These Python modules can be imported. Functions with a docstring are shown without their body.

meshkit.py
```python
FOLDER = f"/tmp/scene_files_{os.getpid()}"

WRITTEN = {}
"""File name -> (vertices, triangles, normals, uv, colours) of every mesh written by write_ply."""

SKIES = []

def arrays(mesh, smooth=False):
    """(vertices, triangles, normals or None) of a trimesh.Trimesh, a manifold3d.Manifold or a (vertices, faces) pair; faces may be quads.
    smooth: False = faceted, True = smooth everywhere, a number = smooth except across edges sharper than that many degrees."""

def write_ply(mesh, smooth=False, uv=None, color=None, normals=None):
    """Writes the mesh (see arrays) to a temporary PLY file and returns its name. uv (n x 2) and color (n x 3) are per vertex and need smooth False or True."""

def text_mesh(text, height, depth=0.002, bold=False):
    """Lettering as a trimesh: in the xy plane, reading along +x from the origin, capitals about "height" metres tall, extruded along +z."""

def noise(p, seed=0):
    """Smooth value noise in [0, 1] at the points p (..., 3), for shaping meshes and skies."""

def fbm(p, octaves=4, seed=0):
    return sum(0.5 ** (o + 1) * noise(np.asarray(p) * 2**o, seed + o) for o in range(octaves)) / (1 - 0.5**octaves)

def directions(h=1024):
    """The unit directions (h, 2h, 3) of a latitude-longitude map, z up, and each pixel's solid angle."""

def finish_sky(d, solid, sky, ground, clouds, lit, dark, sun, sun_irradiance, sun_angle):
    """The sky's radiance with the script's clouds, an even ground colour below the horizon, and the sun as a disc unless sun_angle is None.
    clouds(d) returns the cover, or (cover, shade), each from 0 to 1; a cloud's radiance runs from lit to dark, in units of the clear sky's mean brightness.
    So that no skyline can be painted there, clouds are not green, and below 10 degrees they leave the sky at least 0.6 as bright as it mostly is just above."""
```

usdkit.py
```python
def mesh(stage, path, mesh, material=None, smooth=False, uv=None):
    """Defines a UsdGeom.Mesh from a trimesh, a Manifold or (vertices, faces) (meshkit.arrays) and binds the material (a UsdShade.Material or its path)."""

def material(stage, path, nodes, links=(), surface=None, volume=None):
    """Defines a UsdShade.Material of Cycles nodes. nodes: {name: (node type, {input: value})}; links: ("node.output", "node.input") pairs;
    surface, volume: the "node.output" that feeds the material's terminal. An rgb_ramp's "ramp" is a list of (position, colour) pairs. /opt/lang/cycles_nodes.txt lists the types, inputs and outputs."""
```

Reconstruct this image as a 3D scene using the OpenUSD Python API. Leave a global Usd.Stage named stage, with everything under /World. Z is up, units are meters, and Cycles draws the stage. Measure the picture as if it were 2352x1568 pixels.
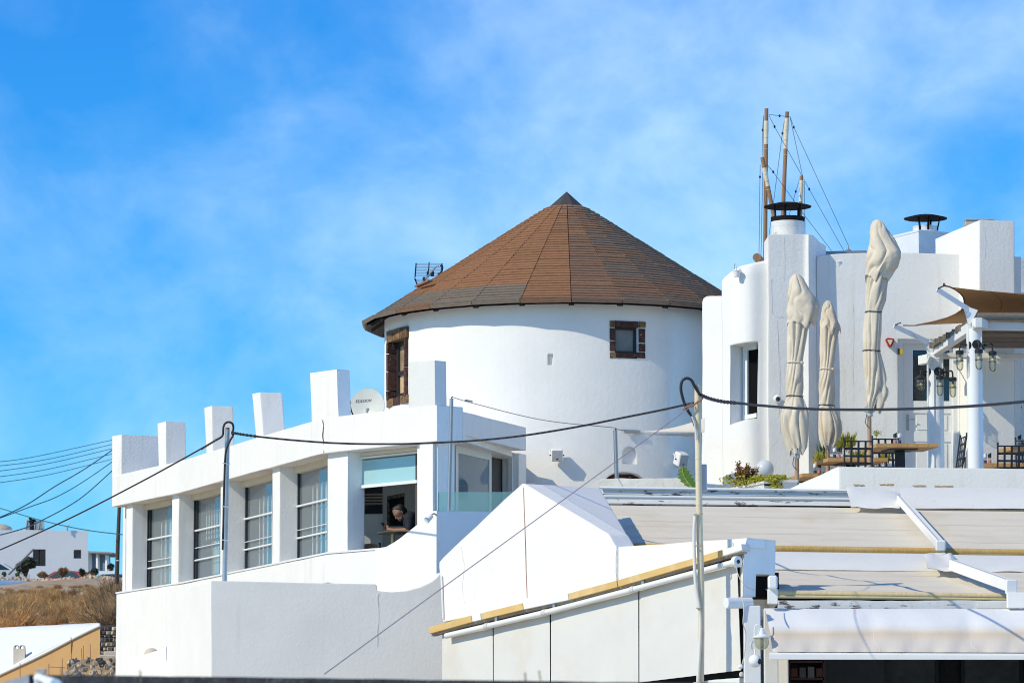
import math, random
import numpy as np, trimesh, shapely, manifold3d, usdkit, meshkit
from shapely.geometry import Polygon
from pxr import Usd, UsdGeom, UsdLux, UsdShade, Gf, Sdf

EXPO, SUN_I, SKY_S = 1.18, 0.40, 0.087
SKY_TINT, CLOUD_COL, CLOUD_OFF = (0.15, 0.52, 0.84), (6.6, 7.7, 7.5), (0.3, 0.0, 0.2)
rng = np.random.default_rng(7)
stage = Usd.Stage.CreateInMemory()
UsdGeom.SetStageUpAxis(stage, 'Z')
UsdGeom.SetStageMetersPerUnit(stage, 1.0)
UsdGeom.Xform.Define(stage, '/World')
stage.SetDefaultPrim(stage.GetPrimAtPath('/World'))
UsdGeom.Scope.Define(stage, '/World/Looks')

# ---------------------------------------------------------------- camera, sky, sun, exposure
F, CX, CY, CAMZ = 10000.0, 1176.0, 784.0, 1.7       # a long lens looking up the hill; picture measured 2352 wide
PITCH = math.atan(0.1166)
cam = UsdGeom.Camera.Define(stage, '/World/camera')
cam.AddTranslateOp().Set(Gf.Vec3d(0, 0, CAMZ))
cam.AddRotateXOp().Set(90 + math.degrees(PITCH))
cam.CreateHorizontalApertureAttr(36.0)
cam.CreateFocalLengthAttr(F / 2352 * 36)
cam.CreateFStopAttr(7.1)
cam.CreateFocusDistanceAttr(72.0)
cam.CreateClippingRangeAttr(Gf.Vec2f(0.5, 20000))
cam.CreateExposureAttr(EXPO)

SUN_EL, SUN_AZ = math.radians(37), math.radians(32.5)
SUN = np.array([-math.cos(SUN_AZ) * math.cos(SUN_EL), -math.sin(SUN_AZ) * math.cos(SUN_EL), math.sin(SUN_EL)])
sun = UsdLux.DistantLight.Define(stage, '/World/sun')
sun.CreateNormalizeAttr(True)
sun.CreateIntensityAttr(SUN_I)
sun.CreateAngleAttr(0.5)
sun.CreateColorAttr(Gf.Vec3f(1.0, 0.925, 0.72))
_r = Gf.Rotation(Gf.Vec3d(0, 0, 1), Gf.Vec3d(*SUN))
sun.AddTransformOp().Set(Gf.Matrix4d().SetRotate(_r))

def _dir(x, y):
    u, v, c, s = (x - CX) / F, (CY - y) / F, math.cos(PITCH), math.sin(PITCH)
    return np.array([u, c - v * s, s + v * c])
BAND = np.cross(_dir(100, 820), _dir(2300, 190)); BAND = tuple(BAND / np.linalg.norm(BAND))
sky = UsdLux.DomeLight.Define(stage, '/World/sky')
skymat = usdkit.material(stage, '/World/Looks/sky', {
    'tex': ('sky_texture', {'sky_type': 'single_scattering', 'sun_disc': False, 'sun_elevation': SUN_EL,
                            'sun_rotation': math.atan2(SUN[0], SUN[1]), 'air_density': 1.0, 'aerosol_density': 0.4, 'ozone_density': 1.5, 'altitude': 200.0}),
    'hs': ('hsv', {'saturation': 1.45, 'value': 1.0, 'fac': 1.0}),
    'tint': ('mix', {'mix_type': 'multiply', 'fac': 1.0, 'color2': SKY_TINT}),
    'tc': ('texture_coordinate', {}),
    'mp': ('mapping', {'location': CLOUD_OFF, 'scale': (7.0, 7.0, 12.0), 'rotation': (0.0, 0.45, 0.0)}),
    'n1': ('noise_texture', {'scale': 1.0, 'detail': 3.0, 'roughness': 0.5}),
    'mp2': ('mapping', {'location': (1.3, 0.2, 0.7), 'scale': (25.0, 25.0, 32.0), 'rotation': (0.0, 0.35, 0.0)}),
    'n2': ('noise_texture', {'scale': 1.0, 'detail': 9.0, 'roughness': 0.58, 'distortion': 0.2}),
    'ad': ('mix', {'mix_type': 'mix', 'fac': 0.48}),
    # a long faint band of cirrus crossing the whole sky, broken up by the noise
    'bd': ('vector_math', {'math_type': 'dot_product', 'vector2': BAND}),
    'ba': ('math', {'math_type': 'absolute'}),
    'bm': ('map_range', {'range_type': 'smoothstep', 'from_min': 0.0, 'from_max': 0.085, 'to_min': 0.075, 'to_max': -0.02, 'clamp': True}),
    'bs': ('math', {'math_type': 'add'}),
    'cr': ('rgb_ramp', {'ramp': [(0.0, (0, 0, 0)), (0.39, (0.0, 0.0, 0.0)), (0.46, (0.03, 0.03, 0.03)), (0.54, (0.10, 0.10, 0.10)), (0.61, (0.19, 0.19, 0.19)), (0.70, (0.32, 0.32, 0.32)), (1.0, (0.95, 0.95, 0.95))]}),
    'cm': ('mix', {'mix_type': 'mix', 'color2': CLOUD_COL}),
    'bg': ('background_shader', {'strength': SKY_S}),
}, [('tex.color', 'hs.color'), ('hs.color', 'tint.color1'), ('tc.generated', 'mp.vector'), ('mp.vector', 'n1.vector'), ('tc.generated', 'mp2.vector'), ('mp2.vector', 'n2.vector'), ('n1.fac', 'ad.color1'), ('n2.fac', 'ad.color2'), ('tc.generated', 'bd.vector1'), ('bd.value', 'ba.value1'), ('ba.value', 'bm.value'), ('ad.color', 'bs.value1'), ('bm.result', 'bs.value2'), ('bs.value', 'cr.fac'),
    ('cr.color', 'cm.fac'), ('tint.color', 'cm.color1'), ('cm.color', 'bg.color')], surface='bg.background')
UsdShade.MaterialBindingAPI.Apply(sky.GetPrim()).Bind(skymat)
for k, v in (('label', 'blue daytime sky with thin drifting white cloud'), ('category', 'sky'), ('kind', 'structure')):
    sky.GetPrim().SetCustomDataByKey(k, v)

# ---------------------------------------------------------------- materials
_mats = {}
def M(name, col, rough=0.6, metal=0.0, var=0.08, vscale=3.0, bump=0.0, bscale=30.0, stain=None, streak=None, bevel=0.0, spec=0.4,
      rnd=0.0, stretch=(1, 1, 1), alpha=None, emit=None, peel=None, thin=0.0):
    """A plain painted / plastered / woody surface: base colour, tone noise, stains, streaks, relief."""
    if name in _mats:
        return _mats[name]
    c = np.array(col, float)
    n = {'geo': ('geometry', {}), 'map': ('mapping', {'scale': stretch}),
         'nz': ('noise_texture', {'scale': vscale, 'detail': 5.0, 'roughness': 0.6}),
         'rp': ('rgb_ramp', {'ramp': [(0.25, tuple(np.clip(c * (1 - var), 0, 1))), (0.75, tuple(np.clip(c * (1 + var), 0, 1)))]}),
         'p': ('principled_bsdf', {'roughness': rough, 'metallic': metal, 'specular_ior_level': spec})}
    l = [('geo.position', 'map.vector'), ('map.vector', 'nz.vector'), ('nz.fac', 'rp.fac')]
    out = 'rp.color'
    if rnd:
        n['oi'] = ('object_info', {})
        n['orp'] = ('rgb_ramp', {'ramp': [(0.0, (1 - rnd,) * 3), (0.5, (1, 1, 1)), (1.0, (1 + rnd, 1 + rnd * .8, 1 + rnd * .6))]})
        n['omx'] = ('mix', {'mix_type': 'multiply', 'fac': 1.0})
        l += [('oi.random', 'orp.fac'), (out, 'omx.color1'), ('orp.color', 'omx.color2')]
        out = 'omx.color'
    for key, st, sc in (('st', stain, (1, 1, 1)), ('sk', streak, (5, 5, 0.35)), ('pl', peel, (0.5, 0.5, 2.2))):
        if st:
            scol, scale, lo, hi, amt = st
            n[key + 'm'] = ('mapping', {'scale': sc, 'location': (3.1 * len(key), 1.7, 0.4)})
            n[key + 'n'] = ('noise_texture', {'scale': scale, 'detail': 6.0, 'roughness': 0.65})
            n[key + 'r'] = ('rgb_ramp', {'ramp': [(lo, (0, 0, 0)), (hi, (amt,) * 3)]})
            n[key + 'x'] = ('mix', {'mix_type': 'mix', 'color2': scol})
            l += [('geo.position', key + 'm.vector'), (key + 'm.vector', key + 'n.vector'), (key + 'n.fac', key + 'r.fac'), (key + 'r.color', key + 'x.fac'), (out, key + 'x.color1')]
            out = key + 'x.color'
    l.append((out, 'p.base_color'))
    nrm = None
    if bevel:
        n['bv'] = ('bevel', {'radius': bevel, 'samples': 4})
        nrm = 'bv.bevel'
    if bump:
        n['bn'] = ('noise_texture', {'scale': bscale, 'detail': 6.0, 'roughness': 0.6})
        n['bp'] = ('bump', {'strength': bump, 'distance': 0.02})
        l += [('map.vector', 'bn.vector'), ('bn.fac', 'bp.height')]
        if nrm:
            l.append((nrm, 'bp.normal'))
        nrm = 'bp.normal'
    if nrm:
        l.append((nrm, 'p.normal'))
    surf = 'p.BSDF'
    if thin:
        n['tr'] = ('translucent_bsdf', {})
        n['mc'] = ('mix_closure', {'fac': thin})
        l += [(out, 'tr.color'), ('p.BSDF', 'mc.closure1'), ('tr.BSDF', 'mc.closure2')]
        surf = 'mc.closure'
    _mats[name] = usdkit.material(stage, '/World/Looks/' + name, n, l, surface=surf)
    return _mats[name]

def glass(name, tint=(1, 1, 1), gloss=(1, 1, 1), ior=1.5, body=None, bodyfac=0.0):
    """A window pane: see-through, reflecting by Fresnel; body = a coating or film that scatters some light."""
    if name in _mats:
        return _mats[name]
    n = {'t': ('transparent_bsdf', {'color': tint}), 'g': ('glossy_bsdf', {'color': gloss, 'roughness': 0.02}), 'f': ('fresnel', {'IOR': ior}),
         'm': ('mix_closure', {})}
    # the far face of the sheet must not mirror what has already come through it
    n['ge'] = ('geometry', {})
    n['inv'] = ('math', {'math_type': 'subtract', 'value1': 1.0})
    n['mul'] = ('math', {'math_type': 'multiply'})
    l = [('ge.backfacing', 'inv.value2'), ('inv.value', 'mul.value1'), ('f.fac', 'mul.value2'), ('mul.value', 'm.fac'), ('g.BSDF', 'm.closure2')]
    if body:
        n['d'] = ('diffuse_bsdf', {'color': body})
        n['m2'] = ('mix_closure', {'fac': bodyfac})
        l += [('t.BSDF', 'm2.closure1'), ('d.BSDF', 'm2.closure2'), ('m2.closure', 'm.closure1')]
    else:
        l.append(('t.BSDF', 'm.closure1'))
    _mats[name] = usdkit.material(stage, '/World/Looks/' + name, n, l, surface='m.closure')
    return _mats[name]

PLASTER = M('white_plaster', (0.83, 0.80, 0.745), 0.85, var=0.035, vscale=1.3, bump=0.28, bscale=22, bevel=0.03, spec=0.2,
            stain=((0.70, 0.66, 0.58), 2.3, 0.58, 0.75, 0.35), streak=((0.64, 0.57, 0.46), 1.2, 0.56, 0.76, 0.42))
PLASTER_R = M('rough_plaster', (0.83, 0.80, 0.75), 0.9, var=0.045, vscale=1.2, bump=0.26, bscale=16, bevel=0.04, spec=0.2,
              stain=((0.70, 0.67, 0.60), 3.1, 0.6, 0.8, 0.25))
PLASTER_W = M('stained_plaster', (0.78, 0.76, 0.70), 0.9, var=0.05, vscale=2.0, bump=0.4, bscale=18, bevel=0.03, spec=0.2,
              stain=((0.62, 0.50, 0.36), 2.6, 0.56, 0.72, 0.5), streak=((0.66, 0.60, 0.5), 1.2, 0.55, 0.75, 0.4))
CREAM = M('cream_paint', (0.74, 0.66, 0.52), 0.7, var=0.06, vscale=4, spec=0.3, stain=((0.62, 0.48, 0.32), 5, 0.55, 0.75, 0.4))
WHITE = M('white_paint', (0.82, 0.79, 0.73), 0.6, spec=0.2, var=0.03, vscale=4, bevel=0.006, streak=((0.62, 0.58, 0.5), 2.0, 0.58, 0.8, 0.25))
WHITE_PL = M('white_plastic', (0.80, 0.785, 0.745), 0.35, var=0.02, bevel=0.01)
STEEL = M('steel', (0.40, 0.40, 0.40), 0.42, metal=.85, var=0.05, vscale=10)
GALV = M('galvanised', (0.42, 0.46, 0.49), 0.45, metal=0.7, var=0.1, vscale=12)
BLACK = M('black_metal', (0.018, 0.018, 0.02), 0.45, var=0.1, spec=0.4)
SOOT = M('sooty_metal', (0.012, 0.011, 0.011), 0.85, var=0.3, vscale=30, spec=0.15)
RUBBER = M('black_rubber', (0.015, 0.015, 0.017), 0.5, var=0.1)
DARKFRAME = M('dark_frame', (0.03, 0.031, 0.034), 0.4, var=0.1)
GLASS = glass('clear_glass')
GLASS_DK = glass('dark_glass', tint=(0.25, 0.26, 0.27))

# ---------------------------------------------------------------- geometry helpers: a mesh is (vertices, triangles)
_cp, _sp = math.cos(PITCH), math.sin(PITCH)
def ray(x, y):
    u, v = (x - CX) / F, (CY - y) / F
    return np.array([u, _cp - v * _sp, _sp + v * _cp])
def P(x, y, Y):
    """The point Y metres in front of the camera that the photograph shows at (x, y)."""
    d = ray(x, y); t = Y / d[1]
    return np.array([d[0] * t, Y, CAMZ + d[2] * t])
def PX(Y):
    return Y / F            # metres per picture unit at depth Y

class Plane:
    """A vertical wall plane through two plan points; (s, z) are its own metres."""
    def __init__(self, xa, Ya, xb, Yb, yref=1100):
        a, b = P(xa, yref, Ya), P(xb, yref, Yb)
        self.o = a[:2]; e = (b - a)[:2]; self.e = e / np.linalg.norm(e)
        self.n = np.array([self.e[1], -self.e[0]])
    def at(self, x, y, off=0.0):
        d = ray(x, y); o = self.o + self.n * off
        t = (o @ self.n) / (d[:2] @ self.n)
        return np.array([d[0] * t, d[1] * t, CAMZ + d[2] * t])
    def st(self, x, y, off=0.0):
        p = self.at(x, y, off)
        return ((p[:2] - self.o) @ self.e, p[2])
    def pt(self, s, z, off=0.0):
        q = self.o + self.e * s + self.n * off
        return np.array([q[0], q[1], z])
    def n3(self): return np.array([self.n[0], self.n[1], 0.0])
    def e3(self): return np.array([self.e[0], self.e[1], 0.0])

def cat(ms):
    vs, fs, k = [], [], 0
    for v, f in ms:
        vs.append(np.asarray(v, float)); fs.append(np.asarray(f, int) + k); k += len(v)
    return np.vstack(vs), np.vstack(fs)
def poly_mesh(poly, thick):
    m = [trimesh.creation.extrude_polygon(g, thick, engine='earcut') for g in getattr(poly, 'geoms', [poly]) if g.area > 1e-7]
    return cat([(x.vertices, x.faces) for x in m])
def wall_st(pl, poly, thick, off=0.0):
    v, f = poly_mesh(poly, thick)
    w = np.array([pl.pt(a, b, off - c) for a, b, c in v])
    return w, f[:, ::-1]
def wall(pl, outline, thick, off=0.0, holes=(), rnd=0.0, size=None, amp=0.012, freq=1.1):
    poly = Polygon([pl.st(x, y, off) for x, y in outline]).buffer(0)
    if rnd:
        poly = poly.buffer(-rnd).buffer(rnd)
    for h in holes:
        poly = poly.difference(Polygon([pl.st(x, y, off) for x, y in h]).buffer(0))
    m = wall_st(pl, poly, thick, off)
    return rough(m, size, amp, freq) if size else m
def rough(m, size, amp, freq=1.1, seed=0):
    """Splits a solid into small triangles and lets hand-made plaster wander a little."""
    v, f = m
    try:
        tm = trimesh.Trimesh(v, f, process=True)
        mm = manifold3d.Manifold(manifold3d.Mesh(np.asarray(tm.vertices, np.float32), np.asarray(tm.faces, np.uint32)))
        if mm.is_empty():
            raise ValueError
        mm = mm.refine_to_length(size).to_mesh()
        v, f = np.array(mm.vert_properties[:, :3], float), np.array(mm.tri_verts)
    except Exception:
        v, f = trimesh.remesh.subdivide_to_size(v, f, size, max_iter=12)
    d = np.stack([meshkit.fbm(v * freq + 17.3 * k, 3, seed + k) - 0.5 for k in range(3)], 1)
    d2 = np.stack([meshkit.noise(v * freq * 5 + 7.7 * k, seed + 9 + k) - 0.5 for k in range(3)], 1)
    return v + d * amp * 2 + d2 * amp * 0.35, f
def hexa(p):
    """Eight corners: bottom four, then top four, each going round."""
    f = [[0, 2, 1], [0, 3, 2], [4, 5, 6], [4, 6, 7], [0, 1, 5], [0, 5, 4], [1, 2, 6], [1, 6, 5], [2, 3, 7], [2, 7, 6], [3, 0, 4], [3, 4, 7]]
    v = np.array(p, float)
    f = np.array(f)
    c = np.cross(v[f[:, 1]] - v[f[:, 0]], v[f[:, 2]] - v[f[:, 0]])
    if (c * (v[f].mean(1) - v.mean(0))).sum() < 0:
        f = f[:, ::-1]
    return v, f
def box(c, size, R=None):
    s = np.array(size) / 2
    q = np.array([[-1, -1, -1], [1, -1, -1], [1, 1, -1], [-1, 1, -1], [-1, -1, 1], [1, -1, 1], [1, 1, 1], [-1, 1, 1]]) * s
    if R is not None:
        q = q @ np.asarray(R).T
    return hexa(q + np.array(c))
def cbox(c, size, ch=0.01, R=None):
    """A box with chamfered edges."""
    s = np.array(size) / 2
    q = []
    for sx in (-1, 1):
        for sy in (-1, 1):
            for sz in (-1, 1):
                for k in range(3):
                    p = s - ch; p = p.copy(); p[k] = s[k]
                    q.append(p * (sx, sy, sz))
    q = np.array(q)
    if R is not None:
        q = q @ np.asarray(R).T
    return hull(q + np.array(c))
def hull(pts):
    h = trimesh.convex.convex_hull(np.array(pts, float))
    return np.array(h.vertices), np.array(h.faces)
def rotz(a): return np.array([[math.cos(a), -math.sin(a), 0], [math.sin(a), math.cos(a), 0], [0, 0, 1]])
def rotx(a): return np.array([[1, 0, 0], [0, math.cos(a), -math.sin(a)], [0, math.sin(a), math.cos(a)]])
def roty(a): return np.array([[math.cos(a), 0, math.sin(a)], [0, 1, 0], [-math.sin(a), 0, math.cos(a)]])
def beam(a, b, w, h, up=(0, 0, 1), ch=0.0):
    """A straight bar of section w (across) by h (along up)."""
    a, b = np.array(a, float), np.array(b, float)
    d = b - a; L = np.linalg.norm(d); d /= L
    s = np.cross(d, up)
    if np.linalg.norm(s) < 1e-6:
        s = np.cross(d, (0, 1, 0))
    s /= np.linalg.norm(s); u = np.cross(s, d)
    R = np.stack([d, s, u], 1)
    return cbox((a + b) / 2, (L, w, h), ch, R) if ch else box((a + b) / 2, (L, w, h), R)
def tube(path, r, n=8, cap=True):
    p = np.asarray(path, float)
    t = np.gradient(p, axis=0); t /= np.linalg.norm(t, axis=1, keepdims=True) + 1e-12
    r = np.broadcast_to(np.asarray(r, float), (len(p),))
    a = np.cross(t[0], [0, 0, 1.0] if abs(t[0][2]) < 0.9 else [1.0, 0, 0]); a /= np.linalg.norm(a)
    v = []
    ang = np.arange(n) * 2 * np.pi / n
    for i in range(len(p)):
        a = a - t[i] * (a @ t[i]); a /= np.linalg.norm(a) + 1e-12
        b = np.cross(t[i], a)
        v.append(p[i] + r[i] * (np.cos(ang)[:, None] * a + np.sin(ang)[:, None] * b))
    v = np.vstack(v)
    f = []
    for i in range(len(p) - 1):
        for j in range(n):
            q0, q1, q2, q3 = i * n + j, i * n + (j + 1) % n, (i + 1) * n + (j + 1) % n, (i + 1) * n + j
            f += [[q0, q1, q2], [q0, q2, q3]]
    if cap:
        v = np.vstack([v, p[0], p[-1]])
        m = len(v)
        for j in range(n):
            f.append([m - 2, (j + 1) % n, j])
            k = (len(p) - 1) * n
            f.append([m - 1, k + j, k + (j + 1) % n])
    return v, np.array(f)
def smooth_path(pts, k=8):
    """A Catmull-Rom curve through the points."""
    p = np.asarray(pts, float)
    p = np.vstack([2 * p[0] - p[1], p, 2 * p[-1] - p[-2]])
    out = []
    for i in range(1, len(p) - 2):
        for t in np.linspace(0, 1, k, endpoint=False):
            out.append(0.5 * (2 * p[i] + (p[i + 1] - p[i - 1]) * t + (2 * p[i - 1] - 5 * p[i] + 4 * p[i + 1] - p[i + 2]) * t * t + (3 * p[i] - p[i - 1] - 3 * p[i + 1] + p[i + 2]) * t ** 3))
    out.append(p[-2])
    return np.array(out)
def lathe(prof, c=(0, 0, 0), n=24, R=None):
    """prof: (radius, height) pairs from bottom to top; closed where the radius is 0."""
    v, f = [], []
    ang = np.arange(n) * 2 * np.pi / n
    for r, z in prof:
        v.append(np.stack([r * np.cos(ang), r * np.sin(ang), np.full(n, z)], 1))
    v = np.vstack(v)
    for i in range(len(prof) - 1):
        for j in range(n):
            a, b, c2, d = i * n + j, i * n + (j + 1) % n, (i + 1) * n + (j + 1) % n, (i + 1) * n + j
            f += [[a, b, c2], [a, c2, d]]
    if R is not None:
        v = v @ np.asarray(R).T
    return v + np.array(c), np.array(f)
def cyl(a, b, r0, r1=None, n=16):
    return tube([a, b], [r0, r0 if r1 is None else r1], n)
def ball(c, r, sub=2):
    m = trimesh.creation.icosphere(sub, 1.0)
    return np.array(m.vertices) * np.asarray(r) + np.array(c), np.array(m.faces)
def prism(pts, vec):
    """A flat polygon (3-D points) pushed along vec."""
    p = np.array(pts, float); vec = np.array(vec, float)
    nrm = np.zeros(3)
    for i in range(len(p)):
        nrm += np.cross(p[i] - p[0], p[(i + 1) % len(p)] - p[0])
    nrm /= np.linalg.norm(nrm)
    a = p[1] - p[0]; a -= nrm * (a @ nrm); a /= np.linalg.norm(a); b = np.cross(nrm, a)
    q = np.stack([(p - p[0]) @ a, (p - p[0]) @ b], 1)
    from mapbox_earcut import triangulate_float64 as tri
    t = np.array(tri(q, np.array([len(q)], np.uint32))).reshape(-1, 3)
    n = len(p)
    v = np.vstack([p, p + vec])
    f = [list(x) for x in t[:, ::-1]] + [[x[0] + n, x[1] + n, x[2] + n] for x in t]
    for i in range(n):
        j = (i + 1) % n
        f += [[i, j, j + n], [i, j + n, i + n]]
    f = np.array(f)
    if vec @ nrm < 0:
        f = f[:, ::-1]
    return v, f
def sheet(grid, thick=0.004):
    """A bent cloth or sheet: grid of points (rows, columns, 3) given a thickness."""
    g = np.asarray(grid, float)
    du, dv = np.gradient(g, axis=1), np.gradient(g, axis=0)
    nn = np.cross(du, dv); nn /= np.linalg.norm(nn, axis=2, keepdims=True) + 1e-12
    r, c = g.shape[:2]
    v = np.vstack([(g + nn * thick / 2).reshape(-1, 3), (g - nn * thick / 2).reshape(-1, 3)])
    f, k = [], r * c
    for i in range(r - 1):
        for j in range(c - 1):
            a, b, d, e = i * c + j, i * c + j + 1, (i + 1) * c + j + 1, (i + 1) * c + j
            f += [[a, b, d], [a, d, e], [k + a, k + d, k + b], [k + a, k + e, k + d]]
    rim = [i * c for i in range(r)] + [(r - 1) * c + j for j in range(1, c)] + [i * c + c - 1 for i in range(r - 2, -1, -1)] + list(range(c - 2, 0, -1))
    for a, b in zip(rim, rim[1:] + rim[:1]):
        f += [[a, b, k + b], [a, k + b, k + a]]
    return v, np.array(f)

# ---------------------------------------------------------------- things
_top = {}
def _num(d, name):
    d[name] = d.get(name, -1) + 1
    return name if d[name] == 0 else f'{name}_{d[name]:03d}'
def tagprim(p, label=None, cat_=None, group=None, kind=None):
    for k, v in (('label', label), ('category', cat_), ('group', group), ('kind', kind)):
        if v:
            p.SetCustomDataByKey(k, v)
class Thing:
    """One thing: an Xform at its base with its parts below it."""
    def __init__(self, name, label, cat_, group=None, kind=None):
        self.path = '/World/' + _num(_top, name)
        self.meta = (label, cat_, group, kind); self.parts = []; self.names = {}
    def part(self, name, m, mat, smooth=30, under=None, label=None, kind=None):
        base = under or self.path
        key = base + '/' + _num(self.names.setdefault(base, {}), name)
        self.parts.append((key, m, mat, smooth, label, kind))
        return key
    def done(self, origin=None):
        if origin is None:
            lo = np.min([m[0].min(0) for _, m, *_ in self.parts], 0); hi = np.max([m[0].max(0) for _, m, *_ in self.parts], 0)
            origin = np.array([(lo[0] + hi[0]) / 2, (lo[1] + hi[1]) / 2, lo[2]])
        self.origin = np.array(origin, float)
        x = UsdGeom.Xform.Define(stage, self.path); x.AddTranslateOp().Set(Gf.Vec3d(*map(float, self.origin)))
        tagprim(x.GetPrim(), *self.meta)
        for key, m, mat, smooth, label, kind in self.parts:
            g = usdkit.mesh(stage, key, (np.asarray(m[0]) - self.origin, np.asarray(m[1])), mat, smooth=smooth)
            tagprim(g.GetPrim(), label, None, None, kind)
        return self
def solo(name, m, mat, label, cat_, group=None, kind=None, smooth=30):
    """A thing that is one mesh."""
    lo, hi = m[0].min(0), m[0].max(0)
    o = np.array([(lo[0] + hi[0]) / 2, (lo[1] + hi[1]) / 2, lo[2]])
    g = usdkit.mesh(stage, '/World/' + _num(_top, name), (np.asarray(m[0]) - o, np.asarray(m[1])), mat, smooth=smooth)
    UsdGeom.Xformable(g).AddTranslateOp().Set(Gf.Vec3d(*map(float, o)))
    tagprim(g.GetPrim(), label, cat_, group, kind)
    return g
def dup(t, pos, rz, label, group=None, scale=1.0):
    """A copy of a thing with its parts."""
    name = t.path.split('/')[-1].rstrip('0123456789').rstrip('_')
    x = UsdGeom.Xform.Define(stage, '/World/' + _num(_top, name))
    x.AddTranslateOp().Set(Gf.Vec3d(*map(float, pos))); x.AddRotateZOp().Set(float(rz))
    if scale != 1.0:
        x.AddScaleOp().Set(Gf.Vec3f(scale, scale, scale))
    # the reference brings the source's own translate; order is re-authored here
    x.GetPrim().GetReferences().AddInternalReference(t.path)
    x.GetPrim().SetInstanceable(True)
    tagprim(x.GetPrim(), label, t.meta[1], group or t.meta[2])
    return x
# ================================================================ TERRAIN
def terrain_z(x, y):
    ys = [-60, 14, 21, 50, 70, 95, 110, 130, 170, 210, 240, 255, 262, 270, 290, 300, 330, 450, 900, 4000]
    zs = [-.4, -.4, .3, .5, 3.6, 5.0, 5.6, 7.4, 10.4, 13.2, 16.0, 17.4, 17.7, 17.9, 18.0, 18.2, 18.6, 16.0, 2.0, -60.0]
    z = np.interp(y, ys, zs)
    p = np.stack([np.asarray(x) * .09, np.asarray(y) * .05, np.zeros_like(x)], -1)
    w = np.clip((np.asarray(y) - 95) / 30, 0, 1)
    return z + (meshkit.fbm(p * 2.5, 4, 3) - 0.5) * .9 * w - np.clip(np.abs(np.asarray(x)) - 120, 0, 400) * .02
gx = np.concatenate([np.linspace(-900, -80, 22), np.linspace(-70, 40, 110), np.linspace(50, 900, 24)])
gy = np.concatenate([np.linspace(-60, 80, 40), np.linspace(82, 320, 150), np.linspace(340, 4000, 26)])
GX, GY = np.meshgrid(gx, gy)
GZ = terrain_z(GX, GY)
tv = np.stack([GX, GY, GZ], -1).reshape(-1, 3)
nx = len(gx)
ii, jj = np.meshgrid(np.arange(len(gy) - 1), np.arange(nx - 1), indexing='ij')
a_ = (ii * nx + jj).ravel()
tf = np.vstack([np.stack([a_, a_ + 1, a_ + nx + 1], 1), np.stack([a_, a_ + nx + 1, a_ + nx], 1)])
EARTH = M('dry_earth', (0.46, 0.34, 0.22), 0.95, var=0.25, vscale=0.8, bump=0.8, bscale=3, spec=0.1, stain=((0.22, 0.15, 0.09), 0.6, 0.45, 0.7, 0.7))
g = usdkit.mesh(stage, '/World/hillside', (tv, tf), EARTH, smooth=True)
tagprim(g.GetPrim(), 'dry stony hillside rising behind the white buildings', 'hillside', None, 'structure')

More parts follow.
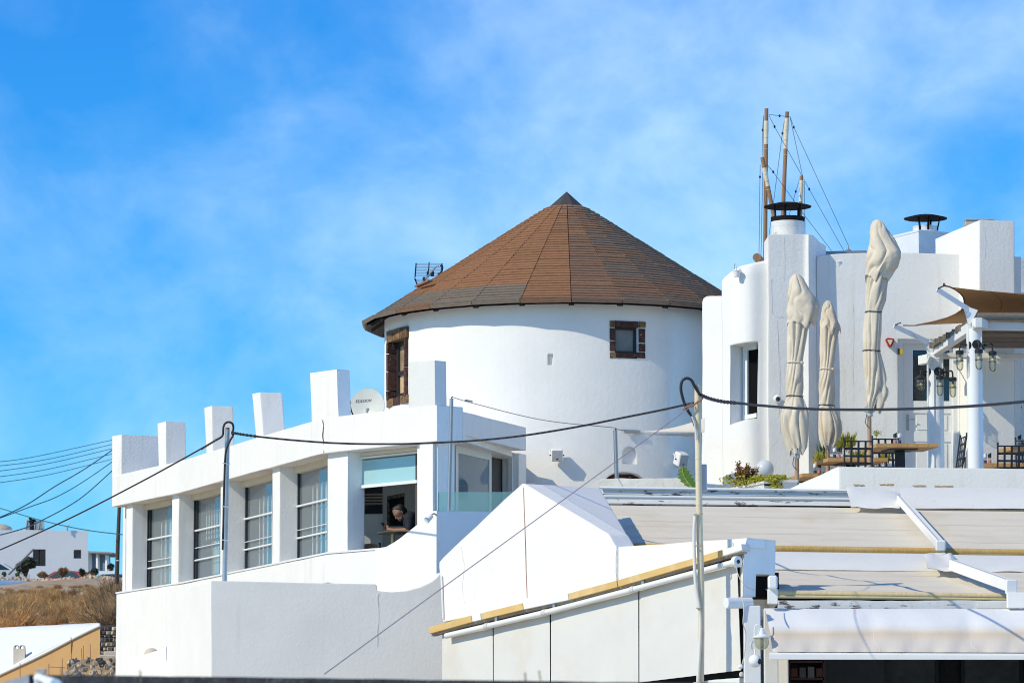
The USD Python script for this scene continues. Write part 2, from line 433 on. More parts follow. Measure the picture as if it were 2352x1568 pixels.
# ================================================================ WINDMILL: round white tower under a wooden cone
TX, TY = P(1302, 750, 78)[0], 78.0
TR, RR = 3.29, 3.69
Z_EAVE = P(830, 750, 78)[2]
mill = Thing('windmill', 'round white windmill tower with conical brown slatted wooden roof', 'windmill')
def tower_pt(px, y, dr=0.0):
    """The point on the front of the round wall that shows at (px, y)."""
    d = ray(px, y); o = np.array([-TX, -TY]); r = TR + dr
    a, b, c = d[:2] @ d[:2], 2 * (d[:2] @ o), o @ o - r * r
    disc = max(b * b - 4 * a * c, 0.0)
    t = (-b - math.sqrt(disc)) / (2 * a)
    return np.array([d[0] * t, d[1] * t, CAMZ + d[2] * t])
def tower_frame(px, y):
    p = tower_pt(px, y); n = np.array([p[0] - TX, p[1] - TY, 0]); n /= np.linalg.norm(n)
    return p, np.array([-n[1], n[0], 0]), np.array([0, 0, 1.0]), n     # u points right as seen from outside
mf = manifold3d.Manifold
cs = manifold3d.CrossSection.circle(TR, 160) - manifold3d.CrossSection.circle(TR - .5, 120)
tw = mf.extrude(cs, Z_EAVE + .12 - 4.5).translate([TX, TY, 4.5])
cuts = []
def cutbox(px, y0, y1, w, deep=0.9):
    p, u, z, n = tower_frame(px, (y0 + y1) / 2)
    hz = (y1 - y0) * PX(p[1])
    R = np.stack([u, n, z], 1)
    return p, u, z, n, w, hz, R
# openings: (centre x, top y, bottom y, width in metres)
OPEN = {'left': cutbox(911.5, 774, 916, 0.90), 'right': cutbox(1439, 750, 811, 0.42), 'slot': cutbox(1264.5, 813, 838, 0.085)}
for k, (p, u, z, n, w, hz, R) in OPEN.items():
    deep = 0.75 if k != 'slot' else 0.18
    b = box(p + n * (0.3 - deep / 2), (w, deep + .6 - (0 if k != 'slot' else .25), hz), R)
    cuts.append(mf(manifold3d.Mesh(b[0].astype(np.float32), b[1].astype(np.uint32))))
# arched niche and the low arch above the little wall
def arch_cut(px, ytop, ybot, halfw, depth):
    p, u, z, n = tower_frame(px, ybot)
    h = (ybot - ytop) * PX(p[1])
    pts = [(-halfw, 0), (halfw, 0)]
    sh = max(h - halfw, h * .55)
    pts += [(halfw * math.cos(t), sh + (h - sh) * math.sin(t)) for t in np.linspace(0, math.pi, 14)]
    pp = [p + u * a + z * b + n * .2 for a, b in pts]
    m = prism(pp, -n * (depth + .2))
    tm = trimesh.Trimesh(*m, process=True)
    return mf(manifold3d.Mesh(np.asarray(tm.vertices, np.float32), np.asarray(tm.faces, np.uint32)))
cuts.append(arch_cut(1446.5, 1026, 1065, .125, .05))
cuts.append(arch_cut(1437, 1084, 1135, .36, .16))
for c in cuts:
    tw = tw - c
tm_ = tw.refine_to_length(.16).to_mesh()
tv_ = np.array(tm_.vert_properties[:, :3], float)
dd = np.stack([meshkit.fbm(tv_ * .7 + 5 * k, 3, k) - .5 for k in range(3)], 1) * .02
twall = mill.part('wall', (tv_ + dd * [1, 1, .3], np.array(tm_.tri_verts)), PLASTER_R, 35)

# --- roof: 26 facets of lapped slats
NF, NROW = 26, 40
PH = math.radians(0.5)
R_TOP, Z_TOP = 0.34, P(1302, 480, 78)[2] + .02
def hip(k, r):
    t = PH + k * 2 * math.pi / NF
    return np.array([TX + r * math.sin(t), TY - r * math.cos(t)])
def roofz(r):
    q = (RR - r) / (RR - R_TOP)
    return Z_EAVE + (Z_TOP - Z_EAVE) * q
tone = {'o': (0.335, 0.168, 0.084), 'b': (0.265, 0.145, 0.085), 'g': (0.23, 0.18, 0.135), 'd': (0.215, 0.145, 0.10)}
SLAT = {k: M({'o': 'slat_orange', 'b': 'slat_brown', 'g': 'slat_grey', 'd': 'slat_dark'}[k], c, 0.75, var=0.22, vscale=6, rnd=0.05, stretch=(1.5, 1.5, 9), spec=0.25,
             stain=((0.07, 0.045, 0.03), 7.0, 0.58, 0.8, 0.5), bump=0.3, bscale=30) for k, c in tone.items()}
DARKWOOD = M('dark_wood', (0.045, 0.038, 0.032), 0.8, var=0.3, vscale=8)
deck_v = [np.array([*hip(k, RR - .06), roofz(RR - .06) - .05]) for k in range(NF)] + [np.array([*hip(k, R_TOP - .05), roofz(R_TOP - .05) - .05]) for k in range(NF)]
deck_f = []
for k in range(NF):
    a, b, c, d = k, (k + 1) % NF, NF + (k + 1) % NF, NF + k
    deck_f += [[a, b, c], [a, c, d]]
dk = cat([(np.array(deck_v), np.array(deck_f)), (np.array(deck_v) - [0, 0, .03], np.array(deck_f)[:, ::-1])])
roof = mill.part('roof', dk, DARKWOOD, False)
slope = np.array([RR - R_TOP, Z_TOP - Z_EAVE]); sl = np.linalg.norm(slope); slope /= sl     # inward, upward
rs = np.linspace(RR, R_TOP, NROW + 1)
def slat(k, i):
    """One lapped board: butt end proud by its thickness, upper edge tucked under the next."""
    r1, r2 = rs[i], rs[i + 1] - .035
    t = .027 if i else .05
    if i == 0:
        r2 = rs[1] - .03
    jz = rng.normal(0, .0025)
    gap = .006
    out = []
    for r, lift in ((r1, 0.0), (r2, 0.0)):
        for dz in (-.022, t) if r == r1 else (-.03, -.004):
            for kk, e in ((k, gap), (k + 1, -gap)):
                h0, h1 = hip(k, r), hip(k + 1, r)
                q = h0 + (h1 - h0) * (0.5 + (np.sign(-e) * 0.5) * (1 - abs(e) * 2 / max(np.linalg.norm(h1 - h0), .05)))
                mid = (h0 + h1) / 2 - np.array([TX, TY]); mid /= np.linalg.norm(mid)
                nrm = np.array([mid[0] * slope[1], mid[1] * slope[1], slope[0]])
                out.append(np.array([q[0], q[1], roofz(r)]) + nrm * (dz + jz))
    a = out
    return hexa([a[0], a[1], a[5], a[4], a[2], a[3], a[7], a[6]])
rest = {m: [] for m in SLAT}
front = []
for k in range(NF):
    kk = (k + 13) % NF - 13              # facets either side of the middle: -13 .. 12
    for i in range(NROW):
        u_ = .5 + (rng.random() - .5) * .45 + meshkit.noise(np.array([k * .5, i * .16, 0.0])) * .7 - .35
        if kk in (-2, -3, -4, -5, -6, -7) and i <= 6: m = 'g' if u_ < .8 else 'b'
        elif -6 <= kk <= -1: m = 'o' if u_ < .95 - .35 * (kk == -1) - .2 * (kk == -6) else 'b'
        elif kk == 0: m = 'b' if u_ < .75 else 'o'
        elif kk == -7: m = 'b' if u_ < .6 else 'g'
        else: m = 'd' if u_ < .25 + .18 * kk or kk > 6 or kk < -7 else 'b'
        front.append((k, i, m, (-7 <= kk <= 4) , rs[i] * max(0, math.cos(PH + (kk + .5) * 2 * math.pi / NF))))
order = sorted([f for f in front if f[3]], key=lambda f: -f[4])[:300]
chosen = {(f[0], f[1]) for f in order}
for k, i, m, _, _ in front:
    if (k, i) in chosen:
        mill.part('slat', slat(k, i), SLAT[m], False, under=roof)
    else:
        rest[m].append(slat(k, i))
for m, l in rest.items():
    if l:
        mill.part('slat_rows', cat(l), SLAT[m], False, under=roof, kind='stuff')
# one slat that has come loose near the left eave
lp = np.array([*(hip(-5, rs[9]) * .45 + hip(-4, rs[9]) * .55), roofz(rs[9])])
hd = np.append(hip(-4, 1) - hip(-5, 1), 0); hd /= np.linalg.norm(hd)
mill.part('slat', beam(lp - hd * .28 + [0, -.03, .09], lp + hd * .25 + [0, -.06, .13], .09, .03), SLAT['b'], False, under=roof, label='loose slat lifted off the roof near the left eave')
for k in range(NF):
    p0, p1 = hip(k, TR - .15), hip(k, RR - .13)
    a, b = np.array([*p0, roofz(TR - .15) - .115]), np.array([*p1, roofz(RR - .13) - .105])
    mill.part('rafter', beam(a, b, .095, .085), DARKWOOD, False, under=roof)
# lead cap
capz = P(1302, 484, 78)[2]
cv = [np.array([TX + .395 * math.sin(math.radians(19 + 45 * k)), TY - .395 * math.cos(math.radians(19 + 45 * k)), capz]) for k in range(8)] + [np.array([TX, TY, P(1302, 440, 78)[2]]), np.array([TX, TY, capz])]
cf = []
for k in range(8):
    cf += [[k, (k + 1) % 8, 8], [(k + 1) % 8, k, 9]]
CAPM = M('cap_slate', (0.055, 0.053, 0.05), 0.75, var=0.2, vscale=9, bevel=0.02, bump=0.2)
mill.part('cap', (np.array(cv), np.array(cf)), CAPM, False, under=roof)
skirt = lathe([(.395, -.03), (.40, -.03), (.40, .004), (.36, .004)], (TX, TY, capz), 8, rotz(math.radians(19 + 45 * 2 - 90)))
mill.part('cap_rim', skirt, CAPM, False, under=roof)

# --- stone surrounds and frames
STONE_R = M('red_stone', (0.072, 0.038, 0.033), 0.95, var=0.5, vscale=14, bump=0.9, bscale=24, rnd=0.35, spec=0.15, stain=((0.55, 0.48, 0.40), 17, 0.62, 0.70, 0.8), bevel=0.012)
STONE_T = M('tan_stone', (0.19, 0.115, 0.06), 0.95, var=0.55, vscale=12, bump=0.9, bscale=20, rnd=0.3, spec=0.15, stain=((0.05, 0.04, 0.035), 9, 0.50, 0.66, 0.9), bevel=0.012)
def stone(c, u, z, n, w, h, d, j=.006):
    q = []
    for a in (-.5, .5):
        for b in (-.5, .5):
            for e in (-.5, .5):
                base = np.array(c) + u * (a * w) + z * (b * h) + n * (e * d)
                for _ in range(2):
                    q.append(base - u * np.sign(a) * rng.uniform(0, j * 2) - z * np.sign(b) * rng.uniform(0, j * 2) - n * np.sign(e) * rng.uniform(0, j))
    return hull(q)
def surround(px, y):
    return tower_frame(px, y)
# right window
p, u, z, n, w, hz, R = OPEN['right']
sur = mill.part('window', cat([box(p + n * -.12 + u * (s * (w / 2 - .02)), (.045, .05, hz), R) for s in (-1, 1)] + [box(p + n * -.12 + z * (s * (hz / 2 - .022)), (w - .085, .048, .044), R) for s in (-1, 1)]), DARKFRAME, False)
mill.part('pane', box(p + n * -.135, (w - .08, .008, hz - .08), R), M('dusty_pane', (0.20, 0.20, 0.18), 0.25, var=0.2, vscale=6, spec=0.6), False, under=sur)
def stones_for(spec, win, depth, base_off=0.0):
    for (x0, y0, x1, y1, mt) in spec:
        cx, cy = (x0 + x1) / 2, (y0 + y1) / 2
        q, uu, zz, nn = tower_frame(cx, cy)
        k = PX(q[1])
        foreshort = max(abs(nn[1]), .25)
        mill.part('stone', stone(q + nn * (.012 - depth / 2 + base_off), uu, zz, nn, (x1 - x0) * k / foreshort * 1.0, (y1 - y0) * k * 1.0, depth, .004), mt, False, under=win)
stones_for([(1400, 736, 1412, 752, STONE_T), (1412, 737, 1467, 752, STONE_R), (1467, 738, 1483, 753, STONE_T), (1400, 753, 1413, 782, STONE_R), (1400, 783, 1413, 807, STONE_R),
            (1466, 754, 1482, 788, STONE_R), (1466, 789, 1482, 808, STONE_R), (1400, 808, 1414, 823, STONE_T), (1414, 810, 1464, 823, STONE_R), (1464, 809, 1482, 823, STONE_R)], sur, .16)
# tall window at the left edge of the tower
p, u, z, n, w, hz, R = OPEN['left']
lw = mill.part('window', cat([box(p + n * -.175 + u * (s * (w / 2 - .11)), (.07, .07, hz * .93), R) for s in (-1, 1)] + [box(p + n * -.175 + z * (q * hz), (w - .29, .066, .07), R) for q in (-.425, -.06, .425)]), DARKFRAME, False)
mill.part('pane', box(p + n * -.19 + z * (-.245 * hz), (w - .28, .01, hz * .34), R), M('amber_blind', (0.60, 0.42, 0.24), 0.5, var=0.25, vscale=4), False, under=lw, label='lower pane with a pale amber blind behind')
mill.part('pane', box(p + n * -.19 + z * (.18 * hz), (w - .28, .01, hz * .42), R), M('amber_dark', (0.34, 0.24, 0.15), 0.4, var=0.3, vscale=4), False, under=lw)
zc = p[2]
jl = [(-.5, -.34, STONE_R), (-.34, -.02, STONE_R), (-.02, .27, STONE_R), (.27, .46, STONE_R)]
for s, th in ((-1, .10), (1, .085)):
    for a, b, mt in jl:
        mill.part('stone', stone(p + u * (s * (w / 2 - th / 2 + .02)) + z * ((a + b) / 2 * hz) + n * (-.075 if s < 0 else -.05), u, z, n, th, (b - a) * hz * .98, .20 if s < 0 else .15), mt, False, under=lw)
for i in range(3):
    mill.part('stone', stone(p + u * ((i - 1) * .33) + z * (hz / 2 + .055) + n * -.078, u, z, n, .32, .21, .19), STONE_T, False, under=lw)
    mill.part('stone', stone(p + u * ((i - 1) * .33) + z * (-hz / 2 - .045) + n * -.078, u, z, n, .32, .15, .18), STONE_T if i != 1 else STONE_R, False, under=lw)
# plaster-coloured back of the slot, dark stone face inside the low arch
p, u, z, n, w, hz, R = OPEN['slot']
mill.part('slot_back', box(p + n * -.10, (w * 1.05, .02, hz), R), M('tan_board', (0.35, 0.25, 0.15), 0.8, var=0.2), False)
q, uu, zz, nn = tower_frame(1437, 1110)
for i in range(7):
    for r in range(3):
        mill.part('stone', stone(q + uu * (-.30 + i * .10 + (r % 2) * .04) + zz * (-.12 + r * .12) + nn * -.20, uu, zz, nn, .10, .115, .12), STONE_R, False)
mill.done((TX, TY, 4.5))

# ================================================================ LOW RESTAURANT WING at the left
pts = [(258, 1164.8, 83.37), (410, 1133, 80.1), (553, 1093, 76.4), (742, 1041, 72.0), (1004, 1013, 69.85)]
FAC = np.array([P(*q)[:2] for q in pts])
def offs(d, ext0=0.0, ext1=0.0):
    """The facade line moved outward by d, with mitred corners."""
    p = FAC.copy()
    e = np.diff(p, axis=0); e /= np.linalg.norm(e, axis=1, keepdims=True)
    nrm = np.stack([e[:, 1], -e[:, 0]], 1)
    out = [p[0] + nrm[0] * d - e[0] * ext0]
    for i in range(1, len(p) - 1):
        m = nrm[i - 1] + nrm[i]; m /= np.linalg.norm(m)
        out.append(p[i] + m * d / (m @ nrm[i]))
    out.append(p[-1] + nrm[-1] * d + e[-1] * ext1)
    return np.array(out)
ZB, ZT = P(1004, 1013, 69.85)[2], P(1000, 930, 69.87)[2]
ZS, ZL = P(890, 1259, 70.75)[2], P(890, 1045, 71.1)[2]
WALLO = -.10       # wall and pillar faces stand a little behind the beam's face
def strip(d1, d2, z1, z2, ext0=0.0, ext1=0.0, seg=None):
    a, b = offs(d1, ext0, ext1), offs(d2, ext0, ext1)
    if seg is not None:
        a, b = a[seg], b[seg]
    poly = list(a) + list(b[::-1])
    return prism([(x, y, z1) for x, y in poly], (0, 0, z2 - z1))
wing = Thing('restaurant_wing', 'long low white building with square merlons and a row of deep windows', 'building')
wing.part('wall', rough(strip(WALLO, WALLO - .34, 3.0, ZS), .22, .010), PLASTER, 30)
wing.part('beam', rough(strip(0, -.55, ZB, ZT, 0.02, 0.0), .22, .010), PLASTER, 30)
wing.part('sill', strip(WALLO + .018, WALLO - .30, ZS + .002, ZS + .032, 0, -.25), M('sill_paint', (0.77, 0.76, 0.73), 0.6, var=0.05, streak=((0.45, 0.40, 0.34), 3, 0.55, 0.8, 0.5)), 30)
# where a picture x meets the face at offset d: returns plan point, along and inward directions
def on_face(x, d, y=1150):
    a = offs(d, 3.0, 1.0)
    for i in range(len(a) - 1):
        o, e = a[i], a[i + 1] - a[i]
        u = ray(x, y)[:2]
        mtx = np.array([u, -e]).T
        t, s = np.linalg.solve(mtx, o)
        if -1e-6 <= s <= 1 + 1e-6 and t > 0:
            e = e / np.linalg.norm(e)
            return u * t, e, np.array([-e[1], e[0]])
    raise ValueError(x)
def pillar(xa, xb, d=WALLO, deep=.36, z1=None, z2=None, taper=0.0):
    (a, ea, ia), (b, eb, ib) = on_face(xa, d), on_face(xb, d)
    z1, z2 = ZS if z1 is None else z1, ZB if z2 is None else z2
    lo = [a, b, b + ib * deep, a + ib * deep]
    return hexa([np.array([*q, z1]) for q in lo] + [np.array([*q, z2]) for q in lo])
for xa, xb in ((290.6, 305.3), (395, 411.3), (506.6, 523), (625.6, 642.5), (752.5, 799), (958, 1005.5)):
    wing.part('pillar', rough(pillar(xa, xb, z1=ZS - .02, z2=ZB + .02), .2, .008), PLASTER, 30)
# merlons: (left base x, left top x, right base x, right top x, side base x, side top x, top y left, top y right)
def merlon(fl, fr, sd, y_l, y_r):
    """fl, fr: (base x, top x) of the face's two edges on the beam's face; sd: (base x, top x) of the far edge of its right side."""
    (a, e, i), (b, e2, i2) = on_face(fl[0], -.01, 1000), on_face(fr[0], -.01, 1000)
    (at, *_), (bt, *_) = on_face(fl[1], -.01, 950), on_face(fr[1], -.01, 950)
    dep = lambda base, x0, x1: abs(x1 - x0) * PX(base[1]) / max(abs(i2[0]) - abs(i2[1]) * (x1 - CX) / F, .3)
    db, dt = dep(b, fr[0], sd[0]), dep(bt, fr[1], sd[1])
    zl, zr = P(fl[1], y_l, at[1])[2], P(fr[1], y_r, bt[1])[2]
    lo = [a, b, b + i2 * db, a + i2 * db]; hi = [at, bt, bt + i2 * dt, at + i2 * dt]
    zz = [zl, zr, zr, zl]
    return hexa([np.array([*q, ZT - .01]) for q in lo] + [np.array([*q, w_]) for q, w_ in zip(hi, zz)])
for args in (((258.5, 258.5), (280.4, 280.4), (380, 378), 1001.5, 998), ((365.7, 361.8), (382.7, 381.3), (429, 425.7), 972, 967.5), ((475, 469), (490, 486.6), (538.8, 535), 936.6, 931.7),
             ((588.5, 579), (605.4, 597.4), (655.8, 647.7), 904, 900)):
    wing.part('merlon', rough(merlon(*args), .16, .008), PLASTER, 30)
# the merlon on the bend, and the tall one at the right corner
m5 = []
a0, _, i0 = on_face(716, -.01, 960); k0 = offs(-.01)[3]; b0, _, i1 = on_face(778.6, -.01, 950)
a1, b1 = on_face(712, -.01, 900)[0], on_face(773.8, -.01, 900)[0]
z5a, z5 = P(712, 857, a1[1])[2], P(773.8, 848, b1[1])[2]
dp5 = .27
lo = [a0, k0, b0, b0 + i1 * dp5, k0 + (i0 + i1) / 2 * dp5, a0 + i0 * dp5]
k1 = k0 + (a1 - a0) * .6
hi = [a1, k1, b1, b1 + i1 * dp5, k1 + (i0 + i1) / 2 * dp5, a1 + i0 * dp5]
v = np.array([[*q, ZT - .01] for q in lo] + [[*q, z5a if i in (0, 5) else z5] for i, q in enumerate(hi)])
wing.part('merlon', rough(hull(v), .16, .008), PLASTER, 30)
wing.part('merlon', rough(merlon((939.8, 939.8), (1000, 999), (1026, 1024.4), 831, 827.6), .16, .008), M('dull_plaster', (0.72, 0.70, 0.655), 0.88, var=0.04, vscale=1.3, bump=0.28, bscale=22, bevel=0.03, spec=0.2), 30)
# crack where the bend is
kx = offs(.004)[3]
CRACK = M('crack', (0.06, 0.04, 0.03), 0.9)
cpath = [np.array([kx[0] + dx, kx[1] - .012, z_]) for dx, z_ in ((-.02, ZT - .02), (.015, ZT - .12), (-.01, ZT - .3), (.02, ZT - .42), (.005, ZB + .22), (.03, ZB + .1), (.02, ZB + .01))]
wing.part('crack', tube(cpath, [.004, .009, .007, .008, .006, .008, .012], 5), CRACK, True)
HAIR = M('hairline', (0.56, 0.50, 0.43), 0.9)
def crack(t, pl, px, r=.003, off=.004):
    q = []
    for (x0, y0), (x1, y1) in zip(px[:-1], px[1:]):
        for s in np.linspace(0, 1, 5, endpoint=False):
            q.append(pl.at(x0 + (x1 - x0) * s + rng.normal(0, .5), y0 + (y1 - y0) * s + rng.normal(0, .5), off))
    t.part('crack', tube(q, r * .7 * rng.uniform(.4, 1.4, len(q)), 4), HAIR, True)
# --- roof, floor, end and back walls so that the inside is dark
S_end = P(1209, 1034, 73.6)[:2]
fp = list(offs(-.2)) + [S_end + [-.25, .1], np.array([-.4, 76.2]), np.array([-1.2, 80.0]), FAC[0] + [5.0, 2.0], FAC[0] + [.2, .1]]
wing.part('roof', prism([(x, y, ZB + .10) for x, y in fp], (0, 0, .25)), PLASTER, False)
Z_FLOOR = P(900, 1225, 71.3)[2] - .75
INT_W = M('interior_wall', (0.52, 0.51, 0.49), 0.8, var=0.05, vscale=2, streak=((0.42, 0.41, 0.39), 8, 0.45, 0.6, 0.6))
INT_F = M('interior_floor', (0.25, 0.23, 0.2), 0.6, var=0.1)
fp2 = list(offs(-.46)) + [S_end + [-.35, .1], np.array([-.4, 76.0]), np.array([-1.2, 79.8]), FAC[0] + [4.9, 1.9], FAC[0] + [.5, .25]]
wing.part('floor', prism([(x, y, Z_FLOOR - .2) for x, y in fp2], (0, 0, .2)), INT_F, False)
bk = [FAC[0] + [.25, .12], FAC[0] + [4.9, 1.9], np.array([-1.1, 79.8]), np.array([-.35, 76.2])]
for a, b in zip(bk[:-1], bk[1:]):
    e = (b - a) / np.linalg.norm(b - a); nn_ = np.array([-e[1], e[0]])
    q = [a, b, b + nn_ * .2, a + nn_ * .2]
    wing.part('back_wall', hexa([np.array([*c, 3.2]) for c in q] + [np.array([*c, ZB + .10]) for c in q]), PLASTER if a is bk[0] else INT_W, False)
# --- four glazed windows with rails
CURT = M('curtain_white', (0.72, 0.72, 0.70), 0.7, var=0.05)
RAILM = M('rail_white', (0.78, 0.78, 0.76), 0.4)
PANE = glass('window_glass', tint=(0.84, 0.88, 0.88), ior=1.75, body=(0.72, 0.78, 0.80), bodyfac=0.10)
def face_frame(x0, x1, d):
    (a, e, i), (b, *_r2) = on_face(x0, d, 1200), on_face(x1, d, 1200)
    e = (b - a); L = np.linalg.norm(e); e /= L
    return a, e, np.array([-e[1], e[0]]), L
for wi, (x0, x1) in enumerate(((340, 397), (448, 508), (561, 627.5), (680, 754))):
    a, e, inn, L = face_frame(x0, x1, WALLO - .33)
    L += .10
    h = ZL - ZS - .03
    E3, I3, Z3 = np.array([*e, 0]), np.array([*inn, 0]), np.array([0, 0, 1.0])
    R = np.stack([E3, I3, Z3], 1)
    o = np.array([*a, ZS + .032])
    win = wing.part('window', cat([box(o + E3 * .03 + Z3 * h / 2, (.06, .07, h), R), box(o + E3 * .105 + Z3 * h / 2 + I3 * .012, (.045, .05, h), R), box(o + E3 * (L - .03) + Z3 * h / 2, (.06, .07, h), R),
                                   box(o + E3 * L / 2 + Z3 * .025 + I3 * .01, (L - .12, .05, .05), R)]), DARKFRAME, False)
    wing.part('head', box(o + E3 * L / 2 + Z3 * (h + (ZB - ZL) / 2) - I3 * .02, (L + .35, .13, ZB - ZL - .004), R), CREAM, False, under=win)
    wing.part('pane', box(o + E3 * (L / 2 + .05) + Z3 * (h / 2 + .02) + I3 * .03, (L - .15, .006, h - .05), R), PANE, False, under=win)
    for q, r_ in ((.63, .020), (.27, .018)) + (((.42, .009),) if wi == 1 else ((.36, .007),)):
        wing.part('rail', cyl(o + E3 * .02 + Z3 * h * q - I3 * .01, o + E3 * (L - .02) + Z3 * h * q - I3 * .01, r_, n=8), RAILM, True, under=win)
    if wi != 1:
        strips = [box(o + E3 * (L * .35 + k * .125) + Z3 * (h * .44 + (0.05 if k % 3 else 0)) + I3 * (.09 + .03 * (k % 2)), (.055, .006, h * .80), R) for k in range(int((L * .75) / .125))]
    else:
        strips = [box(o + E3 * (L * .2 + k * .16) + Z3 * h * (.72) + I3 * .12, (.06, .006, h * .42), R) for k in range(int(L * .8 / .16))] + [box(o + E3 * L * .5 + Z3 * h * .25 + I3 * .35, (L * 1.1, .02, h * .52), R)]
    wing.part('curtain', cat(strips), CURT, False, under=win)
# --- the open window at the right: a tinted pane slid up, the inside visible below
a, e, inn, L = face_frame(818, 961, WALLO - .30)
E3, I3, Z3 = np.array([*e, 0]), np.array([*inn, 0]), np.array([0, 0, 1.0]); R = np.stack([E3, I3, Z3], 1)
o = np.array([*a, ZS]); h = ZL - ZS
yw = P(890, 1119, a[1])[2] - ZS
win = wing.part('window', cat([box(o + E3 * L / 2 + Z3 * (h + .02) - I3 * .01, (L, .05, .035), R), box(o + E3 * L / 2 + Z3 * yw - I3 * .012, (L, .06, .05), R)]), RAILM, False)
wing.part('head', box(o + E3 * L / 2 + Z3 * (h + .04 + (ZB - ZL - .04) / 2) + I3 * .02, (L + .2, .12, ZB - ZL - .05), R), CREAM, False, under=win)
TEAL = glass('teal_glass', tint=(0.45, 0.66, 0.68), ior=1.6, body=(0.42, 0.66, 0.68), bodyfac=0.80)
wing.part('pane', box(o + E3 * L / 2 + Z3 * (h + yw) / 2 + I3 * .01, (L - .01, .010, h - yw - .04), R), TEAL, False, under=win)
# inside, behind the open window
def inpl(Yv): return Plane(800, Yv, 980, Yv)
ip = inpl(74.4)
INT_D = M('interior_dark', (0.035, 0.035, 0.038), 0.7, var=0.2)
wing.part('inner_wall', wall(ip, [(879, 1030), (1010, 1030), (1010, 1330), (879, 1330)], .12, holes=[[(889, 1208), (889, 1139), (929, 1131), (929, 1208)]]), INT_W, False)
wing.part('shutter_box', cat([wall(ip, [(790, 1030), (879, 1030), (879, 1131), (790, 1131)], .10, -.6), wall(ip, [(790, 1160), (879, 1158), (879, 1178), (790, 1180)], .10, -.6)] +
                             [wall(ip, [(790, 1131 + 7 * k), (879, 1130 + 7 * k), (879, 1132 + 7 * k), (790, 1133 + 7 * k)], .05, -.65) for k in range(4)]), INT_D, False)
wing.part('half_wall', wall(ip, [(790, 1180), (879, 1180), (879, 1340), (790, 1340)], .2, -.3), M('interior_white', (0.78, 0.77, 0.75), 0.8), False)
nb = wing.part('niche', wall(ip, [(884, 1132), (934, 1126), (934, 1212), (884, 1212)], .03, -.32), M('niche_dark', (0.03, 0.03, 0.03), 0.95, var=0.5, vscale=9, bump=.8), False)
STONE_D = M('grey_stone', (0.16, 0.155, 0.15), 0.95, var=0.5, vscale=16, bump=0.8, rnd=0.3)
for k in range(5):
    q = ip.at(892 + 8 * k, 1141 - 1.8 * k, -.06)
    wing.part('stone', stone(q, ip.e3(), np.array([0, 0, 1.]), ip.n3(), .058, .10, .12), STONE_D, False, under=nb)
for k in range(4):
    q = ip.at(892, 1158 + 14 * k, -.08)
    wing.part('stone', stone(q, ip.e3(), np.array([0, 0, 1.]), ip.n3(), .05, .10, .12), STONE_D, False, under=nb)
# --- right flank: beam running back to the windmill, sliding glass door
sp = Plane(1004, 69.85, 1209, 73.6, 1030)
R_S, R_T = 0.0, np.linalg.norm(P(1209, 1034, 73.6)[:2] - sp.o) - .02
def on_side(s0, s1, z0, z1, off, thick):
    """A slab of the flank, mitred where it would pass the front face."""
    m = lambda q: max(s0, .55 * abs(q) + .02)
    q = [sp.pt(m(off), z0, off), sp.pt(s1, z0, off), sp.pt(s1, z0, off - thick), sp.pt(m(off - thick), z0, off - thick)]
    return prism(q, (0, 0, z1 - z0))
zbs = P(1207, 1034, 73.6)[2]
wing.part('beam', rough(on_side(.012, R_T, zbs, ZT - .005, -.002, .55), .2, .008), PLASTER, 30)
wing.part('wall', rough(on_side(.02, .50, Z_FLOOR - .3, zbs - .002, -.10, .3), .2, .008), PLASTER, 30)
s_a, s_b = .62, sp.st(1176, 1100, -.42)[0]
zd = P(1176, 1041, sp.at(1176, 1041, -.42)[1])[2]
wing.part('wall', on_side(s_b + .004, R_T + .8, Z_FLOOR - .3, zbs - .002, -.30, .3), PLASTER, False)
wing.part('head', on_side(.4, s_b + .0, zd + .004, zbs - .004, -.36, .12), PLASTER, False)
ALU = M('white_aluminium', (0.70, 0.70, 0.66), 0.4, var=0.03)
door = wing.part('sliding_door', cat([on_side(.55, s_b, zd - .05, zd, -.40, .08), on_side(s_b - .05, s_b, Z_FLOOR, zd - .05, -.40, .08), on_side(.55, .62, Z_FLOOR, zd - .05, -.40, .08)]), ALU, False)
s_m = sp.st(1128, 1100, -.42)[0]; s_l = sp.st(1046, 1100, -.42)[0]
leaf = wing.part('leaf', cat([on_side(s_l, s_l + .11, Z_FLOOR, zd - .055, -.41, .04), on_side(s_m - .10, s_m, Z_FLOOR, zd - .055, -.41, .04), on_side(s_l + .11, s_m - .10, zd - .20, zd - .055, -.41, .04), on_side(s_l + .11, s_m - .10, Z_FLOOR, Z_FLOOR + .1, -.41, .04)]), ALU, False, under=door)
wing.part('pane', on_side(s_l + .11, s_m - .10, Z_FLOOR + .1, zd - .20, -.425, .008), glass('door_glass', tint=(0.55, 0.62, 0.62), ior=1.6, body=(0.30, 0.36, 0.36), bodyfac=0.35), False, under=door)
wing.part('inner_wall', on_side(.78, s_b + .6, Z_FLOOR, zbs, -.62, .08), M('interior_brown', (0.10, 0.088, 0.075), 0.8, var=0.1), False)
wing.part('roof_light', cyl(sp.pt(.25, ZT - .25, .0), sp.pt(.25, ZT - .25, .09), .03), WHITE_PL, True)
wing.done()
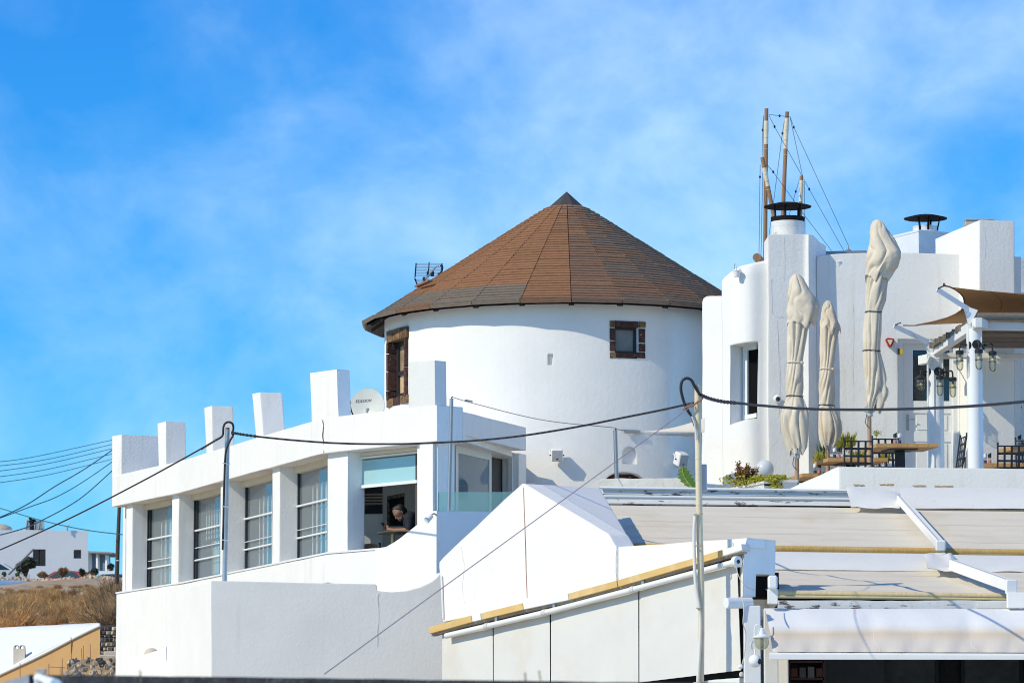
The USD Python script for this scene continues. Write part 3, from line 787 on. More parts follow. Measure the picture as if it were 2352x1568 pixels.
# ================================================================ GROUND COURTS that the buildings stand on
PAVE = M('pale_paving', (0.58, 0.54, 0.47), 0.9, var=0.12, vscale=1.5, bump=0.4, bscale=6, stain=((0.42, 0.36, 0.28), 0.8, 0.5, 0.75, 0.5))
def court(name, label, x0, x1, y0, y1, z, th=.25):
    solo(name, box(((x0 + x1) / 2, (y0 + y1) / 2, z - th / 2), (x1 - x0, y1 - y0, th)), PAVE, label, 'terrace', None, 'structure')
WHITEWASH = M('whitewash', (0.82, 0.78, 0.71), 0.9, var=0.08, vscale=1.0, bump=0.4, bscale=6, stain=((0.55, 0.48, 0.38), 0.6, 0.55, 0.8, 0.4))
PAVE = WHITEWASH
court('lower_terrace', 'whitewashed roof terraces stepping down below the white buildings', -26, 26, 24, 55.5, 2.15, 1.5)
court('lower_terrace', 'whitewashed terrace in front of the dark parapet', -26, 26, -22, 19.2, .25, .6)
court('front_court', 'pale paved court under the windmill', -2.2, 6.5, 67.7, 82, 4.9, .6)

# ================================================================ RIGHT-HAND WHITE BUILDING
_P0, _PL0, _PX0, DYB = P, Plane, PX, -1.9
def P(x, y, Y): return _P0(x, y, Y + DYB)
def PX(Y): return _PX0(Y + DYB)
rb = Thing('white_building', 'white rounded plaster building behind the folded parasols with a chimney pillar', 'building')
Y3 = 76.0
w1 = Plane(1600, 76.6, 1668, 76.0)
rb.part('wall', rough(wall(w1, [(1612.5, 1420), (1613, 694), (1616, 685), (1623, 680.5), (1632, 679.5), (1668, 679), (1668, 1420)], .5), .2, .015), PLASTER_R, 35)
# main drum: a quarter turn of wall, left part facing left, then running to the right
drum_px = [(1660, 75.8), (1690, 75.42), (1725, 75.24), (1768, 75.3)]
dp = [P(x, 1000, Y)[:2] for x, Y in drum_px]
def ribbon(plan, z0, ztops, thick, n=10):
    """A curved wall over a plan polyline with its own top heights."""
    pl_ = smooth_path([np.array([*p, z]) for p, z in zip(plan, ztops)], n)
    t = np.gradient(pl_[:, :2], axis=0); t /= np.linalg.norm(t, axis=1, keepdims=True)
    nr = np.stack([-t[:, 1], t[:, 0]], 1)
    g = []
    inn = pl_[:, :2] + nr * thick
    rows = [np.column_stack([pl_[:, :2], np.full(len(pl_), z0)]), np.column_stack([pl_[:, :2] , pl_[:, 2] - .06]), np.column_stack([pl_[:, :2] + nr * .05, pl_[:, 2]]), np.column_stack([inn, pl_[:, 2]]), np.column_stack([inn, np.full(len(pl_), z0)])]
    n_ = len(pl_); v = np.vstack(rows); f = []
    for r in range(5):
        for j in range(n_ - 1):
            a, b, c, d = r * n_ + j, r * n_ + j + 1, ((r + 1) % 5) * n_ + j + 1, ((r + 1) % 5) * n_ + j
            f += [[a, b, c], [a, c, d]]
    for j, flip in ((0, 1), (n_ - 1, 0)):
        q = [r * n_ + j for r in range(5)]
        for k in range(1, 4):
            f.append([q[0], q[k], q[k + 1]] if flip else [q[0], q[k + 1], q[k]])
    return v, np.array(f)
def cut(m, tools):
    tm = trimesh.Trimesh(*m, process=True); trimesh.repair.fix_normals(tm)
    mm = mf(manifold3d.Mesh(np.asarray(tm.vertices, np.float32), np.asarray(tm.faces, np.uint32)))
    for t in tools:
        tt = trimesh.Trimesh(*t, process=True); trimesh.repair.fix_normals(tt)
        mm = mm - mf(manifold3d.Mesh(np.asarray(tt.vertices, np.float32), np.asarray(tt.faces, np.uint32)))
    o = mm.to_mesh()
    return np.array(o.vert_properties[:, :3], float), np.array(o.tri_verts)
ztop = [P(x, y, Y)[2] for (x, Y), y in zip(drum_px, (636, 614, 605, 597))]
zg = P(1700, 1420, 76)[2]
wp = Plane(1676, 75.56, 1736, 75.2)
hole_px = [(1677, 794), (1735, 784), (1735, 960), (1677, 976)]
holem = prism([wp.at(x, y) + wp.n3() * .4 for x, y in hole_px], -wp.n3() * 1.3)
drum = cut(ribbon(dp, zg, ztop, .6), [holem])
rb.part('wall', rough(drum, .16, .014), PLASTER_R, 40)
# deep window
wb = Plane(1676, 75.56, 1736, 75.2)
W_FR = M('window_white', (0.74, 0.74, 0.72), 0.45, var=0.03)
back = -.30
wd = rb.part('window', cat([wall(wb, [(1706, 796), (1716, 795), (1716, 964), (1706, 966)], .06, back), wall(wb, [(1706, 786), (1737, 782), (1737, 801), (1706, 806)], .06, back + .005),
                            wall(wb, [(1706, 954), (1737, 948), (1737, 958), (1706, 964)], .06, back + .005)]), W_FR, False)
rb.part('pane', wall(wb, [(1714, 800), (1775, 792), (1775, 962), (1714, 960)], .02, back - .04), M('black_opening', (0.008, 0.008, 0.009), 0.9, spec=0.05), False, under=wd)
# chimney pillar
pc = Plane(1764, 75.15, 1864, 75.25, 900)
top = [(1766, 1420), (1764.5, 541), (1767, 538.5), (1858.6, 537.5), (1864, 1420)]
fr = [pc.at(x, y) for x, y in top]
bkp = [P(1766, 1180, 75.9), P(1764.5, 541, 75.9), P(1767, 538.5, 75.9)]
sx = Plane(1858.6, 75.2, 1897.6, 75.95, 600)
pil = cat([prism([pc.at(1766, 1420), pc.at(1764.5, 541), pc.at(1767, 538.5), pc.at(1858.6, 537.5), pc.at(1864, 1420)], (-.02, .85, 0)),
           prism([sx.at(1858, 1420), sx.at(1858, 538.5), sx.at(1868, 541), sx.at(1876, 549), sx.at(1884, 558), sx.at(1893, 562), sx.at(1897.6, 567), sx.at(1897.6, 592), sx.at(1879, 592), sx.at(1880, 1420)], (-.5, .3, 0))])
ZF1 = P(1300, 1124, 70.5)[2]
rb.part('chimney_pillar', rough(pil, .18, .012), M('grey_plaster', (0.79, 0.765, 0.72), 0.9, var=0.05, vscale=1.5, bump=0.35, bscale=18, bevel=0.03, spec=0.2, streak=((0.6, 0.58, 0.54), 1.6, 0.5, 0.75, 0.35)), 35)
# long wall to the right of it, with the doorway
w3 = Plane(1880, 75.48, 2230, 75.66, 800)
o3 = [(1872, 1420), (1876, 590), (1884, 586), (1930, 583), (1990, 581.5), (2080, 581), (2140, 582), (2200, 584.5), (2245, 586), (2345, 590), (2345, 1420)]
door_px = [(2062, 1190), (2062, 778), (2203, 781), (2203, 1190)]
rb.part('wall', rough(wall(w3, o3, .45, holes=[door_px]), .22, .012), PLASTER, 35)
rb.part('roof_edge', wall(w3, [(1893, 590), (1895, 577), (1990, 575), (1995, 590)], .3, -.9), M('lead_grey', (0.30, 0.31, 0.33), 0.5, var=0.1, metal=.3), False)
# pillar at the right with a lit left side
p4 = Plane(2250, 74.95, 2330, 75.09, 600)
rp = prism([p4.at(2251, 1420), p4.at(2250, 506.5), p4.at(2252, 505.4), p4.at(2328, 507.4), p4.at(2329.8, 509), p4.at(2333, 1420)], (-.60, 1.55, -.10))
rb.part('pillar', rough(rp, .18, .010), PLASTER, 35)
p5 = Plane(2325, 77.3, 2500, 77.9, 800)
rb.part('wall', rough(wall(p5, [(2320, 1420), (2320, 591), (2352, 595), (2420, 606), (2480, 612), (2480, 1420)], .4), .3, .012), PLASTER, 35)
rb.part('roof', prism([[4.6, 75.2, P(1800, 600, 76)[2] - .6], [12.0, 75.2, P(1800, 600, 76)[2] - .6], [12.0, 84, P(1800, 600, 76)[2] - .6], [4.6, 84, P(1800, 600, 76)[2] - .6]], (0, 0, .2)), PLASTER, False)
rb.part('wall', box((8.2, 84.1, (zg + 10) / 2), (9, .3, 10 - zg)), PLASTER, False)
# pale strip beside the door, ledge low on the wall
rb.part('pilaster', wall(w3, [(2204, 1420), (2204, 783), (2223, 784), (2223, 1420)], .03, .028), PLASTER_W, False)
rb.part('ledge', wall(w3, [(2240, 1420), (2240, 1036), (2333, 1036), (2333, 1420)], .06, .06), PLASTER, False)
# conduit down the wall
cw = lambda x, y, o=.03: pc.at(x, y, o)
dpath = [P(1758.5, 606, 75.42), P(1759, 640, 75.42), P(1762.5, 700, 75.38), P(1762.5, 770, 75.38), P(1759, 778, 75.38), P(1745, 783, 75.5), P(1736, 789, 75.55)]
rb.part('conduit', tube(smooth_path(dpath, 5), .016, 6), WHITE_PL, True)
rb.part('conduit', tube([P(1763.5, 800, 75.36), P(1763.5, 1110, 75.36)], .006, 5), M('old_wire', (0.45, 0.40, 0.33), 0.7), True)
crack(rb, pc, [(1771, 640), (1774, 720), (1784, 728), (1806, 729)], .003)
crack(rb, pc, [(1786, 735), (1788, 820), (1790, 930), (1793, 1010)], .0025)
crack(rb, pc, [(1800, 545), (1801, 610), (1799, 650)], .002)
crack(rb, w3, [(2010, 640), (2014, 700), (2011, 760)], .002)
crack(rb, w3, [(1960, 700), (1963, 760), (1958, 830), (1961, 900)], .0022)
crack(rb, p4, [(2262, 520), (2264, 560), (2261, 600)], .002)
rb.done()

# door
dr = Thing('door', 'white panelled door with dark glass and a lever handle behind the table', 'door')
DW = M('door_white', (0.76, 0.76, 0.75), 0.4, var=0.02)
d0 = -.16
frm = dr.part('frame', cat([wall(w3, [(2062.3, 1185), (2062.3, 778.5), (2074, 778.5), (2074, 1185)], .16, -.06), wall(w3, [(2190, 1185), (2190, 781), (2202.6, 781), (2202.6, 1185)], .16, -.06), wall(w3, [(2074, 788), (2074, 778.5), (2190, 781), (2190, 790)], .16, -.06)]), DW, False)
hl = [[(2097, 920), (2097, 804), (2181, 805), (2181, 921)], [(2097, 990), (2097, 948), (2184, 949), (2184, 991)], [(2097, 1090), (2097, 1013), (2184, 1014), (2184, 1090)]]
lf = dr.part('leaf', wall(w3, [(2074.3, 1185), (2074.3, 788.4), (2189.6, 790.4), (2189.6, 1185)], .05, d0, holes=hl), DW, False)
dr.part('pane', wall(w3, [(2097, 920), (2097, 804), (2181, 805), (2181, 921)], .01, d0 - .025), M('door_pane', (0.015, 0.025, 0.03), 0.06, spec=0.7), False, under=lf)
for q in hl[1:]:
    dr.part('panel', wall(w3, q, .015, d0 - .018), DW, False, under=lf)
    ins = [(q[0][0] + 9, q[0][1] - 4), (q[1][0] + 9, q[1][1] + 4), (q[2][0] - 9, q[2][1] + 4), (q[3][0] - 9, q[3][1] - 4)]
    dr.part('panel', wall(w3, ins, .018, d0 - .004), DW, False, under=lf)
hp = dr.part('handle_plate', wall(w3, [(2082, 988), (2082, 951), (2088, 951), (2088, 988)], .012, d0 + .012, rnd=.02), STEEL, False)
dr.part('handle', tube(smooth_path([w3.at(2085, 963, d0), w3.at(2085, 963, d0 + .05), w3.at(2089, 962.5, d0 + .055), w3.at(2096, 962, d0 + .05), w3.at(2101, 963.5, d0 + .045)], 5), .009, 6), STEEL, True, under=hp)
dr.done()

# ---------------------------------------------------------------- chimney cowls
def cowl(name, label, cx, ybase, rt, ytop_cyl, rdisc, ydisc, Y, soot):
    c = P(cx, ybase, Y); k = PX(Y)
    t = Thing(name, label, 'chimney')
    h = (ybase - ytop_cyl) * k; r = rt * k
    base = M('flue_white', (0.70, 0.68, 0.64), 0.6, var=0.08, vscale=9, stain=((0.25, 0.20, 0.15), 8, 0.56, 0.72, 0.7))
    hs = h * (.72 if soot else .97)
    t.part('flue', lathe([(r, -.05), (r, hs * .55), (r * 1.012, hs * .56), (r * 1.012, hs), (r * .93, hs), (r * .93, hs - .25)], c, 40), base, 40)
    t.part('band', lathe([(r * 1.004, hs), (r * 1.02, h - .02), (r * 1.03, h), (r * .93, h), (r * .92, hs)], c, 40), SOOT if soot else base, 40)
    zd = (ybase - ydisc) * k; rd = rdisc * k
    t.part('cap', lathe([(0, zd - .012), (rd * .5, zd - .004), (rd, zd - .02), (rd * 1.005, zd - .008), (rd * .55, zd + rd * .10), (0, zd + rd * .19)], c, 44), SOOT, 40)
    for a in ((-.9, -.2, .75, 2.4) if soot else (-.55, .1, 1.1, 2.7)):
        a0 = a - math.pi / 2
        t.part('strut', beam(c + [r * math.cos(a0) * .98, r * math.sin(a0) * .98, h - .08], c + [rd * .72 * math.cos(a0), rd * .72 * math.sin(a0), zd + .0], .035, .012, (math.cos(a0), math.sin(a0), .3)), SOOT, False)
    return t.done()
cowl('chimney_cowl', 'broad round sooty cowl on a white flue above the plaster chimney pillar', 1809.5, 538, 38.5, 499, 55, 472, 75.65, True)
duct = Thing('duct_box', 'white sheet metal ventilation box on the roof', 'duct')
DB = M('duct_white', (0.72, 0.73, 0.74), 0.4, var=0.04, stain=((0.06, 0.06, 0.06), 16, 0.68, 0.74, 0.8))
dpl, dpr = Plane(2040, 77.9, 2110, 77.0, 560), Plane(2110, 77.0, 2215, 77.5, 560)
A_, B_, C_ = dpl.at(2040, 545), dpl.at(2110, 528), dpr.at(2205, 532)
D_ = C_ + (A_ - B_) * [1, 1, 0]
zt_ = B_[2]
duct.part('casing', hexa([[A_[0], A_[1], zt_ - .9], [B_[0], B_[1], zt_ - .9], [C_[0], C_[1], zt_ - .9], [D_[0], D_[1], zt_ - .9], [A_[0], A_[1], zt_ - .03], [B_[0], B_[1], zt_ - .03], [C_[0], C_[1], zt_ - .03], [D_[0], D_[1], zt_ - .03]]), DB, False)
cc_ = (A_ + B_ + C_ + D_) / 4
grow = lambda q: np.array([cc_[0] + (q[0] - cc_[0]) * 1.02, cc_[1] + (q[1] - cc_[1]) * 1.02])
duct.part('lid', prism([(*grow(q), zt_ - .03) for q in (A_, B_, C_, D_)], (0, 0, .035)), DB, False)
duct.done()
cowl('chimney_cowl', 'smaller black round cowl on the sheet metal ventilation box', 2126, 529, 29.5, 520.5, 50, 500, 77.35, False)
pipe_c = P(2193, 563, 76.35)
pd_ = Thing('round_duct', 'short round weathered grey-green ventilation duct beside the right roof pillar', 'duct')
TEALM = M('weathered_zinc', (0.30, 0.38, 0.37), 0.5, var=0.2, vscale=10, stain=((0.05, 0.06, 0.06), 12, 0.58, 0.68, 0.8), metal=.3)
Rk = np.stack([[0, .3, 1], [0, 1, -.0], [1, 0, 0]], 0).T
pd_.part('pipe', tube(smooth_path([pipe_c + [-.02, .55, -.02], pipe_c + [-.03, .25, 0], pipe_c + [.02, 0, 0], pipe_c + [.25, -.08, 0]], 5), .155, 20), TEALM, 40)
pd_.done()
vt = Thing('roof_vent', 'flat grey metal vent lying on top of the right roof pillar', 'vent')
va, vb = P(2216, 516, 75.95), P(2275, 506, 75.95)
vt.part('box', cbox((va + vb) / 2 + [0, 0, -.03], (.46, .3, .09), .01), M('vent_grey', (0.40, 0.38, 0.33), 0.6, var=.1), False)
vt.part('lid', cbox((va + vb) / 2 + [.02, 0, .03], (.5, .34, .02), .004), M('vent_grey', (0.40, 0.38, 0.33), 0.6, var=.1), False)
vt.done()

# ---------------------------------------------------------------- bucket lamps on the wall
def bucket(cx, y0, y1, Y, label, side):
    k = PX(Y); c = P(cx, y1, Y - .14); h = (y1 - y0) * k * .62
    t = Thing('wall_lamp', label, 'lamp', None)
    r = 8.8 * k
    t.part('shade', lathe([(0, 0), (r * .72, 0), (r * .75, .01), (r, h), (r * 1.12, h + .004), (r * 1.12, h + .02), (r * .9, h + .022), (0, h + .03)], c, 20), WHITE_PL, 40)
    top = c + [0, 0, h + .03]
    t.part('bracket', tube(smooth_path([top, top + [.0, .0, .05], top + [.02 * side, .03, .10], top + [.03 * side, .12, .10], top + [.03 * side, .16, .03]], 6), .006, 6), GALV, True)
    t.part('wall_plate', cbox(c + [-.075 * side, .10, h * .75], (.05, .08, .07), .01), WHITE_PL, False)
    return t.done()
bucket(1692, 616, 636, 75.4, 'small white bucket lamp near the rounded top corner of the wall beside the windmill roof', -1)
bucket(1926, 596, 616, 75.7, 'small white bucket lamp on the wall just right of the chimney pillar', -1)
bucket(2186.5, 594, 612, 75.9, 'small white bucket lamp under the round duct by the right pillar', 1)

# ---------------------------------------------------------------- alarm, yellow box, cameras, globe
al = Thing('alarm_siren', 'red three-cornered alarm box with a cream cover on the wall left of the door', 'alarm')
tri_ = [(2034, 779), (2039, 775.5), (2053, 777.5), (2055, 781), (2048.5, 795), (2045, 797.8), (2041, 795)]
al.part('housing', wall(w3, tri_, .07, .08, rnd=.015), M('alarm_red', (0.36, 0.02, 0.025), 0.35, bevel=.01), 30)
al.part('cover', wall(w3, [(2037.5, 779.5), (2051, 780), (2045, 794)], .02, .092, rnd=.012), M('alarm_cream', (0.72, 0.60, 0.36), 0.4), 30)
al.done()
yb = Thing('keypad_box', 'small yellow and black box at the top left of the door frame', 'box')
yb.part('box', wall(w3, [(2067, 799.5), (2074, 799.5), (2074, 813.5), (2067, 813.5)], .05, .06), M('box_yellow', (0.62, 0.42, 0.05), 0.5), False)
yb.part('side', wall(w3, [(2063, 800), (2066.6, 800), (2066.6, 813), (2063, 813)], .05, .05), BLACK, False)
yb.done()
def dome_cam(x, y, r, Y, label, look):
    k = PX(Y); c = P(x, y, Y); rr = r * k
    t = Thing('security_camera', label, 'camera')
    look = np.array(look, float); look /= np.linalg.norm(look)
    t.part('body', ball(c, rr, 3), WHITE_PL, True)
    t.part('mount', cyl(c + [0, 0, 0], c + [-.0, rr * 1.9, .02], rr * .8, rr * .95), WHITE_PL, 40)
    l = t.part('lens_ring', cyl(c + look * rr * .80, c + look * rr * 1.02, rr * .62, rr * .55), M('lens_grey', (.1, .1, .1), .4), 40)
    t.part('lens', cyl(c + look * rr * 1.0, c + look * rr * 1.06, rr * .36, rr * .3), M('lens_black', (.006, .006, .008), .1, spec=.8), 40, under=l)
    return t.done()
dome_cam(1785.8, 916, 9.5, 75.0, 'white round security camera beside the left folded parasol', (.1, -1, -.1))
dome_cam(2338, 934.5, 8.5, 76.9, 'white security camera on the shaded wall at the right edge', (.55, -.8, -.1))
gl = Thing('globe_lamp', 'white glass globe lamp among the potted plants', 'lamp')
gc = P(1756.5, 1077, 74.2)
gl.part('globe', ball(gc, 21.5 * PX(72.6), 4), M('globe_white', (0.74, 0.75, 0.76), 0.25, var=0.01, thin=.2), True)
gl.part('stand', cyl(gc - [0, 0, .5], gc - [0, 0, .14], .03), WHITE_PL, 40)
gl.done()

P, Plane, PX = _P0, _PL0, _PX0
# ================================================================ MILL SAIL POLES behind the chimney
sw = Thing('mill_sail_poles', 'four wooden windmill sail poles with rolled cream cloth and rigging behind the chimney', 'sail frame')
YW = 83.0
zz8 = lambda x, y: (1711.2 + x / 3.901, 229.7 + y / 3.901)
WOODP = M('sail_wood', (0.30, 0.165, 0.085), 0.7, var=0.25, vscale=3, stretch=(6, 6, .8), bump=.2)
CLOTHC = M('rolled_cloth', (0.68, 0.60, 0.44), 0.85, var=0.08, vscale=8, bump=.4, bscale=25)
ROPE = M('dark_rope', (0.035, 0.03, 0.03), 0.8)
kW = PX(YW)
def w8(x, y, dY=0.0): return P(*zz8(x, y), YW + dY)
hub = w8(185, 2300, .4)
poles = [((192, 78), (179, 1440), 18.5, 0.0, (190, 400), .0), ((377, 107), (330, 1250), 18.5, .5, (165, 440), .5), ((154, 515), (300, 1250), 18.5, -.45, (610, 775), -.45), ((506, 680), (488, 1250), 17.5, 1.0, (722, 912), 1.0)]
for (a, b, r, d, wr, _) in poles:
    pa, pb = w8(*a, d), w8(*b, d)
    k_ = r / 3.901 * kW
    pk = sw.part('pole', tube([pa, pa * .7 + pb * .3, pb], [k_ * .97, k_, k_ * 1.05], 14), WOODP, 40)
    f0, f1 = [(q - a[1]) / (b[1] - a[1]) for q in wr]
    L_ = np.linspace(f0, f1, 9)
    sw.part('sail_roll', tube([pa + (pb - pa) * q for q in L_], [k_ * 1.10 + .012 * math.sin(7 * i) * .3 for i in range(9)], 14), CLOTHC, 40, under=pk)
    for q in (f0 + (f1 - f0) * .35, f0 + (f1 - f0) * .7, f1 + (f1 - f0) * .2):
        c = pa + (pb - pa) * q
        sw.part('tie', tube([c + [k_ * 1.17 * math.cos(t), k_ * 1.17 * math.sin(t), .01 * math.sin(t)] for t in np.linspace(0, 2 * math.pi, 13)], .005, 4), CLOTHC, True, under=pk)
ropes = [[(215, 132, 0), (310, 143, .2), (405, 152, .5)], [(215, 140, 0), (265, 240, .1), (510, 680, 1.0)], [(405, 155, .5), (437, 245, .4), (680, 770, .2), (930, 1312, -.4)], [(405, 160, .5), (515, 680, 1.0)],
         [(357, 160, .5), (335, 300, .5), (255, 920, .6), (215, 1210, .7)], [(165, 140, 0), (158, 270, 0), (160, 500, 0)], [(198, 580, -.45), (252, 645, -.3), (450, 918, .2), (530, 1030, .2), (775, 1350, -.3)],
         [(530, 715, 1), (575, 800, .8), (885, 1350, -.2)], [(485, 720, 1), (455, 820, .9), (390, 1050, .7)], [(532, 730, 1), (538, 1200, 1)], [(136, 580, -.45), (134, 690, -.4), (125, 1395, -.3)], [(165, 150, 0), (160, 600, 0), (143, 1395, -.2)]]
for q in ropes:
    sw.part('rope', tube([w8(*p) for p in q], .005, 5), ROPE, True)
    if len(q) > 2:
        sw.part('knot', ball(w8(*q[1]), (.02, .02, .03), 1), ROPE, True)
lg = w8(124, 1422, -.5)
sw.part('log_end', cyl(lg + [-.05, -.2, 0], lg + [.1, .6, 0], .08, n=18), WOODP, 40)
sw.part('cleat', cat([cyl(w8(925, 1352, -.4), w8(925, 1338, -.4), .07, .04), cyl(w8(925, 1338, -.4), w8(926, 1308, -.4), .022, .012)]), M('lead_grey', (0.30, 0.31, 0.33), 0.5), 40)
sw.done()

# ================================================================ TV AERIAL and SATELLITE DISH
ae = Thing('tv_aerial', 'grid television aerial standing behind the windmill roof', 'aerial')
YA = 80.2
za = lambda x, y, d=0.0: P(803.9 + x / 5.851, 574.2 + y / 5.851, YA + d)
gr = ae.part('reflector', cat([tube([za(888, 176), za(874, 365)], .014, 6), tube([za(870, 378), za(920, 512, .1)], .014, 6), tube([za(1238, 180), za(1222, 325)], .014, 6), tube([za(1064, 163), za(1050, 340)], .012, 6)]), BLACK, True)
for i in range(9):
    y = 182 + i * 20.5
    ae.part('rod', tube([za(888 - i * 1.6, y, .0), za(1240 - (i > 6) * 60, y + 1, .0)], .0055, 5), GALV, True, under=gr)
for i in range(6):
    y = 396 + i * 19
    ae.part('rod', tube([za(875 + i * 8.5, y, .03), za(1055 - i * 15, y - 2, .03)], .0055, 5), GALV, True, under=gr)
ae.part('mast', tube([za(990, 365, .05), za(985, 700, .05)], .022, 8), M('rusty_mast', (0.38, 0.20, 0.09), .8, var=.2), True)
bm_ = ae.part('boom', tube([za(1000, 400), za(1055, 345, -.1), za(1150, 230, -.3), za(1185, 212, -.35)], .016, 6), GALV, True)
ae.part('feeder', tube(smooth_path([za(1215, 205, -.3), za(1240, 225, -.3), za(1225, 300, -.3), za(1180, 330, -.3)], 5), .022, 6), BLACK, True, under=bm_)
for q_, s_ in ((za(1105, 320, -.15), (.07, .07, .09)), (za(1045, 330, -.05), (.04, .05, .12)), (za(1000, 385, 0), (.06, .06, .06))):
    ae.part('clamp', cbox(q_, s_, .01), BLACK, False, under=bm_)
ae.done()
ds = Thing('satellite_dish', 'off-white satellite dish with lettering behind the parapet', 'satellite dish')
DISHM = M('dish_white', (0.62, 0.62, 0.55), 0.5, var=0.05, vscale=6, stain=((0.30, 0.27, 0.2), 22, 0.66, 0.72, 0.8))
YD = 73.6
dc = P(841.5, 935, YD)
kD = PX(YD)
nd = np.array([-.35, -.92, .18]); nd /= np.linalg.norm(nd)
ud = np.cross([0, 0, 1.0], nd); ud = -ud / np.linalg.norm(ud); ud = ud if ud[0] > 0 else -ud
vd = np.cross(nd, ud); vd = vd if vd[2] > 0 else -vd
Rd = np.stack([ud, np.cross(nd, ud), nd], 1)
rd = 45 * kD
dish = [(0, -.055), (rd * .5, -.042), (rd * .97, 0), (rd, .004), (rd * 1.01, -.006), (rd * .5, -.052), (0, -.066)]
body = ds.part('dish', lathe([(a * 1.0, b) for a, b in dish[::-1]], dc, 48, Rd), DISHM, 40)
tmz = meshkit.text_mesh('EDISION', .046, .003)
tv0 = np.array(tmz.vertices); tv0[:, 0] -= tv0[:, 0].mean(); 
tv0 *= [1.02, 1.0, 1]
def on_dish(x, y, z):
    r = math.hypot(x, y)
    return dc + ud * x + vd * y + nd * (np.interp(r, [0, rd * .5, rd * .97], [-.055, -.042, 0]) + .001 + z)
tl = np.array([on_dish(-8.5 * kD + x + y * .12, 14 * kD + y + x * .06, z) for x, y, z in tv0])
ds.part('lettering', (tl, np.array(tmz.faces)), M('letter_black', (0.05, 0.05, 0.05), .6), False, under=body)
ds.part('feed_arm', tube(smooth_path([dc - vd * .40 + nd * .05, dc - vd * .22 + nd * .30 - ud * .1, dc - ud * .175 - vd * .015 + nd * .33], 6), .012, 6), BLACK, True)
ds.part('receiver', hull(np.vstack([ball(dc - ud * .175 + vd * .005 + nd * .33, .03, 1)[0], ball(dc - ud * .165 - vd * .08 + nd * .33, .014, 1)[0]])), BLACK, 30)
ds.part('mount', cyl(dc - nd * .05, dc - [0, -.1, .6], .03), GALV, True)
ds.done()
# ================================================================ WALLS IN FRONT
lbl = Thing('lower_wall', 'plain pale block of wall with a sharp left corner and a dipping curved top', 'wall')
lb = Plane(485, 66.0, 865, 66.25, 1350)
lbo = [(485, 1334), (488, 1333.6), (862, 1341), (866, 1345), (867, 1356), (900, 1359), (935, 1357), (965, 1349), (990, 1337), (1003, 1327), (1012, 1315), (1040, 1312), (1040, 1700), (485, 1700)]
GREYW = M('greige_plaster', (0.83, 0.80, 0.74), 0.9, var=0.04, vscale=1.2, bump=0.2, bscale=20, bevel=0.025, spec=0.2, streak=((0.62, 0.54, 0.42), 1.0, 0.6, 0.8, 0.35))
ret = P(383, 1361.5, 69.2)[:2] - P(485, 1334, 66.0)[:2]
lbl.part('wall', rough(prism([lb.at(x, y) for x, y in lbo], (ret[0], ret[1], 0)), .25, .008), GREYW, 30)
crack(lbl, lb, [(868, 1362), (869, 1420), (866, 1500)], .003)
lbl.done()
bt = Thing('buttress', 'low white flared wall end at the foot of the left building', 'wall')
b1 = Plane(255, 70.5, 383, 69.6, 1500)
bt.part('wall', rough(wall(b1, [(258, 1700), (266, 1562), (278, 1534), (290, 1518), (340, 1499), (370, 1490), (382, 1484), (383, 1700)], .5), .2, .01), PLASTER, 30)
b2 = Plane(383, 68.9, 446, 68.4, 1520)
bt.part('ledge', rough(wall(b2, [(290, 1700), (320, 1524), (384, 1516), (444, 1520), (446, 1523), (446, 1700)], .6), .2, .008), GREYW, 30)
bt.done()
dm = Thing('small_vault', 'small rounded cream vault peeping over the flared wall end', 'vault')
vc = P(348, 1504, 76)
dm.part('vault', lathe([(.13, -.3), (.13, 0), (.122, .05), (.095, .095), (.05, .12), (0, .13)], vc, 24), M('vault_cream', (0.60, 0.50, 0.39), .85, var=.06), True)
dm.done()

cw_ = Thing('curved_stair_wall', 'bright white stair wall with a swooping top below the open window', 'wall')
u1 = Plane(868, 68.7, 1003, 67.6, 1250)
uo = [(862, 1420), (862, 1262), (872, 1258), (887, 1255), (903, 1246), (920, 1234.5), (938, 1220), (956, 1206), (969, 1195), (980, 1186), (992, 1177), (1003, 1172), (1003, 1420)]
u2 = Plane(1003, 67.62, 1170, 68.35, 1180)
cw_.part('wall', rough(wall(u1, uo, .34), .18, .008), PLASTER, 30)
cw_.part('wall', rough(wall(u2, [(1003.2, 1420), (1003.2, 1172), (1010, 1171.5), (1165, 1175), (1165, 1420)], .30), .18, .008), GREYW, 30)
cw_.done()
sl_ = Thing('spotlight', 'small white spotlight on the top corner of the swooping stair wall', 'lamp')
spc = P(982, 1189, 67.3)
sl_.part('head', cyl(spc + [.06, 0, .04], spc + [-.02, -.04, -.05], .042, .05, 14), WHITE_PL, 40)
sl_.part('arm', tube([spc + [.05, .02, .05], spc + [.10, .06, .075], spc + [.14, .12, .05]], .014, 6), M('rusty_white', (0.62, 0.50, 0.36), .7, var=.2), True)
sl_.done()

gp = Plane(985, 64.0, 1715, 58.5, 1300)
gw = Thing('gabled_wall', 'bright white gabled wall with a peaked top in front of the windmill', 'wall')
trim = [(983.7, 1440), (1031.5, 1424.6), (1202.4, 1383.6), (1305, 1362), (1417.7, 1332), (1658.7, 1262), (1703, 1248.6)]
def trim_y(x): return float(np.interp(x, [p[0] for p in trim], [p[1] for p in trim]))
go = [(1018, 1421 + 6), (1014, 1370), (1009, 1300), (1009.5, 1291), (1018, 1281), (1060, 1240), (1110, 1194), (1160, 1147), (1200.5, 1110.5), (1206, 1111.5), (1396, 1225), (1401, 1231), (1413, 1252), (1416.5, 1256), (1416.5, 1338), (1305, 1368), (1202, 1390)]
gw.part('wall', rough(wall(gp, go, .35), .2, .010), PLASTER, 30)
ft = [gp.at(x, y, -.01) for x, y in ((1200.5, 1110.5), (1396, 1225.5))]
rbk, ebk = P(1376, 1119.5, 64.8), P(1438, 1224.5, 61.3)
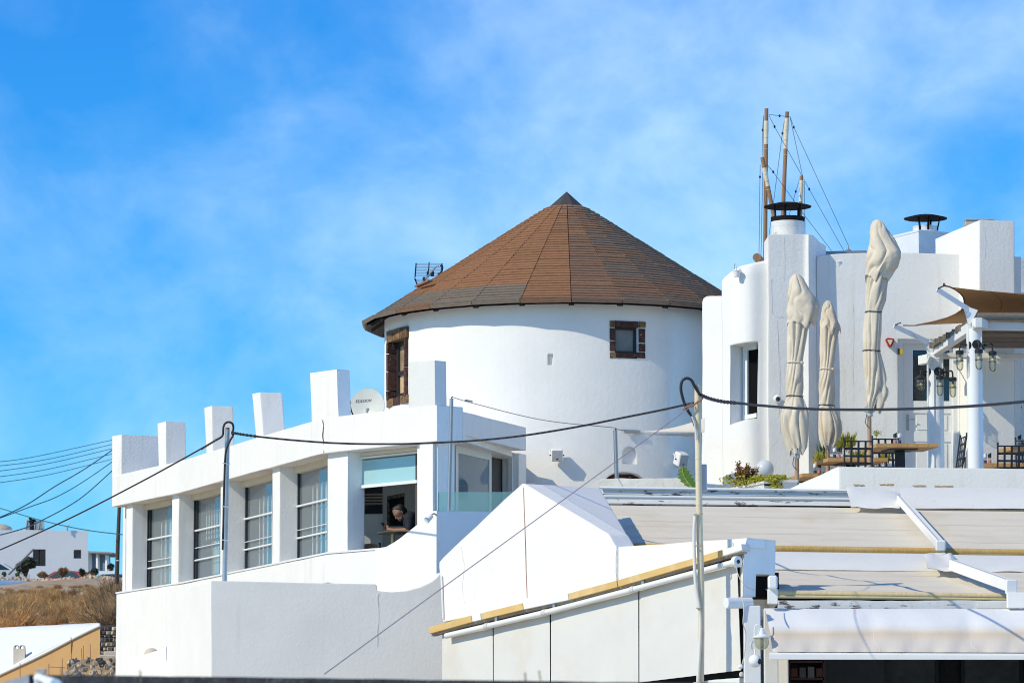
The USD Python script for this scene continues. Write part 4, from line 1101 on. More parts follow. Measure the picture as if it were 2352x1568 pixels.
rf = [ft[0], rbk, ebk, ft[1]]
gw.part('sloping_top', hull(np.vstack([np.array(rf), np.array(rf) - [0, 0, .12], [P(1436, 1240, 61.25)]])), GREYW, False)
back_ = [ft[0] - [0, 0, .05], rbk - [0, .02, .06], rbk - [0, 0, 2.2], ft[0] - [0, 0, 2.2]]
gw.part('back', prism([ft[0] + [.1, .15, -.14], rbk + [-.05, -.05, -.14], ebk + [-.2, 0, -.25], ebk + [-.2, 0, -2.2], ft[0] + [.1, .15, -2.2]], (.02, -.02, 0)), GREYW, False)
gw.part('drip_block', cbox(P(1427, 1239, 61.2), (.12, .2, .13), .01), PLASTER_W, False)
SEAM = M('rusty_seam', (0.36, 0.15, 0.11), 0.9, var=.3, vscale=20)
gw.part('seam', tube([gp.at(x, y, .002) for x, y in ((1202.4, 1119), (1205, 1190), (1207, 1250), (1208.5, 1310), (1211, 1372))], .006, 4), SEAM, True)
crack(gw, gp, [(1060, 1255), (1066, 1300), (1062, 1350), (1068, 1395)], .0022)
crack(gw, gp, [(1415, 1262), (1414, 1300), (1416, 1332)], .003)
gw.part('downpipe', tube([gp.at(x, y, .02) for x, y in ((1014, 1322), (1016, 1370), (1018, 1420))], .017, 6), WHITE_PL, True)
g2 = [(1416.5, 1256.5), (1500, 1251), (1600, 1243.5), (1713.4, 1235), (1716, 1236), (1716, 1258), (1700, 1256), (1560, 1296), (1416.5, 1338)]
gw.part('wall', rough(wall(gp, g2, .34, -.03), .2, .010), PLASTER, 30)
ep = Plane(1700, 58.45, 1790, 58.95, 1300)
eo = [(1716, 1234.5), (1781.5, 1241), (1780, 1319), (1737, 1317.5), (1735, 1370), (1706, 1370), (1707, 1300), (1711.5, 1252)]
gw.part('end_block', rough(prism([ep.at(x, y) for x, y in eo], (-.05, .42, 0)), .2, .006), M('end_white', (0.80, 0.77, 0.72), .8, var=.05, streak=((0.55, 0.45, 0.32), 1.4, 0.58, 0.8, .4), bevel=.02), 30)
gw.part('hollow', box(ep.at(1758, 1345, -.5), (.34, .5, .34)), M('void_black', (0.01, 0.01, 0.01), .9), False)
gw.done()
OCHRE = M('ochre_board', (0.66, 0.44, 0.17), 0.75, var=0.10, vscale=2.5, stretch=(1, 1, 4), spec=.2, stain=((0.74, 0.60, 0.36), 3, 0.5, 0.75, .7), bevel=.006)
eav = Thing('eaves_trim', 'slanting eaves trim of ochre and white boards above the pale panels', 'trim')
for x0, x1, mt in ((983.7, 1082, OCHRE), (1083, 1103, WHITE), (1104, 1200, OCHRE), (1201, 1304, WHITE), (1305, 1416, OCHRE), (1418, 1658, OCHRE), (1659, 1703, PLASTER_W)):
    xs = np.linspace(x0, x1, max(2, int((x1 - x0) / 45)))
    o_ = [(x, trim_y(x)) for x in xs] + [(x + 2, trim_y(x) + 14.5) for x in xs[::-1]]
    eav.part('board', wall(gp, o_, .14, .13), mt, False)
xs = np.linspace(990, 1703, 12)
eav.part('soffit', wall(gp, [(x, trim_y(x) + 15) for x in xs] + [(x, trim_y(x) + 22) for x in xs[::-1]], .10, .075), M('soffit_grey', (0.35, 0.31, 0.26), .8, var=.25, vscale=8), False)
eav.done()
PVC = M('pvc_white', (0.76, 0.75, 0.70), 0.55, var=0.03, vscale=5)
pp = [(1024.7, 1459.5), (1120, 1437), (1252, 1406), (1330, 1386), (1455, 1353), (1690, 1289.5)]
dpz = Thing('drain_pipe', 'long white plastic pipe slanting under the ochre trim', 'pipe')
for a, b in ((0, 1), (1, 2), (2, 4), (4, 5)):
    q = [gp.at(*pp[i], .10) for i in range(a, b + 1)]
    dpz.part('pipe_length', tube(smooth_path(q, 6) if len(q) > 2 else q, .041, 14), PVC, 40)
for i in (1, 2, 4):
    c = gp.at(*pp[i], .10); d_ = gp.at(pp[i][0] + 8, pp[i][1] - 2.2, .10) - c; d_ /= np.linalg.norm(d_)
    dpz.part('coupling', cyl(c - d_ * .05, c + d_ * .03, .050, n=16), M('coupling_white', (0.66, 0.60, 0.52), .5), 40)
    dpz.part('strap', beam(c + d_ * .2 + [0, 0, .02], c + d_ * .2 + [0, 0, .14], .05, .012, tuple(gp.n3())), GALV, False)
ec = gp.at(*pp[-1], .10)
fl = dpz.part('flange', cyl(ec + gp.e3() * -.02, ec + gp.e3() * .05, .075, n=20), PVC, 40)
dpz.part('bore', cyl(ec + gp.e3() * .04, ec + gp.e3() * .056, .028, n=14), BLACK, 40, under=fl)
dpz.done()
FABR = M('screen_fabric', (0.68, 0.66, 0.61), 0.85, var=0.04, vscale=2, stain=((0.60, 0.47, 0.32), 0.9, 0.5, 0.8, .5), bump=.1, bscale=60, spec=.15)
def pipe_y(x): return float(np.interp(x, [p[0] for p in pp], [p[1] for p in pp])) - 3
scr = Thing('screen_wall', 'row of pale grey fabric panels under the slanting pipe', 'screen')
scr.part('backing', wall(gp, [(1016, 1452)] + [(x, pipe_y(x) - 10) for x in (1120, 1252, 1455, 1700)] + [(1712, 1700), (1016, 1700)], .1, -.10), M('void_black', (0.01, 0.01, 0.01), .9), False)
for x0, x1, yb0, yb1 in ((1016, 1132, 1700, 1700), (1134.6, 1263, 1700, 1700), (1266, 1466, 1700, 1700), (1469, 1702, 1566, 1538)):
    xs = np.linspace(x0, x1 - (9 if x1 == 1702 else 0), 6)
    g_ = []
    for r in range(5):
        row = []
        for i, x in enumerate(xs):
            xx = x + (r / 4) * (9 if x1 == 1702 else 1) * (i / 5)
            yt = pipe_y(x); yb = yb0 + (yb1 - yb0) * i / 5
            row.append(gp.at(xx, yt + (yb - yt) * r / 4, .01 * math.sin(r * .8 + i) * .5))
        g_.append(row)
    scr.part('panel', sheet(g_, .008), FABR, True)
scr.done()

# low wall, balustrade, steel posts and tensioned sail in front of the windmill
lw_ = Plane(1352, 71.2, 1590, 71.0, 1110)
solo('low_wall', rough(wall(lw_, [(1350, 1250), (1352, 1119), (1374, 1103), (1381, 1099), (1470, 1098), (1566, 1097), (1574, 1099), (1584, 1122), (1584, 1250)], .35), .12, .02, 2.5),
     M('peeling_plaster', (0.74, 0.70, 0.62), .9, var=.06, vscale=3, bump=.6, bscale=14, stain=((0.58, 0.42, 0.26), 4, 0.58, 0.7, .7), peel=((0.12, 0.1, 0.1), 6, 0.70, 0.74, .9), bevel=.03), 'low peeling cream wall at the foot of the windmill', 'wall')
gbp = Plane(1008, 68.5, 1180, 69.1, 1150)
BALG = glass('balustrade_glass', tint=(0.78, 0.90, 0.84), ior=1.4, body=(0.70, 0.84, 0.68), bodyfac=0.30)
gb = Thing('glass_balustrade', 'teal tinted glass balustrade in front of the sliding door', 'balustrade')
gb.part('pane', wall(gbp, [(1008.5, 1129.5), (1180, 1129), (1180, 1185), (1008.5, 1185)], .012), BALG, False)
gb.part('edge', wall(gbp, [(1007.2, 1129.5), (1008.3, 1129.5), (1008.3, 1180), (1007.2, 1180)], .014), M('glass_edge', (0.10, 0.22, 0.2), .2), False)
gb.done()
def post(x, y0, y1, Y, r, label, lean=0):
    t = Thing('steel_post', label, 'post')
    a, b = P(x, y1, Y), P(x + lean, y0, Y)
    t.part('tube', tube([a, b], r, 16), STEEL, 40)
    t.part('cap', cyl(b, b + [0, 0, .012], r * 1.04, n=16), STEEL, 40)
    t.part('eye', tube([b, b + [0, 0, .03], b + [.02, 0, .045]], .008, 6), BLACK, True)
    t.done(); return b
pA = post(1031, 917, 1180, 68.0, .030, 'tall steel post before the sliding door', 6)
pB = post(1417, 989, 1118, 71.9, .034, 'short steel post above the low cream wall', -4)
WIRE = M('rusty_wire', (0.30, 0.14, 0.11), .7)
ws = Thing('stay_wire', 'thin reddish wire strung between the two steel posts', 'wire')
wq = [pA + [0, 0, .04], pA * .85 + pB * .15 + [0, 0, .0], pA * .45 + pB * .55 + [0, 0, -.05], pB + [0, 0, .05]]
ws.part('wire', tube(smooth_path(wq, 8), .006, 5), WIRE, True)
ws.part('turnbuckle', tube([wq[0] * .92 + wq[3] * .08 - [0, 0, .01], wq[0] * .88 + wq[3] * .12 - [0, 0, .01]], .014, 6), STEEL, True)
ws.done()
ss = Thing('shade_sail', 'taut cream shade sail stretched from the windmill wall towards the bamboo pole', 'shade sail')
SAILC = M('sail_cream', (0.70, 0.64, 0.54), .8, var=.04, vscale=5, thin=.15)
q0 = tower_pt(1452, 991, .03)
ss.part('bracket', box(q0, (.30, .03, .06), rotz(math.radians(24))), STEEL, False)
g_ = []
for i in range(9):
    t = i / 8
    a = P(1478 + 140 * t, 990 - 4 * t - 27 * t * t, 74.1 - 1.6 * t); b = P(1478 + 140 * t, 991.5 + 1.0 * t, 74.1 - 2.4 * t)
    g_.append([a * (1 - s) + b * s - [0, 0, .05 * t * math.sin(math.pi * s)] for s in np.linspace(0, 1, 5)])
ss.part('cloth', sheet(g_, .006), SAILC, True)
g_ = []
for i in range(6):
    t = i / 5
    a = P(1492 + 120 * t, 997 + .3 * t, 74.0 - 2.0 * t); b = P(1492 + 120 * t, 997.5 + 5 * t, 74.0 - 1.6 * t)
    g_.append([a, (a + b) / 2, b])
ss.part('cloth', sheet(g_, .006), M('sail_tan', (0.50, 0.38, 0.24), .8), True)
ss.part('cord', tube([q0 + [-.12, 0, .02], pB + [0, 0, .03]], .007, 5), BLACK, True)
ss.part('cord', tube([q0 + [.1, 0, -.01], P(1495, 998, 74.0)], .007, 5), STEEL, True)
ss.done()
# loudspeakers on the tower
GRILL = M('speaker_grill', (0.40, 0.40, 0.40), .6, var=.15, vscale=60)
def speaker(px, y, w, h, d, yaw, pitch, label, off):
    p_, u_, z_, n_ = tower_frame(px, y)
    c = tower_pt(px, y, off)
    R = rotz(yaw) @ rotx(pitch)
    t = Thing('loudspeaker', label, 'loudspeaker')
    b_ = t.part('case', cbox(c, (w, d, h), .018, R), WHITE_PL, 30)
    t.part('grill', cbox(c + R @ np.array([0, -d / 2 - .004, .0]), (w * .86, .012, h * .86), .004, R), GRILL, False, under=b_)
    t.part('badge', box(c + R @ np.array([0, -d / 2 - .012, -h * .28]), (.03, .006, .02), R), BLACK, False, under=b_)
    t.part('bracket', tube([c + R @ np.array([-w / 2 - .01, 0, 0]), c + R @ np.array([-w / 2 - .02, d * .4, h * .3]), tower_pt(px, y, 0) + [-w * .3, 0, h * .3]], .012, 6), WHITE_PL, True)
    t.part('knob', cyl(c + R @ np.array([-w / 2 - .025, 0, 0]), c + R @ np.array([w / 2 + .025, 0, 0]), .012, n=8), BLACK, 40)
    t.done()
speaker(1279, 1045, .20, .205, .17, math.radians(2), math.radians(10), 'white loudspeaker with grey grille on the lit middle of the tower wall', .16)
speaker(1564, 1054, .185, .235, .20, math.radians(28), math.radians(20), 'tilted white loudspeaker on the shaded right side of the tower', .18)

# ================================================================ RIGHT TERRACE PARAPET
pr = Thing('terrace_parapet', 'white terrace parapet with a slanted left end and peeling lower edge', 'parapet')
pa_, pb_ = Plane(1929, 69.3, 2400, 69.0, 1100), Plane(1800, 70.4, 1929, 69.3, 1100)
pr.part('wall', rough(wall(pa_, [(1929.3, 1300), (1929.3, 1073), (1934, 1071.6), (2150, 1074), (2400, 1077), (2400, 1300)], .3), .2, .008), PLASTER, 30)
pr.part('wall', rough(wall(pb_, [(1760, 1300), (1786, 1137), (1806, 1126.5), (1844, 1107.8), (1882, 1091.6), (1912, 1076.5), (1924, 1071.8), (1929, 1072.6), (1929, 1300)], .3), .2, .008), PLASTER, 30)
PEEL = M('bare_render', (0.58, 0.38, 0.20), .95, var=.2, vscale=10)
for x0, x1, y in ((1960, 1984, 1113), (2020, 2052, 1112), (2096, 2126, 1115), (2146, 2188, 1116)):
    n_ = 9; xs = np.linspace(x0, x1, n_)
    o_ = [(x, y - rng.uniform(.5, 2.2)) for x in xs] + [(x, y + rng.uniform(.3, 2.2)) for x in xs[::-1]]
    pr.part('bare_patch', wall(pa_, o_, .004, .012), PEEL, False)
pr.done()

# ================================================================ AWNINGS
CLOTH = M('awning_cloth', (0.80, 0.71, 0.56), .85, var=.05, vscale=1.5, stretch=(.6, .6, 9), spec=.15, stain=((0.62, 0.46, 0.27), .8, .52, .78, .55), streak=((0.55, 0.47, 0.36), 9, .6, .75, .35), thin=.1)
VAL = M('valance_ochre', (0.58, 0.36, 0.12), .85, var=.22, vscale=7, stretch=(5, 5, .6), spec=.15, stain=((0.74, 0.60, 0.36), 2, .5, .8, .5))
VALP = M('valance_cream', (0.68, 0.53, 0.30), .85, var=.15, vscale=6, stretch=(4, 4, .8), spec=.15, stain=((0.50, 0.32, 0.12), 3, .55, .75, .6))
CANV = M('white_canvas', (0.80, 0.77, 0.71), .8, var=.03, vscale=3, spec=.2, streak=((0.60, 0.42, 0.24), 2.2, .62, .78, .5), thin=.08)
PEELW = M('peeling_white', (0.74, 0.73, 0.70), .7, var=.05, vscale=4, peel=((0.10, 0.085, 0.08), 5.0, .575, .61, .95), bump=.3, bscale=16, bevel=.012)
def lerp(a, b, t): return a + (b - a) * t
def edge(x, xa, ya, Ya, xb, yb, Yb):
    """The point at picture column x on a straight level edge given by its two ends."""
    A, B = P(xa, ya, Ya), P(xb, yb, Yb)
    u = ray(x, (ya + yb) / 2)
    t = (A[1] * u[0] - A[0] * u[1]) / ((B[0] - A[0]) * u[1] - (B[1] - A[1]) * u[0])
    return A + (B - A) * t
def awning(t, top, bot, x0, x1, rows, sag):
    """Strips of cloth between two straight edges; x0, x1: (at top, at bottom)."""
    xs = np.linspace(0, 1, 14)
    for r in range(rows):
        g_ = []
        for s in np.linspace(0, 1, 5):
            q = (r + s * .985) / rows
            row = []
            for x in xs:
                a, b = edge(lerp(x0[0], x1[0], x), *top), edge(lerp(x0[1], x1[1], x), *bot)
                p_ = lerp(a, b, q)
                row.append(p_ + np.array([0, 0, -sag * math.sin(math.pi * s) ** .8 - sag * .12 * math.sin(9 * x + r * 2)]))
            g_.append(row)
        t.part('cloth_strip', sheet(g_, .006), CLOTH, True)
def bandq(top, bot, x0, x1, n=14, bulge=0.0, thick=.01, jit=0.0, rows=6):
    g_ = []
    for s in np.linspace(0, 1, rows):
        row = []
        for x in np.linspace(x0, x1, n):
            a, b = edge(x, *top), edge(x, *bot)
            row.append(lerp(a, b, s) + np.array([0, -bulge * math.sin(math.pi * s), jit * math.sin(x * .05 + s * 5) * s]))
        g_.append(row)
    return sheet(g_, thick)
ua = Thing('upper_awning', 'upper beige roof awning with a bright ochre front edge', 'awning')
T1t, T1b = (1395, 1160, 66.0, 2400, 1171.5, 66.9), (1440, 1247, 63.0, 2400, 1262, 63.9)
awning(ua, T1t, T1b, (1396, 1380), (2400, 2420), 7, .018)
ua.part('valance', bandq((1440, 1247.5, 62.95, 2400, 1262, 63.85), (1440, 1261, 62.93, 2400, 1274, 63.83), 1440, 2410, bulge=.02), VAL, True)
ua.part('front_bar', bandq((1440, 1261.3, 62.9, 2400, 1274.3, 63.8), (1440, 1262.8, 62.9, 2400, 1275.8, 63.8), 1440, 2410, thick=.05), M('bar_yellow', (0.62, 0.50, 0.26), .6), True)
# rolled white cover along the back edge
ua.part('cover', bandq((2060, 1119, 67.3, 2400, 1121, 67.5), (2060, 1167, 66.5, 2400, 1168, 66.8), 2066, 2410, bulge=.14, jit=.002, rows=8), CANV, True)
cv_ = [P(x, y, Y) for x, y, Y in ((1942, 1120, 66.9), (1949, 1137, 66.5), (1954, 1164, 66.3), (2000, 1166, 66.25), (2064, 1167, 66.2), (2066, 1140, 66.1), (2072, 1133, 66.2), (2040, 1124, 66.7), (2000, 1121, 67.0))]
g_ = []
topc = [(1942, 1120), (1960, 1121), (1985, 1122), (2010, 1124), (2035, 1129), (2055, 1131), (2068, 1134)]
botc = [(1954.5, 1164), (1970, 1165), (1990, 1166), (2012, 1166.5), (2034, 1166), (2050, 1167), (2066, 1166)]
for s in np.linspace(0, 1, 7):
    g_.append([lerp(P(*a, 66.75 - .0 * i), P(*b, 66.15), s) + np.array([0, -.07 * math.sin(math.pi * s) - .03 * math.sin(2.1 * i + 3 * s), .012 * math.sin(1.7 * i)]) for i, (a, b) in enumerate(zip(topc, botc))])
ua.part('cover', sheet(g_, .012), CANV, True, label='crumpled white cover wrapped round the end of the track')
def track(t, a, b, w, h, capw):
    arm = t.part('track_arm', beam(a, b, w, h, ch=.008), WHITE, 30)
    d_ = (b - a) / np.linalg.norm(b - a); s_ = np.cross(d_, [0, 0, 1]); s_ /= np.linalg.norm(s_)
    u_ = np.cross(s_, d_)
    t.part('groove', beam(a + u_ * (h / 2 + .001) + s_ * w * .2, b + u_ * (h / 2 + .001) + s_ * w * .2, .012, .008), M('groove_grey', (.35, .34, .33), .6), False, under=arm)
    t.part('end_cap', cbox(b + d_ * .02 - u_ * .01, (.05, w * 1.25, h * 1.35), .015, np.stack([d_, s_, u_], 1)), WHITE_PL, 30, under=arm)
    return arm
ta, tb = P(2068, 1146, 66.35), P(2160, 1250, 62.7)
track(ua, ta, tb, .115, .115, .1)
ua.part('bracket', cat([beam(tb - [.05, 0, .02], tb - [.05, 0, .16], .012, .03), beam(tb + [.04, 0, -.05], tb + [.05, 0, -.22], .012, .03), ]), GALV, False)
ua.part('foot', cbox(P(2153, 1278, 62.6), (.24, .14, .10), .008), WHITE, False)
ua.done()
la = Thing('lower_awning', 'lower beige roof awning with a double cream front edge', 'awning')
T2t, T2b = (1782, 1308.5, 61.6, 2400, 1315, 62.2), (1782, 1355, 58.9, 2400, 1364, 59.5)
awning(la, T2t, T2b, (1745, 1760), (2400, 2420), 4, .018)
la.part('valance', bandq((1782, 1355, 58.86, 2400, 1364, 59.46), (1782, 1365, 58.84, 2400, 1374, 59.44), 1785, 2410, bulge=.015), VALP, True)
la.part('valance', bandq((1782, 1366, 58.82, 2400, 1375, 59.42), (1782, 1371, 58.82, 2400, 1380, 59.42), 1785, 2410, bulge=.01), M('bar_yellow2', (0.66, 0.54, 0.26), .7, var=.1), True)
la.part('cover', bandq((1782, 1267, 62.2, 2400, 1276, 62.8), (1782, 1307, 61.55, 2400, 1315, 62.2), 1745, 2165, bulge=.12, jit=.003, rows=8), CANV, True)
la.part('cover', bandq((1782, 1268, 62.3, 2400, 1277, 62.9), (1782, 1306, 61.6, 2400, 1314, 62.25), 2185, 2410, bulge=.10, jit=.012, rows=8), CANV, True, label='creased white cover right of the lower track arm')
g_ = []
topc = [(2120, 1273), (2140, 1271), (2160, 1276), (2176, 1272), (2184, 1270), (2196, 1280), (2212, 1296)]
botc = [(2130, 1304), (2150, 1307), (2168, 1309.5), (2180, 1312), (2188, 1313.5), (2196, 1312), (2210, 1312)]
for s in np.linspace(0, 1, 7):
    g_.append([lerp(P(*a, 62.1), P(*b, 61.2), s) + np.array([0, -.09 * math.sin(math.pi * s) - .05 * math.sin(2.4 * i + 2 * s), .012 * math.sin(2.2 * i)]) for i, (a, b) in enumerate(zip(topc, botc))])
la.part('cover', sheet(g_, .012), CANV, True, label='crumpled white cover knotted round the top of the lower track arm')
tc_, td_ = P(2190, 1297, 61.3), P(2322, 1345, 58.6)
track(la, tc_, td_, .13, .15, .1)
la.part('bracket', cbox(P(2333, 1378, 58.55), (.24, .12, .21), .008), WHITE, False)
# motor end at the left
la.part('end_cap', cbox(P(1774.5, 1337, 58.3), (.125, .16, .185), .022), WHITE_PL, 30)
la.part('bracket', cbox(P(1774.5, 1369, 58.35), (.135, .10, .20), .006), WHITE, False)
la.done()
gt = Thing('gutter', 'peeling white gutter and pipe along the back of the upper awning', 'gutter')
gA, gB = (1383, 1119, 67.2, 1960, 1128, 67.9), (1383, 1137, 67.0, 1960, 1144, 67.7)
gt.part('board', bandq((1383, 1118.5, 67.15, 1960, 1126, 67.8), (1383, 1135, 67.1, 1960, 1141, 67.75), 1383, 1962, thick=.03), PEELW, False)
gt.part('lip', bandq((1378, 1117.6, 67.1, 1960, 1125, 67.75), (1378, 1121, 67.05, 1960, 1128, 67.7), 1378, 1965, thick=.02), WHITE, False)
gt.part('pipe', tube([edge(x, 1390, 1140.5, 66.7, 1960, 1147, 67.3) for x in np.linspace(1388, 1962, 6)], .032, 12), PVC, 40)
gt.part('board', bandq((1390, 1145.5, 66.9, 1960, 1152, 67.5), (1390, 1156.5, 66.85, 1960, 1163, 67.45), 1388, 1962, thick=.03), PEELW, False)
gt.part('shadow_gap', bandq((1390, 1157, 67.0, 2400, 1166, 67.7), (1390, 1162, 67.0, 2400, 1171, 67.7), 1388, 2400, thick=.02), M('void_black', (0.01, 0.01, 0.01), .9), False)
gt.done()
bm = Thing('timber_beam', 'cracked white timber beam above the drop canvas', 'beam')
bm.part('beam', rough(prism([edge(1787, 1782, 1378, 58.7, 2400, 1379, 58.9), edge(2420, 1782, 1378, 58.7, 2400, 1379, 58.9), edge(2420, 1782, 1397, 58.7, 2400, 1399, 58.9), edge(1787, 1782, 1397, 58.7, 2400, 1399, 58.9)], (0, .16, 0)), .12, .01, 4), PEELW, 30)
bm.part('patch_plate', prism([edge(2245, 1782, 1382, 58.66, 2400, 1382, 58.86), edge(2330, 1782, 1382, 58.66, 2400, 1382, 58.86), edge(2330, 1782, 1396, 58.66, 2400, 1397, 58.86), edge(2245, 1782, 1396, 58.66, 2400, 1397, 58.86)], (0, .03, 0)), WHITE, False)
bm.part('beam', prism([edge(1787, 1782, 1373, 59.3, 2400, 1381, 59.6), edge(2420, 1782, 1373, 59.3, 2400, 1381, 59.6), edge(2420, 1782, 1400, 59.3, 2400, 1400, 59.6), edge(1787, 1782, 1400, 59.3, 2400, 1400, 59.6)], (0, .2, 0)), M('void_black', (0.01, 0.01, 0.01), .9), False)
bm.done()
zt_, zb_d = P(2000, 1398, 58.5)[2], P(2000, 1497, 57.8)[2]
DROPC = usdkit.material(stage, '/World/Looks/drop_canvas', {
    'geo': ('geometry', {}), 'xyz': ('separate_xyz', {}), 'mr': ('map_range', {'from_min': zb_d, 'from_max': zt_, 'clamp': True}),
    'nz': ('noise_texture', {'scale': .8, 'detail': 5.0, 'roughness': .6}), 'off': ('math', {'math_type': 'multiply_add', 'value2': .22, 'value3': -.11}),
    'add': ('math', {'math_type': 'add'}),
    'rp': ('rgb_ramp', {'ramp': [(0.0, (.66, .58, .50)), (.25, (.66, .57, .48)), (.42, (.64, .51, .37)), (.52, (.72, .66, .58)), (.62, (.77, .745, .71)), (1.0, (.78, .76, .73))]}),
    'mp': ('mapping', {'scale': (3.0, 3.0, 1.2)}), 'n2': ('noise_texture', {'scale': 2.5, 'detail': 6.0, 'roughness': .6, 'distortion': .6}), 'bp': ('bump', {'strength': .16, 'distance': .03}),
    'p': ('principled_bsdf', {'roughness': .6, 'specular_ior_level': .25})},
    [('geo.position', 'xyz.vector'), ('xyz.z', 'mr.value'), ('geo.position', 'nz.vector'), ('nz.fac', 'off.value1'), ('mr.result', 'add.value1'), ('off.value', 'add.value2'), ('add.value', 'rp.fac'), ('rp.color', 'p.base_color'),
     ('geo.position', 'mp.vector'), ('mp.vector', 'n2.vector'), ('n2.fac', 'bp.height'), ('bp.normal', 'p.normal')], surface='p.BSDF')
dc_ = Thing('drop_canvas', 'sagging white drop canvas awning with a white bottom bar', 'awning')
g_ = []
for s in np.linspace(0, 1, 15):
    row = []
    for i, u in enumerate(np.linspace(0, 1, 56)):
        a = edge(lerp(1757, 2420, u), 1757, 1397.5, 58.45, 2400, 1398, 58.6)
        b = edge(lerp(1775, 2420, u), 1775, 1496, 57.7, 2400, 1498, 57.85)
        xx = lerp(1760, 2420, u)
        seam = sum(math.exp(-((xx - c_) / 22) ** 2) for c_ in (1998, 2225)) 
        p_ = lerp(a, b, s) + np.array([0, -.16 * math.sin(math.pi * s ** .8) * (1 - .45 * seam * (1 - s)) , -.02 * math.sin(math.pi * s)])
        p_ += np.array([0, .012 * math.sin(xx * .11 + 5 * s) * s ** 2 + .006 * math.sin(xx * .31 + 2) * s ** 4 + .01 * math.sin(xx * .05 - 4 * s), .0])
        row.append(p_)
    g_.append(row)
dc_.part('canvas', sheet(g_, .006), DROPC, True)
dc_.part('bottom_bar', cat([tube([edge(x, 1767, 1502.5, 57.7, 2400, 1505, 57.85) for x in (1767.5, 2420)], .030, 10), prism([edge(1767.5, 1767, 1504, 57.66, 2400, 1506, 57.81), edge(2420, 1767, 1504, 57.66, 2400, 1506, 57.81), edge(2420, 1767, 1513.5, 57.66, 2400, 1514, 57.81), edge(1767.5, 1767, 1513.5, 57.66, 2400, 1514, 57.81)], (0, .05, 0))]), WHITE, 30)
for c_ in (1998, 2225):
    dc_.part('seam', tube([g_[k][int((c_ + k * 1.2 - 1760) / 660 * 55)] + np.array([0, -.004, 0]) for k in range(15)], .002, 4), CANV, True)
dc_.done()
# white posts and the odds and ends at the corner
def pxbox(name, label, x0, x1, y0, y1, Y, depth, mat, cat_='post', yaw=0.0):
    a, b = P(x0, y1, Y), P(x1, y0, Y)
    return solo(name, cbox(((a[0] + b[0]) / 2, Y + depth / 2, (a[2] + b[2]) / 2), (b[0] - a[0], depth, b[2] - a[2]), .008, rotz(yaw)), mat, label, cat_)
POSTW = M('post_white', (0.72, 0.71, 0.69), .6, var=.05, vscale=4, streak=((0.56, 0.46, 0.34), 2, .56, .76, .4), bevel=.012)
pxbox('corner_post', 'white corner post under the notched wall end', 1711, 1747, 1390, 1720, 58.0, .2, POSTW)
pxbox('corner_post', 'second white post just right of the hanging lantern', 1757, 1787, 1396, 1720, 58.5, .14, POSTW)
pxbox('door_jamb', 'pale door jamb at the left of the dark opening', 1788, 1811, 1510, 1720, 58.9, .2, GREYW)
lgn = Thing('log_stub', 'white painted log stub poking out left of the corner post', 'log')
la_, lb2 = P(1667, 1384, 57.9), P(1724, 1383.5, 58.1)
lgn.part('log', rough(tube([la_, lerp(la_, lb2, .5), lb2], [.073, .075, .075], 18), .06, .004, 6), PEELW, 40)
lgn.done()
lt = Thing('porch_lantern', 'white porch lantern with a clear glass bowl on the corner post', 'lantern')
lc = P(1749.5, 1464, 57.75); kl = PX(57.75)
lt.part('cap', lathe([(0, 0), (21.5 * kl, 0), (22 * kl, 3 * kl), (13 * kl, 6 * kl), (9 * kl, 9 * kl), (9 * kl, 14 * kl), (7 * kl, 15 * kl), (7 * kl, 20 * kl), (4 * kl, 23 * kl), (0, 23 * kl)], lc, 24), WHITE_PL, 35)
lt.part('bowl', lathe([(0, -27 * kl), (8 * kl, -26 * kl), (14 * kl, -21 * kl), (17 * kl, -12 * kl), (16 * kl, 0)], lc, 24), glass('lantern_glass', tint=(0.80, 0.78, 0.66), body=(0.6, 0.55, 0.4), bodyfac=.25), True)
lt.part('bracket', tube(smooth_path([lc + [0, 0, 23 * kl], lc + [-4 * kl, 0, 29 * kl], lc + [-13 * kl, 0, 29 * kl], lc + [-16 * kl, .02, 18 * kl], lc + [-16 * kl, .06, -2 * kl]], 6), .010, 7), WHITE_PL, True)
lt.part('hook', tube(smooth_path([lc + [-14 * kl, .02, -6 * kl], lc + [-23 * kl, .02, -12 * kl], lc + [-22 * kl, .02, -24 * kl], lc + [-13 * kl, .02, -28 * kl]], 6), .011, 7), WHITE_PL, True)
lt.done()
cm_ = Thing('security_camera', 'white dome security camera hanging low on the corner post', 'camera')
cc2 = P(1734.5, 1516.5, 57.65)
cm_.part('body', ball(cc2, 15 * kl, 3), WHITE_PL, True)
lk = np.array([.72, -.68, -.12]); lk /= np.linalg.norm(lk)
lr = cm_.part('lens_ring', cyl(cc2 + lk * 12.5 * kl, cc2 + lk * 15.4 * kl, 7 * kl, 6 * kl), BLACK, 40)
cm_.part('lens', cyl(cc2 + lk * 15 * kl, cc2 + lk * 15.8 * kl, 3.5 * kl, 3 * kl), M('lens_black', (.006, .006, .008), .1), 40, under=lr)
cm_.part('stem', tube([cc2 + [0, 0, 14 * kl], cc2 + [0, .0, 24 * kl], cc2 + [0, .1, 26 * kl]], .012, 7), WHITE_PL, True)
cm_.done()
cl_ = Thing('loose_cable', 'thin cream cable dangling down the corner post', 'cable')
CREAMC = M('cream_cable', (0.60, 0.54, 0.45), .6)
cl_.part('cable', tube(smooth_path([P(1690, 1300, 57.9), P(1698, 1325, 57.7), P(1712, 1345, 57.6), P(1735, 1356, 57.9)], 6), .006, 5), CREAMC, True)
cl_.part('cable', tube(smooth_path([P(1704, 1370, 57.7), P(1709, 1395, 57.6), P(1707, 1430, 57.6), P(1713, 1455, 57.7), P(1710, 1500, 57.7), P(1704, 1527, 57.7)], 6), .007, 5), CREAMC, True)
cl_.part('clip', cbox(P(1701, 1530, 57.6), (.07, .06, .06), .02), WHITE_PL, 30)
